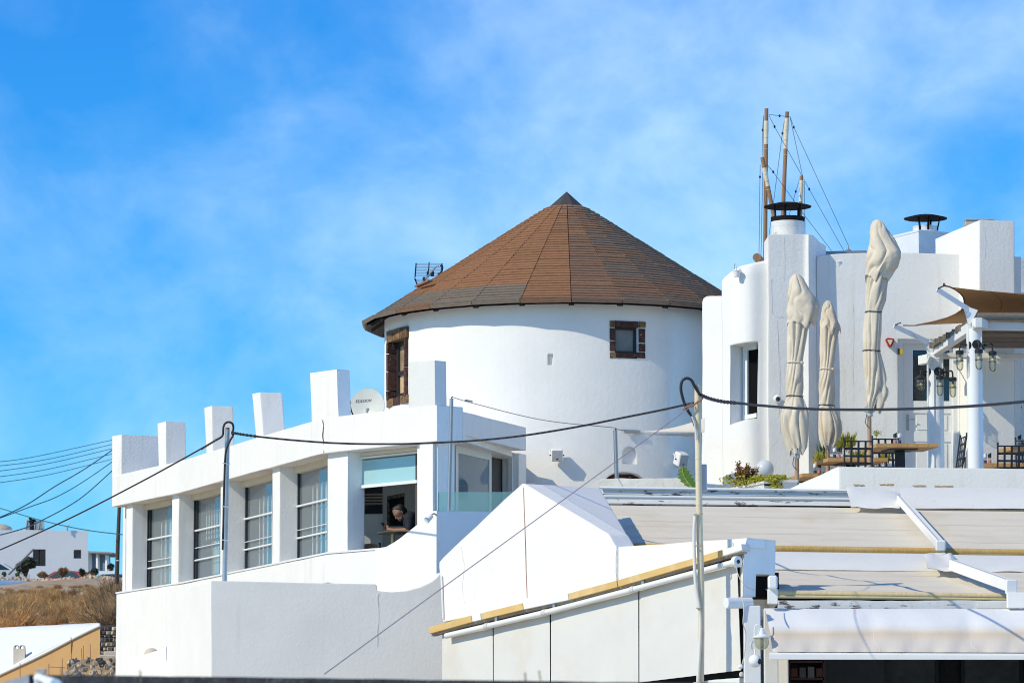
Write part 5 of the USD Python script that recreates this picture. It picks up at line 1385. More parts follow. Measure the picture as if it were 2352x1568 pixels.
cl_.part('clip', cbox(P(1703, 1548, 57.6), (.06, .06, .07), .02), CREAMC, 30)
cl_.done()
led = Plane(1500, 58.95, 1705, 58.3, 1560)
solo('window_ledge', rough(wall(led, [(1590, 1700), (1592, 1566), (1640, 1560), (1699, 1555), (1700, 1700)], .4), .15, .006), PLASTER_W, 'low white ledge at the foot of the bamboo pole', 'ledge')
# the dark room behind the drop canvas
rm = Thing('dark_room', 'dark shop interior under the drop canvas', 'room')
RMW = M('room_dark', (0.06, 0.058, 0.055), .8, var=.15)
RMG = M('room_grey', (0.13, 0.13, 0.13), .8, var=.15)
xa_, xb_ = P(1790, 1540, 59.2)[0], P(2460, 1540, 59.2)[0]
za_, zb_ = P(1800, 1720, 59)[2], P(1800, 1402, 59.2)[2]
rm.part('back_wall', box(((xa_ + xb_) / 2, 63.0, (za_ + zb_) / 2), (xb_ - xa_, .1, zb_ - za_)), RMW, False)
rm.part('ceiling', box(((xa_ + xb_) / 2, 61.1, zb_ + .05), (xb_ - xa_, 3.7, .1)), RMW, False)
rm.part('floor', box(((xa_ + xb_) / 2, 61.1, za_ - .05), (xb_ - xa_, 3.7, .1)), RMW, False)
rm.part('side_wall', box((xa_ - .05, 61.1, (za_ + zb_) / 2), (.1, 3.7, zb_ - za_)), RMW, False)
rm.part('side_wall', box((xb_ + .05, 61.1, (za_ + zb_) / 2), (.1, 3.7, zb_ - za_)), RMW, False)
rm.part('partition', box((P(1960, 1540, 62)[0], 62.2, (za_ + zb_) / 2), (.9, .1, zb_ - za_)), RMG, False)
rm.done()
sh = Thing('shelf_unit', 'dark shelf unit with boxes inside the shop doorway', 'shelf')
sx0, sx1 = P(1812, 1540, 60)[0], P(1892, 1540, 60)[0]
DW2 = M('shelf_wood', (0.07, 0.03, 0.022), .6, var=.2)
for yv in (1519, 1558, 1600):
    z_ = P(1850, yv, 60)[2]; sh.part('board', box(((sx0 + sx1) / 2, 60.1, z_), (sx1 - sx0, .3, .03)), DW2, False)
for x_ in (sx0, sx1):
    sh.part('upright', box((x_, 60.1, P(1850, 1540, 60)[2] - .1), (.03, .3, .9)), DW2, False)
for k_ in range(4):
    sh.part('box', cbox((sx0 + .07 + k_ * .115, 60.0, P(1850, 1556 - 0, 60)[2] + .075), (.09, .1, .12 + .02 * (k_ % 3)), .006), M('shelf_box%d' % k_, ((.12, .03, .02), (.10, .10, .10), (.16, .14, .12), (.08, .03, .02))[k_], .6), False)
sh.done()
for i_, (xc_, lab) in enumerate(((2085, 'dark framed picture behind the leaves in the shop'), (2278, 'dark framed picture at the right of the shop'))):
    fr_ = Thing('framed_picture', lab, 'picture')
    c_ = P(xc_, 1545, 62.8)
    fr_.part('frame', cat([box(c_ + [s_ * .42, 0, 0], (.05, .06, .6)) for s_ in (-1, 1)] + [box(c_ + [0, 0, s_ * .28], (.8, .06, .05)) for s_ in (-1, 1)]), BLACK, False)
    fr_.part('print', box(c_ + [0, .02, 0], (.8, .01, .52)), M('print_grey', (.17, .17, .16), .7, var=.3, vscale=8), False)
    fr_.done()
# ================================================================ FOLDED PARASOLS
PCL = M('parasol_cloth', (0.72, 0.62, 0.48), .85, var=.07, vscale=5, bump=.25, bscale=45, stain=((0.58, 0.44, 0.28), 1.5, .52, .75, .6), thin=.06)
POLEW = M('parasol_pole', (0.42, 0.27, 0.16), .6, var=.1, vscale=4, stretch=(4, 4, 1))
HUBM = M('hub_grey', (0.50, 0.50, 0.48), .4)
def profile(rows, n):
    r = np.array(rows, float); y = np.linspace(r[0, 0], r[-1, 0], n)
    return y, np.interp(y, r[:, 0], r[:, 1]), np.interp(y, r[:, 0], r[:, 2])
def cloth_body(rows, Y, folds, twist, seed, n=80, m=120, amp=.19, open_end=True, jag=0.0, ties=()):
    """A folded canopy: outline rows (y, left, right) with pleats that spiral round it."""
    rg = np.random.default_rng(seed)
    y, xl, xr = profile(rows, n)
    k = PX(Y); grid = []
    ph = rg.uniform(0, 6.28, 4)
    for i in range(n):
        t = i / (n - 1)
        c = P((xl[i] + xr[i]) / 2, y[i], Y); hw = (xr[i] - xl[i]) / 2 * k
        pin = min([abs(y[i] - ty) for ty in ties] + [60]) / 60
        a_ = amp * (.45 + .55 * pin)
        th = np.linspace(0, 2 * math.pi, m, endpoint=False)
        w = twist * t * 3 + .35 * math.sin(9 * t + ph[0])
        ang = th + .22 * np.sin(2 * th + ph[0] + 7 * t) + .12 * np.sin(5 * th + ph[2] - 4 * t)
        f = np.abs(np.sin((ang * folds + w * folds) / 2)) ** .55
        f2 = np.sin(th * 3 + ph[1] + 5 * t + 1.1 * np.sin(6 * t + ph[2]))
        q3 = np.stack([np.cos(th + w) * 3.2, np.sin(th + w) * 3.2, np.full(m, t * 9.0)], 1)
        f3 = meshkit.fbm(q3 + seed, 3, seed) - .5
        rr = hw * (.97 - a_ * 1.8 + a_ * 1.9 * f + a_ * .4 * f2 + .10 * f3 * (.4 + .6 * pin))
        dz = -jag * k * (np.abs(np.sin(th * 2.5 + ph[3])) ** 1.5 + .3 * np.sin(th * 9 + ph[1])) * max(0, t - .55) / .45
        grid.append(np.stack([c[0] + rr * np.cos(th), c[1] + rr * .85 * np.sin(th), c[2] + dz], 1))
    g = np.array(grid)
    v = g.reshape(-1, 3); f = []
    for i in range(n - 1):
        for j in range(m):
            a, b, c, d = i * m + j, i * m + (j + 1) % m, (i + 1) * m + (j + 1) % m, (i + 1) * m + j
            f += [[a, c, b], [a, d, c]]
    top = len(v); v = np.vstack([v, g[0].mean(0) + [0, 0, .01]])
    f += [[top, j, (j + 1) % m] for j in range(m)]
    return v, np.array(f)
def parasol(label, Y, hood, body, ties, xp, yp0, yp1, seed, xtop=None):
    t = Thing('parasol', label, 'parasol', 'folded cream parasols on the terrace')
    k = PX(Y)
    cp_ = t.part('canopy', cloth_body(body, Y, 9, .7, seed, ties=[q[0] for q in ties], jag=16), PCL, True)
    t.part('hood', cloth_body(hood, Y, 5, .25, seed + 5, n=48, amp=.11, jag=15), PCL, True, under=cp_)
    for ty, dark in ties:
        yy, xl, xr = profile(body, 200)
        i = int(np.argmin(abs(yy - ty)))
        c = P((xl[i] + xr[i]) / 2, ty, Y); hw = (xr[i] - xl[i]) / 2 * k * 1.0
        t.part('tie', tube([c + [hw * math.cos(a), hw * .87 * math.sin(a), .008 * math.sin(2 * a)] for a in np.linspace(0, 2 * math.pi, 25)], .008 if dark else .013, 6), RUBBER if dark else PCL, True, under=cp_)
        if not dark:
            t.part('knot', ball(c + [hw * .75, -hw * .6, -.01], (.035, .03, .03), 1), PCL, True, under=cp_)
    a, b = P(xp, yp1, Y), P(xp, yp0, Y)
    t.part('pole', tube([a, [a[0] + (b[0] - a[0]) * .5, Y, (a[2] + b[2]) / 2], [a[0], Y, b[2] + .9]], .036, 18), POLEW, 40)
    hb = P(xp, yp0 + 4, Y)
    t.part('runner', lathe([(.03, -.09), (.052, -.085), (.052, -.02), (.075, -.015), (.08, .05), (.03, .06)], hb, 20), HUBM, 30)
    for q in range(6):
        an = q * math.pi / 3 + .3
        t.part('rib_end', cbox(hb + [.075 * math.cos(an), .075 * math.sin(an), .03], (.03, .03, .09), .006), HUBM, False)
    t.part('cord', tube(smooth_path([hb + [-.05, -.05, -.05], hb + [-.07, -.05, -.2], hb + [-.01, -.05, -.28]], 5), .006, 5), RUBBER, True)
    return t.done()
parasol('tall folded cream parasol with a torn hood, left one beside the chimney pillar', 71.5,
        [(629, 1824, 1834), (634, 1818, 1841), (642, 1812, 1848), (660, 1809, 1858), (678, 1807.5, 1870), (692, 1807, 1881), (705, 1806.5, 1884), (722, 1806, 1880), (738, 1806, 1872)],
        [(680, 1813, 1860), (720, 1809, 1862), (745, 1806.5, 1861), (790, 1807.5, 1852), (833, 1808, 1845), (842, 1807, 1847), (870, 1805, 1848), (900, 1806, 1846), (910, 1806.5, 1845), (918, 1804, 1848), (930, 1799, 1855), (951, 1793, 1861), (970, 1794.5, 1861), (985, 1798, 1860), (1000, 1803, 1858), (1015, 1808, 1856), (1028, 1815, 1847)],
        [(833, 0), (910, 1)], 1830.5, 1036, 1118, 3)
parasol('shortest folded cream parasol, the middle one of the three', 72.3,
        [(691, 1897, 1906), (696, 1892, 1911), (706, 1888, 1916), (722, 1885.5, 1921), (740, 1883, 1928), (752, 1882, 1932)],
        [(725, 1888, 1920), (757, 1882, 1929), (790, 1882.5, 1922), (848, 1882.5, 1916), (858, 1881, 1918), (880, 1879.5, 1918), (924, 1880, 1918), (931, 1880, 1917.5), (940, 1878.5, 1920), (955, 1877.8, 1928), (965, 1877.6, 1932), (985, 1878, 1934), (998, 1880, 1930), (1012, 1886, 1920)],
        [(848, 0), (931, 1)], 1901.5, 1014, 1130, 11)
parasol('tallest folded cream parasol with a ragged hood in front of the door side wall', 70.7,
        [(505, 2010, 2021), (509, 2004, 2028), (520, 1999.5, 2036), (545, 1995.5, 2052), (565, 1992.5, 2064), (580, 1990.5, 2074), (592, 1989, 2073), (606, 1987.5, 2066), (620, 1986.5, 2054), (630, 1986, 2046)],
        [(580, 1994, 2052), (600, 1990, 2049), (640, 1988, 2041), (690, 1987, 2036), (717, 1987, 2026), (725, 1986, 2027), (760, 1982, 2026), (806, 1981.5, 2022.5), (815, 1981, 2025), (831, 1981, 2029), (870, 1984, 2038), (893, 1986.7, 2042), (912, 1987, 2036), (930, 1991, 2024)],
        [(717, 1), (806, 1)], 1997.3, 940, 1110, 23)

# ================================================================ TERRACE FLOORS, TABLES, CHAIRS
ZT1, ZT2, ZT3 = P(2080, 1018, 70.3)[2], P(1950, 1051, 71.4)[2], P(1870, 1087, 71.6)[2]
xA, xB, xC = P(1975, 1100, 71)[0], P(1895, 1100, 71)[0], P(1800, 1100, 71)[0]
tf_ = Thing('terrace_steps', 'stepped white terrace floor behind the parapet', 'terrace', None, 'structure')
for x0, x1, z, y0 in ((xA, 11.0, ZT1 - .75, 69.7), (xB, xA - .003, ZT2 - .75, 70.1), (xC - 1.6, xB - .003, ZT3 - .75, 70.9)):
    tf_.part('floor', box(((x0 + x1) / 2, (y0 + 73.9) / 2, z - .6), (x1 - x0, 73.9 - y0, 1.2)), PLASTER, False)
tf_.done()
TABW = M('table_wood', (0.46, 0.26, 0.10), .55, var=.2, vscale=5, stretch=(1, 6, 3), spec=.35, stain=((0.10, 0.06, 0.03), 9, .64, .72, .7), bevel=.004)
def table(label, fl, fr, ytop, Y, dX, dY, group='wooden terrace tables'):
    """Front edge from picture column fl to fr at height ytop; runs back along (dX, dY)."""
    t = Thing('table', label, 'table', group)
    a, b = P(fl, ytop, Y), P(fr, ytop, Y); z = a[2]; w = b - a; bk = np.array([dX, dY, 0])
    n = 6
    e_ = w / np.linalg.norm(w)
    for i in range(n):
        q0, q1 = a + w * (i / n) + e_ * .0015, a + w * ((i + 1) / n) - e_ * .0015
        t.part('plank', hexa([q0 - [0, 0, .06], q1 - [0, 0, .06], q1 + bk - [0, 0, .06], q0 + bk - [0, 0, .06], q0, q1, q1 + bk, q0 + bk]), TABW, False)
    c = a + w / 2 + bk / 2
    t.part('bearer', hexa([c - w * .22 - bk * .25 - [0, 0, .085], c + w * .22 - bk * .25 - [0, 0, .085], c + w * .22 + bk * .25 - [0, 0, .085], c - w * .22 + bk * .25 - [0, 0, .085],
                           c - w * .24 - bk * .27 - [0, 0, .061], c + w * .24 - bk * .27 - [0, 0, .061], c + w * .24 + bk * .27 - [0, 0, .061], c - w * .24 + bk * .27 - [0, 0, .061]]), BLACK, False)
    t.part('pedestal', cbox(c - [0, 0, .40], (.16, .11, .63), .01), BLACK, False)
    t.part('foot', cbox(c - [0, 0, .733], (.5, .5, .03), .008), BLACK, False)
    return t.done(), c
_, c1 = table('largest wooden table, under the tallest folded parasol', 2013, 2156, 1018, 70.3, -.18, .85)
_, c2 = table('wooden table behind the lattice chair, one step down beside the middle parasol', 1901.6, 2040, 1050.8, 71.3, -.18, .8)
_, c3 = table('lowest wooden table, half hidden by the slanted parapet', 1843, 1975, 1086.5, 71.9, -.17, .8)
_, c4 = table('wooden table at the right edge of the picture', 2335, 2470, 1022, 70.6, -.22, .8)
_, c5 = table('lower wooden table behind the chairs right of the white columns', 2255, 2400, 1063, 72.6, -.1, .75)
def make_chair(label, pos, rz):
    t = Thing('chair', label, 'chair', 'black iron lattice chairs on the terrace')
    hw, hb, sh_ = .225, 1.0, .41
    tl = -.07
    S = lambda x, y, z: np.array([x, y, z])
    back = lambda x, z: S(x, .20 - tl * (z - sh_) / .5 * 1.0, z)
    for s in (-1, 1):
        t.part('rear_leg', tube([S(s * hw, .26, 0), S(s * hw, .20, sh_), back(s * hw, hb)], .014, 8), BLACK, 40)
        t.part('finial', ball(back(s * hw, hb + .012), .019, 1), BLACK, True)
        t.part('front_leg', tube([S(s * hw, -.21, 0), S(s * hw, -.20, sh_)], .013, 8), BLACK, 40)
        t.part('side_rail', tube([S(s * hw, -.2, sh_ - .01), S(s * hw, .2, sh_ - .01)], .011, 6), BLACK, 40)
        t.part('stretcher', tube([S(s * hw, -.2, .18), S(s * hw, .23, .18)], .008, 6), BLACK, 40)
    t.part('seat', cbox(S(0, 0, sh_), (.45, .41, .025), .008), M('seat_black', (.02, .02, .02), .8), 30)
    for z in (.97, .50):
        t.part('rail', tube([back(-hw, z), back(hw, z)], .011, 8), BLACK, 40)
    STRAP = M('strap_black', (0.016, 0.017, 0.02), .55)
    for i in range(3):
        z = .618 + i * .117
        t.part('strap', beam(back(-hw, z) + S(0, -.006, 0), back(hw, z) + S(0, -.006, 0), .006, .036), STRAP, False)
    for i in range(3):
        x = -.115 + i * .115
        t.part('strap', beam(back(x, .495) + S(0, .004, 0), back(x, .975) + S(0, .004, 0), .036, .006, (0, 1, 0)), STRAP, False)
    R = rotz(math.radians(rz)); pos = np.array(pos, float)
    # built at the origin, so that copies can refer to it
    x = UsdGeom.Xform.Define(stage, t.path); x.AddTranslateOp().Set(Gf.Vec3d(*pos)); x.AddRotateZOp().Set(float(rz))
    tagprim(x.GetPrim(), *t.meta)
    for key, m, mat, smooth, lab, kind in t.parts:
        usdkit.mesh(stage, key, m, mat, smooth=smooth)
    return t
def chair_at(px, ytop, Y): p = P(px, ytop, Y); return p - [0, 0, 1.01]
ch = make_chair('black lattice-backed chair between the middle table and the tallest parasol pole', chair_at(1966, 1011, 69.9), 180 + 4)
for lab, px, yt, Y, rz in (('black lattice-backed chair standing behind the largest table', 2042, 999, 72.0, 8), ('black chair seen edge-on right of the thinner white column', 2174, 998, 70.6, -82),
                           ('black lattice-backed chair in front of the table at the right edge', 2318, 1022, 69.9, 182), ('black lattice-backed chair behind the table at the right edge', 2370, 1003, 72.4, 4),
                           ('black lattice-backed chair tucked against the lower table right of the columns', 2290, 1054, 73.3, -6), ('black lattice-backed chair at the lowest table, mostly behind the slanted parapet', 1868, 1082, 72.95, 5)):
    dup(ch, chair_at(px, yt, Y), rz, lab)
gm = Thing('chair_post', 'single thin black chair post beside the thicker white column', 'chair')
gm.part('post', tube([P(2243 - 27, 1100, 70.9), P(2216 + .5, 1052, 70.9)], .012, 8), BLACK, 40)
gm.part('finial', ball(P(2216.5, 1051, 70.9), .017, 1), BLACK, True)
# --- salt and pepper mills
MILLG = glass('mill_glass', tint=(.9, .9, .9))
PINK, PEPPER = M('pink_salt', (0.62, 0.24, 0.17), .7, var=.3, vscale=60), M('peppercorn', (0.05, 0.045, 0.04), .7, var=.6, vscale=70)
def mill_pair(x, ybase, Y, tall, labs):
    for i, (dx, cap, fill) in enumerate(((0, BLACK, PINK), (1, WHITE_PL, PEPPER))):
        if tall < 0: dx = 1 - dx
        k = PX(Y); c = P(x + dx * 10.2, ybase, Y); 
        t = Thing('pepper_mill' if fill is PEPPER else 'salt_mill', labs[i], 'mill')
        t.part('filling', lathe([(0, .003), (.030, .003), (.026, .055), (0, .058)], c, 18), fill, 40)
        t.part('glass', lathe([(.034, 0), (.034, .006), (.028, .085), (.026, .09)], c, 18), MILLG, 40)
        t.part('collar', cyl(c + [0, 0, .088], c + [0, 0, .10], .027), STEEL, 40)
        pr_ = lathe([(0, .10), (.029, .10), (.031, .168), (0, .168)], c, 18)
        pr_[0][:, 2] += np.where(pr_[0][:, 2] > c[2] + .15, (pr_[0][:, 0] - c[0]) * .55, 0)
        t.part('cap', pr_, cap, 30)
        t.done()
mill_pair(2056, 1018.5, 70.5, 1, ('pink salt mill with a slanted black cap on the largest table', 'pepper mill with a slanted white cap on the largest table'))
mill_pair(1917, 1051, 71.55, -1, ('salt mill with a black cap on the middle table', 'pepper mill with a white cap on the middle table'))
mill_pair(1872, 1087, 72.0, -1, ('pink salt mill with a black cap on the lowest table', 'pepper mill with a white cap on the lowest table'))
mill_pair(2342, 1023, 70.8, 1, ('pink salt mill with a black cap on the table at the right edge', 'pepper mill with a white cap on the table at the right edge'))
mill_pair(2263, 1064, 72.8, -1, ('salt mill on the lower table right of the columns', 'pepper mill with a pale cap on the lower table right of the columns'))
gm.done()

# ================================================================ PLANTS
LEAF_Y = M('leaf_yellowgreen', (0.44, 0.42, 0.05), .6, var=.45, vscale=9, rnd=.1, thin=.25)
LEAF_G = M('leaf_green', (0.055, 0.13, 0.03), .5, var=.3, vscale=9, thin=.2)
LEAF_R = M('leaf_bronze', (0.22, 0.11, 0.03), .5, var=.5, vscale=12, thin=.2)
STEM = M('stem_brown', (0.10, 0.045, 0.03), .8, var=.3)
SOIL = M('soil', (0.06, 0.045, 0.035), .95)
def blades(c, n, h, spread, w, rg, up=.8):
    """Fleshy finger leaves standing up from c."""
    out = []
    for _ in range(n):
        a = rg.uniform(0, 6.28); r = spread * math.sqrt(rg.uniform(0, 1))
        b = c + [r * math.cos(a), r * math.sin(a), 0]
        hh = h * rg.uniform(.55, 1.1)
        lean = np.array([math.cos(a), math.sin(a), 0]) * rg.uniform(.05, .5) * hh
        p0, p1, p2 = b, b + lean * .5 + [0, 0, hh * .6 * up], b + lean + [0, 0, hh]
        s = np.array([-math.sin(a), math.cos(a), 0]) * w * rg.uniform(.6, 1.2); d = np.array([math.cos(a), math.sin(a), .3]) * w * .4
        v = np.array([p0 - s * .5, p0 + s * .5, p1 + s, p1 - s, p2, p1 + d, p0 + d * .5])
        out.append((v, np.array([[0, 1, 2], [0, 2, 3], [3, 2, 4], [0, 6, 5], [0, 5, 3], [1, 5, 6], [1, 2, 5], [3, 5, 4], [2, 4, 5]])))
    return cat(out)
def leaves(pts, size, rg, flat=.4):
    """Small leaves scattered at the points."""
    n = len(pts); a = rg.normal(size=(n, 3)); a /= np.linalg.norm(a, axis=1, keepdims=True)
    b = rg.normal(size=(n, 3)); b -= a * (a * b).sum(1, keepdims=True); b /= np.linalg.norm(b, axis=1, keepdims=True)
    s = size * rg.uniform(.6, 1.3, n)[:, None]
    nn = np.cross(a, b)
    v = np.stack([pts - a * s, pts + b * s * flat + nn * s * .15, pts + a * s, pts - b * s * flat + nn * s * .15], 1).reshape(-1, 3)
    k = np.arange(n)[:, None] * 4
    return v, np.vstack([k + [0, 1, 2], k + [0, 2, 3]])
def trough(name, label, a, b, w, h, mat=None):
    """A long planter between two top corners a, b."""
    t = Thing(name, label, 'planter', 'white plastic planters on the terrace')
    a, b = np.array(a), np.array(b); d = b - a; d[2] *= 1; L = np.linalg.norm(d[:2]); e = d / np.linalg.norm(d); s = np.array([-e[1], e[0], 0]); s /= np.linalg.norm(s)
    z = np.array([0, 0, 1.0])
    i0, i1 = a + e * .04, b - e * .04
    t.part('tub', hexa([i0 - z * h - s * w * .36, i1 - z * h - s * w * .36, i1 - z * h + s * w * .36, i0 - z * h + s * w * .36, a - z * .02 - s * w * .46, b - z * .02 - s * w * .46, b - z * .02 + s * w * .46, a - z * .02 + s * w * .46]), WHITE_PL, False)
    t.part('rim', cat([beam(a - s * w * .48, b - s * w * .48, .03, .04), beam(a + s * w * .48, b + s * w * .48, .03, .04), beam(a - s * w * .5, a + s * w * .5, .03, .041), beam(b - s * w * .5, b + s * w * .5, .03, .041)]), WHITE_PL, False)
    t.part('soil', hexa([a - z * .05 - s * w * .44, b - z * .05 - s * w * .44, b - z * .05 + s * w * .44, a - z * .05 + s * w * .44, a - z * .015 - s * w * .44, b - z * .015 - s * w * .44, b - z * .015 + s * w * .44, a - z * .015 + s * w * .44]), SOIL, False)
    return t.done()
rg = np.random.default_rng(5)
ra, rb_ = P(1770, 1108, 70.9), P(1690, 1121, 72.3)
rb_[2] = ra[2]
trough('planter', 'long white planter full of trailing yellow-green creeper below the globe lamp', rb_, ra, .26, .22)
trough('planter', 'small white planter end just right of the trailing creeper', P(1792, 1107, 71.0), P(1827, 1106, 71.05), .28, .19)
trough('planter', 'white planter behind the middle table holding finger-leaved succulents', P(1893, 1047, 73.2), P(1935, 1047, 73.2), .25, .2)
trough('planter', 'white planter behind the largest table pedestal', P(2030, 1068, 73.2), P(2062, 1068, 73.2), .25, .2)
cpts = []
for _ in range(2000):
    t = rg.uniform(0, 1)
    q = rb_ * (1 - t) + ra * t if rg.random() < .75 else P(rg.uniform(1655, 1806), 0, 71.2) * [1, 0, 0] + [0, 71.3 + rg.normal(0, .2), ra[2] - .02]
    hgt = .10 + .07 * meshkit.noise(np.array([q[0] * 5, q[1] * 3, 1.0]))
    cpts.append(q + [rg.normal(0, .05), rg.normal(0, .10), rg.uniform(.05, 1) * hgt])
for _ in range(500):     # hanging over the end
    cpts.append(P(rg.normal(1780, 5.5), rg.uniform(1092, 1124), 70.85 + rg.normal(0, .08)))
for _ in range(420):
    cpts.append(P(rg.uniform(1765, 1806), rg.uniform(1090, 1101), 71.2 + rg.normal(0, .1)))
cr_ = Thing('creeper', 'trailing yellow-green creeper spilling over the long white planter', 'plant')
cr_.part('leaves', leaves(np.array(cpts), .022, rg, .6), LEAF_Y, False, kind='stuff')
cr_.part('stems', cat([tube(smooth_path([np.array(cpts[i]) for i in rg.integers(0, 2000, 3)] and [P(1660 + 14 * i, 1112 - .9 * i + rg.normal(0, 2), 71.4), P(1668 + 14 * i, 1106 - .8 * i, 71.3), P(1676 + 14 * i, 1109 - .9 * i, 71.2)], 4), .005, 4) for i in range(10)]), STEM, False, kind='stuff')
cr_.done()
bs = Thing('jade_bush', 'bronze-leaved branching succulent bush left of the globe lamp', 'plant')
base_ = P(1712, 1112, 71.7)
br, tips = [], []
for _ in range(26):
    tip = P(rg.normal(1707, 13), rg.uniform(1064, 1104), 71.7 + rg.normal(0, .12))
    mid = (base_ + tip) / 2 + rg.normal(0, .03, 3)
    br.append(tube(smooth_path([base_ + rg.normal(0, .02, 3), mid, tip], 4), [.010, .009, .008, .007, .006, .006, .005, .005, .004][:9], 5)); tips += [tip, (mid + tip) / 2, mid * .3 + tip * .7]
bs.part('branches', cat(br), STEM, False)
bl_ = np.vstack([t_ + rg.normal(0, .026, (22, 3)) for t_ in tips])
bs.part('leaves', leaves(bl_, .020, rg, .7), LEAF_R, False, kind='stuff')
bs.done()
def fingers(label, spots, mat, h, n=26, w=.010, spread=.07):
    t = Thing('succulent', label, 'plant')
    t.part('leaves', cat([blades(P(x, y, Y), n, h, spread, w, rg) for x, y, Y in spots]), mat, False, kind='stuff')
    t.part('stems', cat([tube([P(x, y + 12, Y), P(x + rg.normal(0, 2), y - 3, Y)], .008, 5) for x, y, Y in spots]), STEM, False, kind='stuff')
    t.done()
fingers('bright finger-leaved succulent between the middle parasol pole and the lattice chair', [(1932, 1028, 73.2), (1938, 1018, 73.2), (1926, 1032, 73.1), (1945, 1025, 73.3)], LEAF_Y, .20, 40)
fingers('taller finger-leaved succulent just above the lattice chair back', [(1954, 1014, 73.3), (1958, 1024, 73.3), (1950, 1030, 73.2)], LEAF_Y, .18, 30)
fingers('small bushy succulent at the corner of the middle table', [(1878, 1060, 72.9), (1886, 1056, 72.9), (1882, 1050, 73.0)], LEAF_Y, .13, 34)
fingers('dark green spiky succulent left of the middle parasol pole', [(1889, 1040, 73.2), (1893, 1046, 73.2)], LEAF_G, .22, 22)
fingers('low succulents seen through the lattice of the chair', [(1962, 1050, 73.2), (1982, 1050, 73.2), (1972, 1055, 73.1)], LEAF_Y, .16, 26)
fingers('low succulents under the largest table', [(2027, 1054, 73.2), (2040, 1056, 73.2), (2032, 1062, 73.1)], LEAF_Y, .15, 24)
fl_ = Thing('flower_stalk', 'thin pale yellow flower stalk above the chair behind the largest table', 'plant')
sp_ = []
for i in range(7):
    sp_.append(tube(smooth_path([P(2012, 1012, 73.2), P(2013, 1003, 73.2), P(2013 + (i - 3) * 2.6, 990 + abs(i - 3) * 1.5, 73.2 + .02 * (i % 3))], 4), .004, 4))
fl_.part('stalks', cat(sp_), LEAF_Y, False)
fl_.part('flowers', leaves(np.vstack([P(2013 + (i - 3) * 2.6, 990 + abs(i - 3) * 1.5, 73.2) + rg.normal(0, .018, (14, 3)) for i in range(7)]), .012, rg, .6), M('pale_flower', (0.42, 0.42, 0.16), .7), False, kind='stuff')
fl_.done()
bt_ = Thing('banana_leaf', 'single torn green banana leaf beside the bamboo pole', 'plant')
g_ = []
for i in range(13):
    t = i / 12
    c = lerp(P(1593, 1122, 70.6), P(1568, 1073, 70.9), t) + [-.05 * math.sin(t * 3), 0, 0]
    w_ = .12 * math.sin(math.pi * min(t * .85 + .12, 1)) ** .7 * (1 - .35 * (i % 2))
    g_.append([c + [-w_, .03, .05 * w_], c, c + [w_, .03, .03 + .2 * w_]])
bt_.part('blade', sheet(g_, .004), M('banana_green', (0.10, 0.20, 0.03), .45, var=.25, vscale=14, stretch=(1, 1, 3), thin=.25), False)
bt_.part('midrib', tube([np.array(r[1]) - [0, .006, 0] for r in g_], .006, 5), LEAF_Y, True)
bt_.done()

# ================================================================ PERGOLA at the right edge
pg = Thing('pergola', 'white pergola with two round columns and a dark slatted roof at the right edge', 'pergola')
zp = lambda x, y: (2009.8 + x / 4.5525, 603 + y / 4.5525)
YC1, YC2 = 72.9, 70.2
COLM = M('column_white', (0.78, 0.78, 0.77), .55, var=.02, vscale=3, bevel=.005)
def column(x0, x1, ytop, Y, lab):
    c = P((x0 + x1) / 2, 1120, Y); r = (x1 - x0) / 2 * PX(Y)
    zt = P((x0 + x1) / 2, ytop, Y)[2]
    k = pg.part('column', lathe([(r, -.3), (r, zt - c[2])], c, 36), COLM, 50)
    for s in (-1, 1):
        pg.part('strap', cbox([c[0] + s * r * .80, Y - r * .66, zt - .16], (.035, .015, .46), .003), WHITE, False, under=k)
    return np.array([c[0], Y, zt]), r
k1, r1 = column(2131, 2170, 812, YC1, 'a'); k2, r2 = column(2223.5, 2260, 756, YC2, 'b')
WBEAM = M('beam_white', (0.74, 0.73, 0.70), .6, var=.04, vscale=4, bump=.15, bscale=14, streak=((0.50, 0.42, 0.32), 2.5, .58, .78, .5), bevel=.01)
d12 = (k2 - k1); 
pg.part('beam', beam(k1 - d12 * .10 + [0, 0, .03], k2 + d12 * .12 + [0, 0, .06], .12, .16, ch=.006), WBEAM, 30)
pg.part('beam', beam(P(2240, 748.5, YC2 + .05), P(2420, 751, YC2 + .15), .10, .13, ch=.006), WBEAM, 30)
pg.part('beam', beam(P(2160, 817, YC1 + .05), P(2420, 820, YC1 + .1), .10, .09, ch=.006), WBEAM, 30)
pg.part('beam_end', cbox(P(2251, 743, YC2 - .15), (.16, .32, .145), .015, rotz(math.radians(-28))), WBEAM, 30)
pg.part('beam_end', cbox(P(2124, 826, YC1 - .1), (.10, .3, .16), .012, rotz(math.radians(25))), WBEAM, 30)
GREYW2 = M('weathered_slat', (0.20, 0.175, 0.145), .85, var=.35, vscale=9, stretch=(1, 8, 8), rnd=.3, bump=.4, bscale=18)
NS = 27
e0, e1 = P(2136, 793, YC1 - .2), P(2227, 739, YC2 + .12)
for i in range(NS):
    t = i / (NS - 1)
    a = lerp(e0, e1, t) + [rng.uniform(-.03, .02), 0, rng.uniform(-.008, .008)]
    b = np.array([P(2440, 760, a[1])[0], a[1] + rng.uniform(-.02, .02), a[2] + rng.uniform(-.01, .01)])
    pg.part('slat', beam(a, b, .085, .085 + rng.uniform(0, .02)), GREYW2, False)
lga, lgb = P(2243, 727, YC2 - .08), P(2430, 729.5, YC2 + .0)
pg.part('log', tube([lga, lerp(lga, lgb, .5) + [0, 0, .01], lgb], .062, 16), GREYW2, 40, label='round weathered log lying along the front edge of the roof')
ARM = M('arm_white', (0.76, 0.77, 0.78), .4, var=.02)
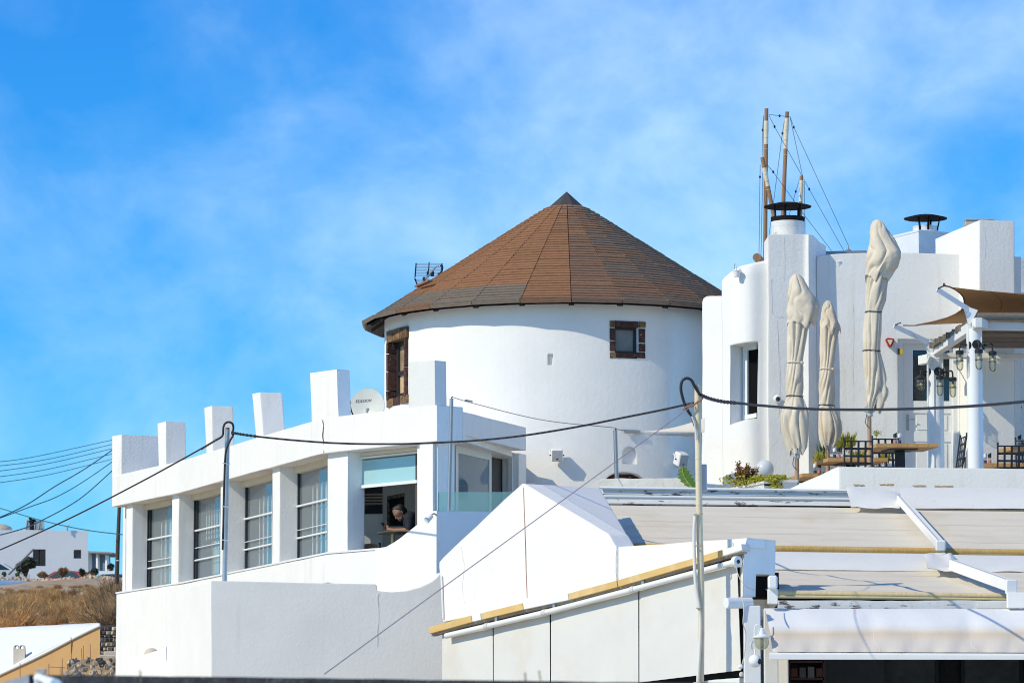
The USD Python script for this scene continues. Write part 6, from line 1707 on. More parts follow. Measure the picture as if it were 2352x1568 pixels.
for (xa, ya), (xb, yb), Y in (((2151.5, 664), (2226, 711), YC2 - .1), ((2053, 748), (2134, 786), YC1 - .1)):
    a, b = P(xa, ya, Y - .3), P(xb, yb, Y)
    arm = pg.part('sail_arm', beam(a, b, .02, .085, ch=.004), ARM, False)
    pg.part('gusset', prism([b + [-.10, -.012, .075], b + [.14, -.012, -.01], b + [.02, -.012, -.24], b + [-.02, -.012, -.24]], (0, .02, 0)), ARM, False, under=arm)
    pg.part('shackle', tube([a + [.02, -.02, .0], a + [.06, -.02, .03], a + [.12, 0, .05]], .010, 6), BLACK, True, under=arm)
pg.part('conduit', tube(smooth_path([P(2131, 830, YC1 - .25), P(2135, 818, YC1 - .25), P(2150, 823, YC1 - .25), P(2158, 822, YC1 - .25)], 5), .013, 6), WHITE_PL, True)
pg.part('conduit', tube([P(2131.5, 826, YC1 - .22), P(2131.5, 1110, YC1 - .22)], .012, 6), WHITE_PL, True)
pg.done()
sb = Thing('shade_sail', 'tan brown shade sail stretched over the pergola roof', 'shade sail')
SAILB = M('sail_brown', (0.58, 0.37, 0.185), .8, var=.06, vscale=6, bump=.15, bscale=60, thin=.25)
topc = [(2168, 656), (2186, 659.5), (2215, 663), (2251, 667), (2300, 671), (2352, 675.5), (2420, 682)]
lefc = [(2168, 656), (2186, 659.5), (2204, 671), (2214, 684), (2216, 699), (2209, 711.5), (2192, 723.5), (2164, 734.5), (2104, 747)]
g_ = []
for j, s in enumerate(np.linspace(0, 1, 12)):
    row = []
    for i, u in enumerate(np.linspace(0, 1, 16)):
        lx = np.interp(s, np.linspace(0, 1, len(lefc)), [q[0] for q in lefc]); ly = np.interp(s, np.linspace(0, 1, len(lefc)), [q[1] for q in lefc])
        xr_ = 2430; yr_ = lerp(683, 735, s)
        x_ = lerp(lx, xr_, u); y_ = lerp(ly, yr_, u ** .8)
        if s == 0: y_ = np.interp(x_, [q[0] for q in topc], [q[1] for q in topc])
        Y_ = lerp(70.2, 73.4, s) + .25 * math.sin(math.pi * u) * math.sin(math.pi * s)
        row.append(P(x_, y_, Y_))
    g_.append(row)
sb.part('cloth', sheet(g_, .006), SAILB, True)
sb.part('hem', tube([np.array(r[0]) for r in g_], .014, 6), M('hem_brown', (0.22, 0.11, 0.05), .8), True)
sb.part('seam', tube([np.array(g_[j][6]) + [0, -.006, 0] for j in range(12)], .006, 5), M('hem_brown', (0.22, 0.11, 0.05), .8), True)
sb.part('shackle', tube([P(2157, 662, 70.0), P(2166, 657, 70.1), P(2168, 650, 70.1), P(2172, 657, 70.15)], .010, 6), BLACK, True)
sb.part('shackle', tube([P(2075, 747, 72.5), P(2088, 747.5, 72.8), P(2104, 747.5, 73.3)], .011, 6), BLACK, True)
sb.done()
LGL = glass('lamp_glass', tint=(.92, .90, .82), body=(0.7, 0.65, 0.45), bodyfac=.12)
BULB = M('bulb_cream', (0.70, 0.60, 0.36), .4)
def bulkhead(px, ycap, ybot, Y, plate, label, wide=False):
    """A black bracket lamp with a caged glass jar."""
    k = PX(Y); c = P(px, ycap, Y)
    h = (ybot - ycap) * k; r = .062
    t = Thing('bracket_lamp', label, 'lamp', None)
    pc_ = np.array(plate, float); dirn = pc_ - c
    pl = t.part('wall_plate', cyl(pc_, pc_ + np.array([dirn[0], dirn[1], 0]) / (np.linalg.norm(dirn[:2]) + 1e-9) * .025, .075, n=22), BLACK, 40)
    nrm_ = -np.array([dirn[0], dirn[1], 0]) / (np.linalg.norm(dirn[:2]) + 1e-9)
    elbow = pc_ + nrm_ * max(.05, np.linalg.norm(dirn[:2]) * .9)
    elbow[2] = pc_[2] + .015
    t.part('arm', tube(smooth_path([pc_, pc_ * .5 + elbow * .5 + [0, 0, .01], elbow, [c[0], c[1], c[2] + .03], [c[0], c[1], c[2] - .01]], 5), .014, 8), BLACK, True)
    if wide:
        t.part('cap', lathe([(0, -.045), (.06, -.045), (.065, -.03), (.105, -.028), (.105, -.018), (.05, .015), (.03, .04), (0, .045)], c, 26), BLACK, 35)
        rr, z0 = .078, -.045
    else:
        t.part('cap', lathe([(0, -.055), (.066, -.055), (.068, -.004), (.06, .004), (.02, .016), (0, .018)], c, 26), BLACK, 35)
        rr, z0 = .055, -.055
    jar = [(rr, z0)] + [(rr, z0 - (h + z0 - rr) * q) for q in (.33, .66, 1)] + [(rr * math.cos(a), -h + rr - rr * math.sin(a)) for a in np.linspace(.2, math.pi / 2, 6)]
    t.part('jar', lathe([(max(a, .0005), b) for a, b in jar[::-1]], c, 24), LGL, True)
    t.part('socket', cyl(c + [0, 0, z0 - .05], c + [0, 0, z0], .024, n=12), BLACK, 40)
    t.part('bulb', ball(c + [0, 0, z0 - .085], (.028, .028, .042), 2), BULB, True)
    rc = rr + .006
    for a in np.arange(4 if not wide else 8) * 2 * math.pi / (4 if not wide else 8) + .5:
        q = [c + [rc * math.cos(a), rc * math.sin(a), z0]] + [c + [rc * math.cos(a) * math.cos(b), rc * math.sin(a) * math.cos(b), -h + rr - rc * math.sin(b)] for b in np.linspace(0, math.pi / 2, 7)]
        t.part('cage_bar', tube(q, .0045, 5), BLACK, True)
    for zq in ((z0 - (h + z0) * .42,) if not wide else (z0 - (h + z0) * .3, z0 - (h + z0) * .65)):
        t.part('cage_ring', tube([c + [rc * math.cos(a), rc * math.sin(a), zq] for a in np.linspace(0, 2 * math.pi, 25)], .005, 5), BLACK, True)
    t.done()
bulkhead(2204.3, 806, 850, YC2 - .12, P(2223, 793, YC2 - .06), 'black caged jar lamp on the left of the column nearer the right edge')
bulkhead(2248, 803, 848, YC2 - .36, P(2243.5, 790.5, YC2 - r2 - .01), 'black caged jar lamp on the front of the column nearer the right edge')
bulkhead(2280, 807.5, 852, YC2 - .1, P(2261, 793, YC2 - .06), 'black caged jar lamp on the right of the column nearer the right edge')
bulkhead(2114.8, 866, 897, YC1 - .1, P(2131, 854, YC1 - .06), 'wide caged round lamp on the left of the column by the door', True)
bulkhead(2159, 864, 908, YC1 - .36, P(2155.4, 852.8, YC1 - r1 - .01), 'black caged jar lamp on the front of the column by the door')
bulkhead(2188.4, 867.5, 911, YC1 - .1, P(2170, 855, YC1 - .06), 'black caged jar lamp on the right of the column by the door')

# ================================================================ POLES AND CABLES
CABLE = M('cable_black', (0.018, 0.017, 0.018), .5)
m1 = Thing('conduit_pole', 'grey galvanised conduit pole in front of the glazed windows with a black cable', 'pole')
YM1 = 69.0
a, b = P(515.8, 1345, YM1), P(522.5, 986, YM1)
m1.part('pole', tube([a, b], .039, 18), M('pole_grey', (0.36, 0.42, 0.46), .4, metal=.5, var=.12, vscale=7), 40)
m1.part('collar', cyl(b - [0, 0, .01], b + [0, 0, .03], .034), M('rust', (0.25, 0.12, 0.06), .9), 40)
m1.part('cable', tube(smooth_path([P(*q, YM1 - .1) for q in ((497, 1010), (511, 1000), (513, 982), (517, 972), (526, 969), (534, 973), (536, 984), (533, 994), (535, 1000), (528, 1012), (519, 1036), (516.5, 1070), (514.5, 1130), (513, 1200), (511.5, 1262))], 6), .017, 8), CABLE, True)
for y in (1064, 1163, 1240):
    m1.part('clip', tube([P(509 + (1240 - y) * .015, y - 1, YM1 - .14), P(525 + (1240 - y) * .018, y + 1, YM1 - .06)], .008, 5), WHITE_PL, True)
m1.done()
BAMB = M('bamboo', (0.66, 0.56, 0.38), .6, var=.14, vscale=3, stretch=(3, 3, 1), stain=((0.46, 0.30, 0.16), 5, .58, .74, .6))
m2 = Thing('bamboo_pole', 'tall pale bamboo pole carrying a black cable, lashed to thinner canes', 'pole')
YM2 = 58.55
pth = [(1609.5, 1566), (1610.5, 1450), (1610, 1330), (1606.5, 1200), (1604, 1050), (1602.5, 940), (1602.8, 884)]
m2.part('pole', tube(smooth_path([P(x, y, YM2) for x, y in pth], 6), .0445, 14), BAMB, 40)
for y in (946, 1003, 1052, 1100, 1158, 1216, 1285):
    x = np.interp(y, [p[1] for p in pth[::-1]], [p[0] for p in pth[::-1]])
    m2.part('joint', cyl(P(x, y + 1.5, YM2), P(x, y - 1.5, YM2), .048, n=14), BAMB, 40)
m2.part('cane', tube(smooth_path([P(x, y, YM2 - .06) for x, y in ((1597, 1178), (1594, 1230), (1597, 1330), (1606, 1395), (1609, 1440), (1603, 1566))], 6), .0245, 10), M('cane_white', (0.70, 0.66, 0.58), .55, var=.08), 40)
for y in (1180, 1252, 1395):
    m2.part('lashing', tube([P(1590 + (y - 1180) * .03 + 3, y, YM2 - .09), P(1604, y + 2, YM2 - .10), P(1614, y - 1, YM2 - .05)], .010, 5), M('twine', (0.55, 0.45, 0.3), .9), True)
m2.part('cable', tube(smooth_path([P(*q, YM2 - .07) for q in ((1608, 907), (1596, 888), (1588, 873), (1577, 868.5), (1567, 875), (1564, 893), (1570, 920), (1580, 943), (1589, 957), (1595, 978))], 6), [.0198] * 46 + [.0146] * 9, 8), CABLE, True)
m2.part('cable', tube(smooth_path([P(*q, YM2 - .075) for q in ((1589, 956), (1594, 970), (1598, 990), (1600, 1010))], 6), .0134, 8), M('cable_white', (0.6, 0.58, 0.54), .5), True)
for q in ((1594, 930), (1600, 925), (1608, 920), (1575, 936), (1584, 932)):
    m2.part('lashing', tube([P(q[0] - 7, q[1] + 5, YM2 - .08), P(q[0], q[1], YM2 - .1), P(q[0] + 6, q[1] - 6, YM2 - .06)], .0134, 5), M('brown_twine', (0.28, 0.16, 0.11), .9), True)
m2.done()
solo('meter_box', cbox(P(1615.5, 1097, YM2 + .14), (.094, .12, .363), .012), M('box_grey', (0.44, 0.46, 0.50), .5), 'narrow grey box strapped to the back of the bamboo pole', 'box')
def cable(name, label, pts, r, mat, n=8, twist=None, cat_='cable', group=None):
    p_ = smooth_path([P(x, y, Y) for x, y, Y in pts], n)
    t = Thing(name, label, cat_, group)
    t.part('cable', tube(p_, r, 7), mat, True)
    if twist:
        q = np.array(twist); s = smooth_path([P(x, y, Y) for x, y, Y in q], 14)
        for ph_ in (0, math.pi):
            w = np.array([[0, math.cos(i * .9 + ph_), math.sin(i * .9 + ph_)] for i in range(len(s))]) * r * .9
            t.part('twisted_wire', tube(s + w, r * .7, 6), mat, True)
    t.done()
cable('overhead_cable', 'black overhead cable rising from the left edge to the grey conduit pole', [(-60, 1284, 81), (0, 1262, 80), (160, 1190, 76.8), (320, 1108, 73.3), (430, 1048, 70.7), (497, 1010, 68.9)], .0135, CABLE, twist=[(462, 1031, 69.9), (480, 1020, 69.4), (498, 1009, 68.9)])
cable('overhead_cable', 'black overhead cable sagging from the conduit pole to the bamboo pole', [(536, 995, 68.9), (590, 1002, 68.4), (680, 1011, 67.5), (790, 1018, 66.5), (920, 1019, 65.2), (1040, 1014.5, 64.1), (1130, 1008, 63.2), (1215, 998, 62.4), (1330, 979, 61.3), (1430, 959, 60.3), (1520, 941, 59.4), (1592, 925, 58.6)], .0155, CABLE, twist=[(534, 993, 68.9), (555, 997, 68.6), (590, 1002, 68.0)])
cable('overhead_cable', 'thick black cable running from the bamboo pole to the right edge', [(1610, 908, 58.5), (1640, 919, 58.1), (1690, 925, 57.5), (1760, 932, 56.6), (1850, 938.5, 55.4), (1950, 940.5, 54.1), (2060, 939.5, 52.7), (2150, 936.5, 51.5), (2250, 931, 50.2), (2352, 922, 48.9), (2430, 913, 48)], .0178, CABLE, twist=[(1610, 907, 58.5), (1630, 915, 58.3), (1660, 922, 57.9), (1690, 925, 57.5)])
cable('guy_wire', 'thin pinkish guy wire running from the bamboo pole down to the foreground', [(1592, 930, 58.5), (1300, 1143, 51.5), (1000, 1361, 45.5), (745, 1547, 41)], .0058, M('pink_wire', (0.42, 0.27, 0.26), .7), cat_='wire')

# ================================================================ MAN AT THE TABLE INSIDE THE OPEN WINDOW
SKIN = M('skin', (0.25, 0.125, 0.075), .5, var=.08, vscale=12, spec=.35)
SHIRT = M('dark_shirt', (0.012, 0.014, 0.022), .85, var=.3, vscale=10)
HAIRM = M('black_hair', (0.012, 0.010, 0.009), .6, var=.3, vscale=40)
YM = 71.55
pm = Thing('person', 'man in a dark shirt leaning over a table, looking at a phone', 'person')
def pz(x, y, d=0.0): return P(792.4 + x / 5.4596, 1004.9 + y / 5.4596, YM + d)
def bones(chains, L=.012, it=8):
    """Hulls of joint spheres, melted into one skin. chains: lists of (point, radius)."""
    tot = None
    for chn in chains:
        for (a, ra), (b, rb2) in zip(chn[:-1], chn[1:]):
            v = np.vstack([ball(a, ra, 2)[0], ball(b, rb2, 2)[0]])
            h = trimesh.convex.convex_hull(v)
            m_ = mf(manifold3d.Mesh(np.asarray(h.vertices, np.float32), np.asarray(h.faces, np.uint32)))
            tot = m_ if tot is None else tot + m_
    o = tot.refine_to_length(L).to_mesh()
    tm = trimesh.Trimesh(np.array(o.vert_properties[:, :3], float), np.array(o.tri_verts), process=True)
    before = np.array(tm.vertices)
    trimesh.smoothing.filter_taubin(tm, iterations=it)
    after = np.array(tm.vertices)
    tm.vertices = np.where(np.linalg.norm(after - before, axis=1, keepdims=True) > 2.5 * L, before, after)
    return np.array(tm.vertices), np.array(tm.faces)
A3 = np.array
# joints (x, y in the close-up, depth): hips sit right of the picture's opening, the trunk leans left over the table
hip_ = pz(905, 1420, .02); chest = pz(850, 1075, .02); neck = pz(768, 985, .02); shL, shR = pz(812, 1010, -.19), pz(826, 1005, .20)
elL, elR = pz(800, 1158, -.24), pz(770, 1155, .16); wrL, wrR = pz(615, 1160, -.10), pz(606, 1150, .06)
hdL, hdR = pz(553, 1150, -.06), pz(548, 1138, .02)
hc = pz(690, 945, .0)
ax_f = A3([-.80, -.20, -.56]); ax_f /= np.linalg.norm(ax_f)      # where the face looks
ax_u = A3([-.42, 0, .90]); ax_u -= ax_f * (ax_u @ ax_f); ax_u /= np.linalg.norm(ax_u)
ax_s = np.cross(ax_f, ax_u)
H = lambda f, u, s: hc + ax_f * f + ax_u * u + ax_s * s
body_ch = [[(hip_, .155), (chest, .150), (pz(818, 1010, .01), .115), (neck, .062), (H(-.035, -.07, 0), .055)],
           [(shL, .072), (pz(818, 1010, .01), .105), (shR, .072)], [(chest, .15), (shL, .07)], [(chest, .15), (shR, .07)],
           [(hip_, .13), (pz(760, 1440, -.12), .095), (pz(700, 1660, -.12), .07), (pz(720, 1860, -.1), .05)],
           [(hip_, .13), (pz(770, 1440, .16), .095), (pz(710, 1660, .16), .07), (pz(730, 1860, .16), .05)],
           [(shL, .062), (elL, .047), (wrL, .030), (hdL, .034)], [(shR, .062), (elR, .047), (wrR, .030), (hdR, .034)],
           [(H(-.02, .035, 0), .088), (H(.028, .02, 0), .078)], [(H(-.02, .035, 0), .085), (H(.035, -.075, 0), .045), (H(.058, -.088, 0), .028)], [(H(.03, .06, 0), .066), (H(.06, .0, 0), .042), (H(.055, -.06, 0), .040)],
           [(H(.078, .012, 0), .012), (H(.106, -.030, 0), .013), (H(.085, -.038, 0), .014)],
           [(H(.080, -.058, -.012), .012), (H(.080, -.058, .012), .012)], [(H(.078, -.068, -.012), .011), (H(.078, -.068, .012), .011)],
           [(H(.072, .026, -.03), .014), (H(.080, .028, 0), .012), (H(.072, .026, .03), .014)]]
for s_ in (-1, 1):
    body_ch.append([(H(-.018, .008, s_ * .080), .014), (H(-.022, -.022, s_ * .080), .011)])
ph_c = pz(497, 1108, -.01)
for base, s_ in ((hdL, -1), (hdR, 1)):
    fdir = (ph_c - base); fdir /= np.linalg.norm(fdir)
    for q in range(4):
        r0 = base + fdir * .02 + A3([0, s_ * -.004, .022 - .017 * q])
        body_ch.append([(r0, .0095), (r0 + fdir * (.036 - .003 * q) + A3([0, s_ * .012, -.004]), .0085), (r0 + fdir * (.056 - .004 * q) + A3([0, s_ * -.004, -.006]), .0075), (r0 + fdir * (.060 - .004 * q) + A3([.0, s_ * -.022, -.008]), .007)])
    body_ch.append([(base + A3([0, s_ * -.012, .018]), .012), (base + fdir * .028 + A3([0, s_ * -.018, .040]), .0095), (base + fdir * .052 + A3([0, s_ * -.020, .042]), .008)])
pbody = pm.part('body', bones(body_ch, .010, 6), SKIN, True)
sh_ch = [[(hip_, .168), (chest, .163), (pz(818, 1010, .01), .122), (pz(780, 992, .02), .072)], [(shL, .083), (pz(818, 1010, .01), .115), (shR, .083)], [(chest, .163), (shL, .080)], [(chest, .163), (shR, .080)],
         [(shL, .074), (lerp(shL, elL, .85), .062)], [(shR, .074), (lerp(shR, elR, .85), .062)]]
pm.part('shirt', bones(sh_ch, .02, 5), SHIRT, True, under=pbody)
pm.part('trousers', bones([[(hip_, .16), (pz(760, 1440, -.12), .105), (pz(700, 1660, -.12), .082)], [(hip_, .16), (pz(770, 1440, .16), .105), (pz(710, 1660, .16), .082)]], .03, 4), SHIRT, True, under=pbody)
hair_ch = [[(H(-.040, .060, 0), .083), (H(-.065, .0, 0), .066), (H(-.060, -.045, 0), .050)], [(H(-.040, .060, -.02), .078), (H(.022, .090, 0), .058)], [(H(-.04, .06, .02), .076), (H(-.03, .0, .052), .040)], [(H(-.04, .06, -.02), .076), (H(-.03, .0, -.052), .040)]]
pm.part('hair', bones(hair_ch, .012, 5), HAIRM, True, under=pbody)
pm.part('beard', bones([[(H(.062, -.092, 0), .026), (H(.03, -.080, -.040), .020)], [(H(.062, -.092, 0), .026), (H(.03, -.080, .040), .020)], [(H(.083, -.046, -.02), .0085), (H(.089, -.046, 0), .0085), (H(.083, -.046, .02), .0085)]], .01, 4), M('stubble', (0.09, 0.055, 0.04), .8), True, under=pbody)
for s_ in (-1, 1):
    pm.part('eye', ball(H(.075, .006, s_ * .030), .0105, 2), M('eye_dark', (.05, .04, .035), .3), True, under=pbody)
    pm.part('eyebrow', tube([H(.084, .027, s_ * .012), H(.084, .031, s_ * .03), H(.070, .026, s_ * .046)], .0055, 5), HAIRM, True, under=pbody)
pm.done()
phone = Thing('phone', 'black phone held in both hands above the table', 'phone')
pd1 = A3([-.62, 0, .78]); pd2 = A3([.60, -.62, .5]); pd2 -= pd1 * (pd1 @ pd2); pd2 /= np.linalg.norm(pd2); pd3 = np.cross(pd1, pd2)
phone.part('case', cbox(ph_c, (.155, .075, .010), .004, np.stack([pd1, pd3, pd2], 1)), BLACK, 30)
phone.part('screen', box(ph_c + pd2 * .0056, (.145, .067, .001), np.stack([pd1, pd3, pd2], 1)), M('screen_dark', (.02, .022, .03), .1), False)
phone.done()
def round_table(cx, ytop, rpx, Y, label):
    c = P(cx, ytop, Y); r = rpx * PX(Y)
    t = Thing('round_table', label, 'table')
    t.part('top', lathe([(0, -.028), (r * .93, -.028), (r, -.012), (r, 0), (0, 0)], c, 44), M('table_black', (0.02, 0.019, 0.018), .35, spec=.5), 35)
    t.part('rim', lathe([(r * 1.001, -.006), (r * 1.005, -.005), (r * 1.005, -.002), (r * 1.001, -.001)], c, 44), M('brass', (0.45, 0.33, 0.14), .4, metal=.8), 35)
    t.part('stem', cyl(c - [0, 0, .72], c - [0, 0, .028], .032), M('brass', (0.45, 0.33, 0.14), .4, metal=.8), 40)
    t.part('base', lathe([(0, 0), (.2, 0), (.2, .012), (.04, .03), (0, .03)], c - [0, 0, .748], 30), BLACK, 35)
    t.done()
round_table(902, 1222, 36, 71.35, 'round black table with a brass stem that the man leans on')
round_table(812, 1241.5, 18.5, 72.0, 'edge of a second round black table at the left of the open window')
gls = Thing('drinking_glass', 'small drinking glass on the table in front of the man', 'glass')
gc2 = P(919, 1222, 71.45)
gls.part('glass', lathe([(.001, .004), (.030, .004), (.034, .10), (.036, .10), (.032, 0), (.001, 0)][::-1], gc2, 20), glass('tumbler', tint=(.85, .9, .95)), 40)
gls.part('water', lathe([(.0005, .006), (.028, .006), (.031, .06), (.0005, .06)], gc2, 18), M('water_pale', (0.3, 0.4, 0.5), .1), 40)
gls.done()
wc_ = Thing('cane_chair', 'tan curved chair back just inside the open window sill', 'chair')
g_ = []
for s in np.linspace(0, 1, 6):
    g_.append([P(821 + 50 * u, 1257 - 9.5 * math.sin(math.pi * (.12 + u * .62)) ** 1.0 + 22 * s, 72.0 + .28 * math.sin(math.pi * u)) for u in np.linspace(0, 1, 12)])
wc_.part('backrest', sheet(g_, .02), M('cane_tan', (0.46, 0.32, 0.16), .7, var=.15, vscale=30), True)
wc_.part('post', cyl(P(872, 1246, 72.1), P(870, 1330, 72.1), .022), BLACK, 40)
wc_.part('seat', cbox(P(846, 1290, 72.2), (.4, .4, .04), .01), M('cane_tan', (0.46, 0.32, 0.16), .7), 30)
wc_.done()
# ================================================================ THE HILL AT THE LEFT
zl = lambda x, y: (x / 3.4955, 1119.7 + y / 3.4955)
HOUSEW = M('house_white', (0.84, 0.83, 0.81), .85, var=.03, vscale=.6, streak=((0.62, 0.60, 0.56), .6, .55, .8, .4))
hh = Thing('hill_house', 'flat-roofed white house on the hill with a shuttered window', 'house')
hp_ = Plane(-80, 299, 202.5, 301, 1300)
w_sh = [zl(265, 627), zl(265, 493), zl(367, 493), zl(367, 627)]
w_sm = [zl(592, 567), zl(592, 497), zl(652, 497), zl(652, 567)]
hh.part('wall', wall(hp_, [(-80, 1400), (-80, 1216.5), (30, 1216.8), (48, 1216), (110, 1217), (202.5, 1218), (202.5, 1400)], 7.0, holes=[w_sh, w_sm]), HOUSEW, False)
SHUT = M('shutter_dark', (0.035, 0.033, 0.035), .7)
for x0, x1 in ((265, 315), (319, 367)):
    k_ = hh.part('shutter', wall(hp_, [zl(x0, 627), zl(x0, 493), zl(x1, 493), zl(x1, 627)], .08, -.05), SHUT, False)
    for i in range(9):
        y = 500 + i * 14
        hh.part('slat', wall(hp_, [zl(x0 + 5, y + 9), zl(x0 + 5, y), zl(x1 - 5, y), zl(x1 - 5, y + 9)], .03, -.03), M('shutter_slat', (0.06, 0.055, 0.05), .7), False, under=k_)
wn = hh.part('window', wall(hp_, w_sm, .06, -.25), M('house_pane', (0.09, 0.085, 0.08), .3), False)
hh.part('frame', cat([wall(hp_, [zl(591, 568), zl(591, 496), zl(596, 496), zl(596, 568)], .08, -.02), wall(hp_, [zl(648, 568), zl(648, 496), zl(653, 496), zl(653, 568)], .08, -.02), wall(hp_, [zl(596, 501), zl(596, 496), zl(648, 496), zl(648, 501)], .08, -.02)]), SHUT, False, under=wn)
ep_ = Plane(202.6, 301.2, 250, 300.4, 1300)
BLUEG = M('porch_blue', (0.14, 0.20, 0.26), .7, var=.08)
hh.part('porch_wall', wall(ep_, [zl(709, 690), zl(709, 524), zl(866, 526), zl(866, 690)], .3, -.35), BLUEG, False)
for x in (709, 772, 845):
    hh.part('porch_post', wall(ep_, [zl(x, 668), zl(x, 522), zl(x + 12, 522), zl(x + 12, 668)], .3), HOUSEW, False)
hh.part('porch_roof', prism([ep_.at(*zl(706, 521), .3), ep_.at(*zl(706, 506), .3), ep_.at(*zl(880, 514), .5), ep_.at(*zl(906, 517), .9), ep_.at(*zl(900, 526), .9), ep_.at(*zl(868, 540), .3)], (.2, 2.5, 0)), M('porch_roof', (0.22, 0.23, 0.25), .7), False)
hh.part('low_wall', wall(Plane(228, 292, 266, 292, 1310), [zl(795, 730), zl(795, 667), zl(925, 667), zl(925, 730)], .3), HOUSEW, False)
hh.done()
st_ = Thing('solar_heater', 'solar water heater with a pale tank on the roof of the hill house', 'solar heater')
sa = P(*zl(207, 335), 302); sb2 = P(*zl(343, 335), 302)
st_.part('panel', hexa([sa, sb2, sb2 + [0, 1.0, 0], sa + [0, 1.0, 0], sa + [0, .7, .72], sb2 + [0, .7, .72], sb2 + [0, 1.0, .72], sa + [0, 1.0, .72]]), M('solar_panel', (0.20, 0.27, 0.31), .3, var=.2, vscale=2), False)
for i in range(5):
    q = lerp(sa, sb2, i / 4); st_.part('bar', beam(q + [0, -.03, .02], q + [0, .66, .72], .06, .05), M('vent_grey', (0.40, 0.38, 0.33), 0.6), False)
st_.done()
vt2 = Thing('roof_cowl', 'dark turning chimney cowl on the roof of the hill house', 'chimney')
c_ = P(*zl(256, 302), 301.5); k_ = PX(301.5)
vt2.part('stem', cyl(c_ - [0, 0, .4], c_ + [0, 0, .4], .16), SOOT, 40)
for dx, dy, r in ((-3.5, 9, 4.6), (4.2, 11, 5.0), (-4, 16, 3.8), (3, 4, 4.2), (-1, 13, 4.0)):
    vt2.part('vane', ball(c_ + [dx * k_, 0, dy * k_], (r * k_, r * k_ * .6, r * k_ * .8), 2), SOOT, True)
vt2.done()
an2 = Thing('roof_aerial', 'small pale aerial on the roof edge of the hill house', 'aerial')
an2.part('mast', tube([P(*zl(541, 345), 300.5), P(*zl(541, 303), 300.5)], .06, 6), GALV, True)
an2.part('boom', tube([P(*zl(532, 312), 300.5), P(*zl(556, 296), 300.5)], .05, 6), GALV, True)
an2.done()
dmt = Thing('roof_dome', 'pale rounded roof top at the left edge beyond the hill house', 'roof')
dmt.part('dome', lathe([(.95, -1.5), (.95, 0), (.85, .2), (.5, .38), (0, .45)], P(-2, 1217, 303) + [0, 0, .0], 24), M('dome_beige', (0.55, 0.45, 0.36), .8), True)
dmt.done()
# --- cars half hidden behind the bank
def car(label, xc, yroof, Y, col, name, flip=1, head=0.0):
    t = Thing('parked_car', label, 'car', 'cars parked on the hill')
    paint = M(name, col, .5, var=.02, spec=.2)
    zr = P(xc, yroof, Y)[2]; base = np.array([P(xc, yroof, Y)[0], Y, zr - 1.46])
    R = rotz(head)
    q = lambda x, y, z: base + R @ np.array([x * flip, y, z])
    prof = [(-2.1, .35), (-2.12, .75), (-1.95, .92), (-1.0, .98), (1.0, .96), (1.75, .86), (2.08, .70), (2.1, .35)]
    t.part('body', hull([q(x, s * (.84 if z > .5 else .80), z) for x, z in prof for s in (-1, 1)]), paint, 25)
    cabin = [(-1.75, .95, .78), (-1.15, 1.40, .62), (-.6, 1.46, .62), (.35, 1.42, .62), (1.15, .94, .78)]
    cb = t.part('cabin', hull([q(x, s * w, z) for x, z, w in cabin for s in (-1, 1)]), paint, 25)
    GLC = M('car_glass', (0.02, 0.04, 0.045), .06, spec=.7)
    for s in (-1, 1):
        o_ = lambda x, z: q(x, s * (.785 - .16 * (z - .95) / .45 + .012), z)
        t.part('side_window', hull([o_(-1.45, 1.0), o_(-1.02, 1.34), o_(-.30, 1.38), o_(-.30, 1.0)] + [o_(-1.45, 1.0) * .999 + base * .001]), GLC, False, under=cb)
        t.part('side_window', hull([o_(-.22, 1.0), o_(-.22, 1.38), o_(.25, 1.36), o_(.82, 1.0)] + [o_(-.22, 1.0) * .999 + base * .001]), GLC, False, under=cb)
    ws_ = [q(.42, -.57, 1.40), q(.42, .57, 1.40), q(1.13, .70, .97), q(1.13, -.70, .97)]
    t.part('windscreen', prism([p_ + R @ np.array([.02 * flip, 0, .015]) for p_ in ws_], (0, 0, .012)), GLC, False, under=cb)
    for x in (-1.3, 1.3):
        for s in (-1, 1):
            w_ = t.part('wheel', cyl(q(x, s * .70, .31), q(x, s * .86, .31), .31, n=20), RUBBER, 40)
            t.part('hub', cyl(q(x, s * .86, .31), q(x, s * .87, .31), .19, n=14), GALV, 40, under=w_)
    for s in (-1, 1):
        t.part('headlight', ball(q(2.0, s * .62, .68), (.1, .16, .08), 1), M('lamp_clear', (.7, .7, .7), .2), True)
    t.done()
car('silver-white car with dark windows at the left edge', -6, 1293, 279, (0.60, 0.63, 0.66), 'car_silver', 1, .1)
car('red car showing only its roof behind the dry bush on the bank', 148, 1311, 281, (0.30, 0.010, 0.016), 'car_red', 1, math.pi - .3)
car('teal blue car low behind the stone bank near the utility pole', 246, 1318, 277, (0.05, 0.14, 0.19), 'car_teal', 1, math.pi + .15)
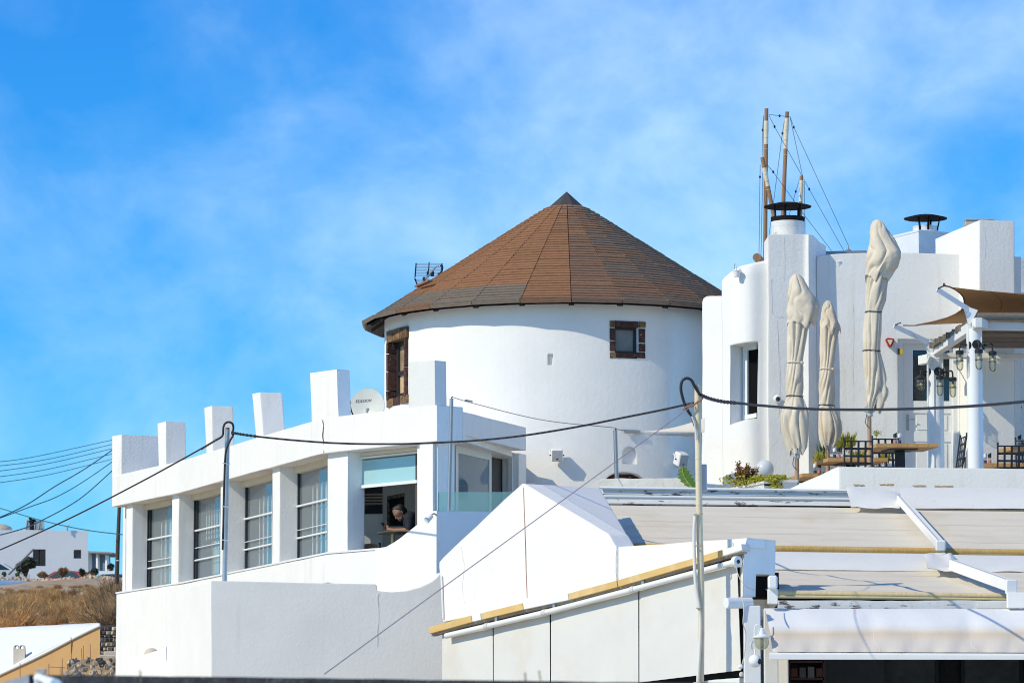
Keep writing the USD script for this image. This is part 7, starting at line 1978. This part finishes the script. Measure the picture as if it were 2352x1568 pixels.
# --- bushes
LEAF_O = M('leaf_olive', (0.045, 0.055, 0.032), .7, var=.4, vscale=2, thin=.15)
LEAF_B = M('leaf_bright', (0.10, 0.16, 0.03), .7, var=.3, vscale=2, thin=.15)
DRY = M('dry_twigs', (0.30, 0.19, 0.09), .9, var=.35, vscale=1.2, thin=.15)
def bush(label, x, y0, y1, wpx, Y, mat, n=900, name='bush', size=None):
    t = Thing(name, label, 'bush')
    k = PX(Y); h = (y1 - y0) * k; w = wpx * k / 2; c = P(x, y1, Y)
    lobes = [(rg.uniform(-.55, .55) * w, rg.uniform(-.4, .4) * w, rg.uniform(.35, .75) * h, rg.uniform(.35, .6)) for _ in range(7)]
    pts_ = []
    for _ in range(n):
        l = lobes[rg.integers(7)]; d = rg.normal(size=3); d /= np.linalg.norm(d); r = rg.uniform(.6, 1.0)
        p_ = np.array([l[0] + d[0] * w * l[3] * r, l[1] + d[1] * w * l[3] * r, l[2] + d[2] * h * l[3] * .6 * r])
        if p_[2] > 0: pts_.append(c + p_)
    t.part('foliage', leaves(np.array(pts_), size or max(.07, w * .11), rg, .5), mat, False, kind='stuff')
    t.part('stems', cat([tube([c + [0, 0, -.2], c + [l[0] * .5, l[1] * .5, l[2] * .5], c + [l[0], l[1], l[2]]], [.05, .035, .02], 5) for l in lobes]), STEM, False, kind='stuff')
    t.done()
bush('dark grey-green bush in front of the hill house below its shuttered window', 58, 1277, 1322, 58, 272, LEAF_O, 1500)
bush('little round green bush left of its pair on the bank', 9.5, 1312, 1324, 11, 258, LEAF_B, 300)
bush('little round green bush right of its pair on the bank', 40, 1314, 1327, 11, 258, LEAF_B, 300)
bush('grey-green shrub left of a dry brown shrub near the porch', 189, 1304, 1326, 15, 266, LEAF_O, 450)
bush('grey-green shrub under the porch posts', 218, 1302, 1326, 19, 266, LEAF_O, 500)
bush('dry brown shrub between two grey-green shrubs', 205, 1311, 1332, 24, 262, DRY, 600, 'dry_bush', .09)
bush('dry reddish shrub in front of the red car', 146, 1303, 1326, 26, 262, DRY, 600, 'dry_bush', .09)
bush('dry straggly shrub left of the red car', 100, 1311, 1328, 26, 262, DRY, 400, 'dry_bush', .08)
bush('green bush beside the utility pole behind the porch', 254, 1292, 1312, 17, 296, LEAF_O, 400)
# --- leaning pole, utility pole
lp_ = Thing('leaning_pole', 'thin grey pole leaning across the bush before the hill house', 'pole')
lp_.part('pole', tube([P(*zl(72, 693), 264), P(*zl(268, 494), 268)], .06, 10), M('pole_brown', (0.24, 0.19, 0.15), .8, var=.2), 40)
lp_.done()
up = Thing('utility_pole', 'dark wooden utility pole just left of the long white building', 'pole')
WD = M('pole_dark', (0.075, 0.055, 0.042), .85, var=.3, vscale=3, stretch=(6, 6, .6))
YU = 150.0
up.part('pole', tube([P(268, 1340, YU), P(271, 1240, YU), P(274.5, 1150, YU), P(279, 1000, YU)], [.066 * 1.15, .062 * 1.1, .060, .055], 14), WD, 40)
up.part('label_plate', cbox(P(269.6, 1286.5, YU - .10), (.09, .03, .035), .004), WHITE_PL, False)
up.done()
fp_ = Thing('stone_bank_wall', 'low tan retaining wall along the top of the scrub slope', 'wall')
TANW = M('tan_wall', (0.34, 0.26, 0.19), .95, var=.25, vscale=1.0, bump=.6, bscale=4)
tw_ = Plane(120, 256, 275, 254, 1340)
fp_.part('wall', rough(wall(tw_, [(118, 1375), (122, 1344), (150, 1336), (166, 1333.5), (262, 1336), (300, 1338), (300, 1375)], .6), .6, .06, .5), TANW, 30)
fp_.done()
ww = Thing('arched_wall', 'white wall with a low arch at the left edge of the scrub slope', 'wall')
wa = Plane(-40, 246, 95, 250, 1340)
arch = [(25, 1358)] + [(9 + 15 * math.cos(t), 1357 - 12 * math.sin(t)) for t in np.linspace(0, math.pi, 12)] + [(-6, 1358)]
ww.part('wall', wall(wa, [(-60, 1358), (-60, 1331), (29, 1331.5), (29.5, 1358)], .5, holes=[arch[1:-1]]), HOUSEW, False)
ww.part('wing', wall(wa, [(29.7, 1365), (29.7, 1332), (50, 1333), (92, 1337), (92, 1342), (60, 1350)], .4, -.05), HOUSEW, False)
ww.done()
# --- rubble along the bank, pale path of stones
ROCK = M('pale_rock', (0.42, 0.33, 0.24), .95, var=.35, vscale=2.5, bump=.6, bscale=6, rnd=.25)
ROCKD = M('dark_rock', (0.085, 0.075, 0.07), .95, var=.4, vscale=4, bump=.6, bscale=8, rnd=.3)
def rock(c, r, rg_):
    q = rg_.normal(size=(10, 3)); q /= np.linalg.norm(q, axis=1, keepdims=True)
    return hull(q * r * rg_.uniform(.7, 1.15, (10, 1)) * rg_.uniform(.65, 1.3, 3) + np.array(c))
rr_ = []
for _ in range(420):
    x = rg.uniform(-20, 300); Y = rg.uniform(252, 262)
    X = (x - CX) / F * Y; z = float(terrain_z(np.array([X]), np.array([Y]))[0])
    rr_.append(rock((X, Y, z + .02), rg.uniform(.05, .20), rg))
for _ in range(170):
    t = rg.uniform(0, 1); x, Y = (lerp(200, 140, t) + rg.normal(0, 5), lerp(228, 190, t)) if rg.random() < .55 else (rg.uniform(25, 100), rg.uniform(160, 172))
    X = (x - CX) / F * Y; z = float(terrain_z(np.array([X]), np.array([Y]))[0])
    rr_.append(rock((X, Y, z + .05), rg.uniform(.06, .30), rg))
solo('bank_rubble', cat(rr_), ROCK, 'pale rubble strewn along the top of the bank and the bare path', 'rubble', None, 'stuff', smooth=False)
# --- dry scrub
SCRUB = [M('scrub_gold', (0.62, 0.36, 0.14), .9, var=.3, vscale=.9, thin=.3), M('scrub_rust', (0.47, 0.27, 0.115), .9, var=.35, vscale=.9, thin=.3), M('scrub_dark', (0.26, 0.16, 0.085), .9, var=.35, vscale=.9, thin=.2)]
pi = UsdGeom.PointInstancer.Define(stage, '/World/dry_scrub')
tagprim(pi.GetPrim(), 'thick golden brown dry scrub covering the slope', 'scrub', None, 'stuff')
prot = []
for i, (mt, n_) in enumerate(zip([SCRUB[0], SCRUB[1], SCRUB[2], SCRUB[0]], (420, 420, 340, 380))):
    v, f = [], []
    for j in range(n_):
        a = rg.uniform(0, 6.28); el = math.asin(rg.uniform(.05, .98)); L = rg.uniform(.35, .72)
        d = np.array([math.cos(a) * math.cos(el), math.sin(a) * math.cos(el), math.sin(el)])
        b = np.array([rg.normal(0, .16), rg.normal(0, .16), 0]); s = np.cross(d, rg.normal(size=3)); s /= np.linalg.norm(s)
        for q in range(5):
            d2 = d + rg.normal(0, .5, 3); m_ = b + d * L * rg.uniform(.3, .95); e_ = m_ + d2 * L * .28
            w = .010
            k = len(v); v += [m_ - s * w, m_ + s * w, e_]; f.append([k, k + 1, k + 2])
        k = len(v); v += [b - s * .010, b + s * .010, b + d * L + s * .006, b + d * L - s * .006]; f += [[k, k + 1, k + 2], [k, k + 2, k + 3]]
    usdkit.mesh(stage, f'/World/dry_scrub/tuft_{i}', (np.array(v), np.array(f)), mt)
    prot.append(Sdf.Path(f'/World/dry_scrub/tuft_{i}'))
pos, idx, ori, sc = [], [], [], []
def put(x, Y, s, k, dz=0.0):
    X = (x - CX) / F * Y; z = float(terrain_z(np.array([X]), np.array([Y]))[0])
    pos.append(Gf.Vec3f(X, Y, z - .05 + dz)); idx.append(int(k)); an = rg.uniform(0, 360)
    ori.append(Gf.Quath(Gf.Rotation(Gf.Vec3d(0, 0, 1), an).GetQuat())); sc.append(Gf.Vec3f(s, s, s * float(rg.uniform(.8, 1.2))))
for _ in range(620):
    x, Y = rg.uniform(-120, 420), rg.uniform(150, 242)
    if meshkit.noise(np.array([x * .035, Y * .09, 3.3])) < .30: continue
    path_x = lerp(150, 200, (Y - 190) / 38) if 185 < Y < 230 else -999
    if abs(x - path_x) < 16: continue
    if Y < 172 and 20 < x < 105 and rg.random() < .8: continue
    big = 1.15 + .5 * meshkit.noise(np.array([x * .03, Y * .05, 0.0]))
    put(x, Y, big * rg.uniform(.6, 1.0) * np.interp(Y, [150, 195, 220, 240], [1, .9, .6, .28]), rg.choice([0, 1, 2, 3], p=[.36, .30, .14, .20]))
for _ in range(150):
    x = rg.uniform(205, 330); Y = rg.uniform(128, 156)
    if x < 205 + (156 - Y) * 1.2 + 8: pass
    put(x, Y, rg.uniform(.8, 1.25) * (1 + .35 * (x > 240)), rg.choice([0, 1, 2, 3], p=[.25, .30, .25, .20]), .55 * np.clip((x - 215) / 60, 0, 1.2))
for _ in range(40):
    put(rg.uniform(232, 320), rg.uniform(114, 124), rg.uniform(.7, 1.1), rg.choice([1, 2]), .3)
pi.CreatePrototypesRel().SetTargets(prot)
pi.CreateProtoIndicesAttr(idx); pi.CreatePositionsAttr(pos); pi.CreateOrientationsAttr(ori); pi.CreateScalesAttr(sc)
# --- dark dry-stone wall, steps, rubble pile
dw = Thing('dry_stone_wall', 'dark dry-stone wall behind the ochre house under the scrub', 'wall')
dwp = Plane(228, 111, 300, 109, 1470)
dw.part('core', wall(dwp, [(230, 1560), (232, 1436), (300, 1430), (300, 1560)], .5, -.10), M('stone_core', (0.04, 0.036, 0.034), .95), False)
y = 1438.0
while y < 1518:
    hgt = rg.uniform(6, 11); x = 231.0 + rg.uniform(-2, 2)
    while x < 300:
        w_ = rg.uniform(6, 15)
        c = dwp.at(x + w_ / 2, y + hgt / 2, -.02)
        dw.part('stone', stone(c, dwp.e3(), A3([0, 0, 1.]), dwp.n3(), w_ * PX(110) * .93, hgt * PX(110) * .92, .26, .016), ROCKD if rg.random() < .72 else ROCK, False)
        x += w_
    y += hgt
dw.done()
sp2 = Thing('stone_steps', 'pale stone steps climbing beside the dark stone wall', 'steps', None, 'structure')
BEI = M('beige_step', (0.56, 0.46, 0.36), .9, var=.12, vscale=3, bump=.4, bscale=9)
for i, (x0, x1, yt, Y) in enumerate(((228, 300, 1503, 98), (238, 300, 1494, 100), (262, 300, 1484, 102))):
    a, b = P(x0, yt + 14, Y), P(x1, yt, Y)
    sp2.part('step', rough(cbox(((a[0] + b[0]) / 2, Y + 1.0, (a[2] + b[2]) / 2), (b[0] - a[0], 2.0, b[2] - a[2]), .02), .15, .02, 2), BEI, 30)
sp2.done()
rp_ = Thing('rubble_pile', 'broken stone wall stub of pale and dark rubble at the foot of the steps', 'rubble')
for i in range(110):
    x, y = rg.uniform(152, 292), rg.uniform(1512, 1560)
    top = np.interp(x, [150, 158, 170, 220, 250, 292], [1540, 1518, 1514, 1512, 1511, 1508])
    y = max(y, top + 3)
    up_ = (y - top) < 14
    rp_.part('stone', rock(P(x, y, 87.6 - (y - 1510) * .045 + rg.uniform(-.2, .2)), rg.uniform(.035, .085), rg), ROCKD if (up_ and rg.random() < .35) or rg.random() < .06 else ROCK, False)
rp_.part('core', rough(prism([P(153, 1600, 87.9), P(156, 1524, 87.9), P(170, 1516, 87.9), P(250, 1513, 87.9), P(296, 1510, 87.9), P(296, 1600, 87.9)], (0, .8, 0)), .15, .05, 3), M('ochre_earth', (0.50, 0.34, 0.19), .95, var=.25, vscale=4, bump=.6, bscale=10), 30)
rp_.done()
# --- ochre house with the white roof
oh = Thing('ochre_house', 'low house with ochre wall and sloping white roof at the bottom left', 'house')
F1, F0, B0, B1 = P(230, 1434.4, 89.5), P(-60, 1577, 90.6), P(-60, 1446, 97.0), P(224, 1432, 92.6)
OCW = M('ochre_wall', (0.62, 0.36, 0.145), .85, var=.06, vscale=1.5, bump=.2, bscale=12, streak=((0.50, 0.30, 0.13), 1.4, .55, .8, .4))
oh.part('wall', prism([F1 + [0, 0, -.012], F0 + [0, 0, -.012], F0 + [0, 0, -3], F1 + [0, 0, -3]], (-.2, .9, 0)), OCW, False)
oh.part('wall', prism([F1 + [-.06, .5, -.03], B1 + [0, 0, -.05], B1 + [0, 0, -3], F1 + [-.06, .5, -3]], (-.3, 0, 0)), OCW, False)
lift = A3([0, 0, .025])
rfm = hull([F1 + lift, F0 + lift, B0 + lift, B1 + lift, F1 + A3([0, .02, -.03]), F0 + A3([0, .02, -.03]), B0 - lift, B1 - lift])
oh.part('roof', rough(rfm, .3, .012), M('roof_white', (0.80, 0.79, 0.74), .85, var=.03, vscale=1.5, stain=((0.68, 0.62, 0.5), 1.2, .58, .8, .4)), 30)
oh.part('roof_edge', tube([lerp(F0, F1, q) + [0, -.02, -.012 + .010 * math.sin(9 * q)] for q in np.linspace(0, 1, 24)], .03, 8), PLASTER, True)
for xa, ya, yb in ((164, 1466, 1513), (46, 1522, 1568)):
    q = lambda x, y: P(x, y, 89.72)
    oh.part('crack', beam(P(xa, ya, 89.72), P(xa + .5, yb, 89.76), .012, .012), M('crack_dark', (0.30, 0.17, 0.07), .9), False)
oh.done()
oc = Thing('roof_chimney', 'small pale chimney with two arched openings on the sloping white roof', 'chimney')
CHM = M('chimney_beige', (0.66, 0.58, 0.47), .85, var=.06, vscale=4, bump=.3, bscale=20)
yc_ = 90.4; q0, q1 = P(30.5, 1520, yc_), P(57, 1483, yc_)
cp2 = Plane(30.5, yc_, 57, yc_, 1500)
hl2 = []
for xc in (37.3, 49.5):
    hl2.append([(xc - 4, 1489)] + [(xc + 4.2 * math.cos(t), 1486.5 - 5 * math.sin(t)) for t in np.linspace(math.pi, 0, 10)] + [(xc + 4, 1489)])
out = [(30.5, 1524), (30.5, 1489)] + [(37 + 6 * math.cos(t), 1487 - 7.5 * math.sin(t)) for t in np.linspace(math.pi, .35, 8)] + [(50 + 6.5 * math.cos(t), 1487 - 7.5 * math.sin(t)) for t in np.linspace(math.pi - .35, 0, 8)] + [(57, 1524)]
oc.part('stack', wall(cp2, out, .22, holes=hl2), CHM, False)
oc.done()
for i, (xa, ya, xb, yb, lab) in enumerate(((163, 1462, 164.3, 1512, 'tallest thin rusty rod standing before the ochre wall'), (187, 1488, 189.5, 1512, 'short rusty rod left of its taller neighbour before the ochre wall'), (191.5, 1482, 191.5, 1512, 'thin rusty rod beside the shorter one before the ochre wall'),
                                       (207, 1478, 208.5, 1509, 'rusty rod nearest the corner of the ochre house'), (143, 1511, 142.5, 1532, 'rusty rod at the right end of a wire before the ochre wall'), (112, 1523, 113, 1547, 'rusty rod at the left end of a wire before the ochre wall'))):
    r_ = Thing('iron_rod', lab, 'rod'); r_.part('rod', tube([P(xa, ya, 88.6), P(xb, yb + 30, 88.6)], .008, 6), WIRE, True); r_.done()
r_ = Thing('rod_wire', 'rusty wire joining two rods before the ochre wall', 'wire'); r_.part('wire', tube([P(112, 1530.5, 88.6), P(143, 1531.5, 88.6), P(150, 1533, 88.6)], .007, 5), WIRE, True); r_.done()
# --- far power lines
TEALC = M('teal_cable', (0.04, 0.11, 0.115), .6)
pl_ = [([(-60, 1064, 120), (60, 1052, 128), (258, 1010, 140)],  .010), ([(-60, 1076, 120), (100, 1056, 130), (258, 1020, 140)],  .010), ([(-60, 1089, 120), (100, 1066, 130), (258, 1030, 140)],  .010), ([(-60, 1102, 120), (100, 1079, 130), (258, 1042, 140)],  .010), ([(-60, 1116, 120), (100, 1092, 130), (258, 1054, 140)], .010)]
for i, (pt_, r) in enumerate(pl_):
    cable('power_line', ('topmost', 'second from the top', 'middle one', 'second from the bottom', 'lowest')[i] + ' of the five thin teal power lines fanning across the left sky', pt_, r, TEALC, cat_='power line', group='bundle of five thin power lines at the left')
cable('power_line', 'upper sagging teal line of the close pair left of the building', [(-60, 1206, 110), (0, 1187, 112), (62, 1158, 116), (127, 1116, 120), (200, 1073, 126), (300, 1003, 132)], .016, TEALC, cat_='power line')
cable('power_line', 'lower sagging teal line of the close pair left of the building', [(-60, 1207, 110), (0, 1189, 112), (70, 1163, 116), (131, 1140, 120), (200, 1100, 126), (300, 1030, 132)], .013, TEALC, cat_='power line')
cable('power_line', 'lowest sagging teal line passing above the hill house roof', [(-60, 1240, 110), (0, 1228, 112), (60, 1211, 116), (97, 1194, 120), (150, 1166, 124), (195, 1136, 128), (258, 1080, 132), (310, 1030, 136)], .016, TEALC, cat_='power line')
cable('power_line', 'teal line descending from the left edge to the utility pole', [(-60, 1150, 170), (0, 1166.5, 165), (97, 1195, 158), (195, 1216, 152), (290, 1228, 148)], .018, TEALC, cat_='power line')

# ================================================================ FOREGROUND
fg = Thing('foreground_parapet', 'dark rough concrete parapet top along the bottom edge', 'parapet')
DK = M('dark_concrete', (0.05, 0.052, 0.056), .95, var=.5, vscale=14, bump=.9, bscale=40, stain=((0.16, 0.16, 0.16), 22, .55, .7, .6))
YF = 20.5
t0, t1 = P(66, 1548, YF), P(1790, 1569.5, YF)
fg.part('wall', rough(prism([t0, t1, t1 - [0, 0, 2.6], t0 - [0, 0, 2.6]], (0, .35, 0)), .06, .004, 6), DK, 30)
ga, gb2 = P(-80, 1592, YF - .02), P(66.5, 1547.5, YF - .02)
fg.part('coping', rough(prism([ga, gb2, gb2 - [0, 0, 2.4], ga - [0, 0, 2.4]], (0, .4, 0)), .06, .003, 6), M('light_concrete', (0.40, 0.41, 0.42), .9, var=.12, vscale=8, bump=.5, bscale=30), 30)
fg.done()
fs = Thing('floodlight', 'small white floodlight on the foreground parapet at the bottom left', 'lamp')
fa, fb = P(88, 1553, 20.2), P(128, 1572, 20.0)
fs.part('head', tube([fa, lerp(fa, fb, .35), fb], [.017, .020, .030], 16), WHITE_PL, 40)
fs.part('joint', ball(P(88, 1556, 20.2), .022, 2), WHITE_PL, True)
fs.part('arm', tube([P(86, 1548, 20.3), P(84, 1575, 20.3)], .012, 8), WHITE_PL, True)
fs.done()
jb = Thing('junction_box', 'beige junction box behind the foreground floodlight', 'box')
jb.part('box', cbox(P(94, 1541, 21.3), (.052, .05, .03), .005), M('box_beige', (0.60, 0.50, 0.36), .6), False)
jb.part('lid', cbox(P(94, 1536.5, 21.3), (.056, .054, .006), .002), M('box_beige', (0.60, 0.50, 0.36), .6), False)
jb.done()
PLM = M('plume', (0.30, 0.22, 0.15), .9, var=.3, vscale=30, thin=.3)
for i, (x, y, ln, lab) in enumerate(((1238, 1541, -14, 'brown grass plume leaning left above the foreground parapet, the larger one'), (1206, 1547, -4, 'brown grass plume standing straight above the foreground parapet, the smaller one'), (141, 1536, -8, 'blurred dry grass tip by the rubble at the bottom left'), (322, 1543, -4, 'faint dry grass tip before the flared wall end'))):
    t = Thing('grass_plume', lab, 'grass')
    a, b = P(x - ln * .6, 1590, 19.3), P(x, y, 19.3)
    t.part('stalk', tube([a, lerp(a, b, .6) + [0, 0, 0], b], .0018, 5), PLM, True)
    sp3 = []
    d_ = (b - a) / np.linalg.norm(b - a)
    for k in range(160):
        c = b - d_ * rg.uniform(0, .055 if i == 0 else .036); e = rg.normal(size=3) * .35 + d_; e /= np.linalg.norm(e)
        s = np.cross(e, rg.normal(size=3)); s /= np.linalg.norm(s)
        sp3.append((np.array([c - s * .0006, c + s * .0006, c + e * rg.uniform(.008, .018)]), np.array([[0, 1, 2]])))
    t.part('tuft', cat(sp3), PLM, False)
    t.done()
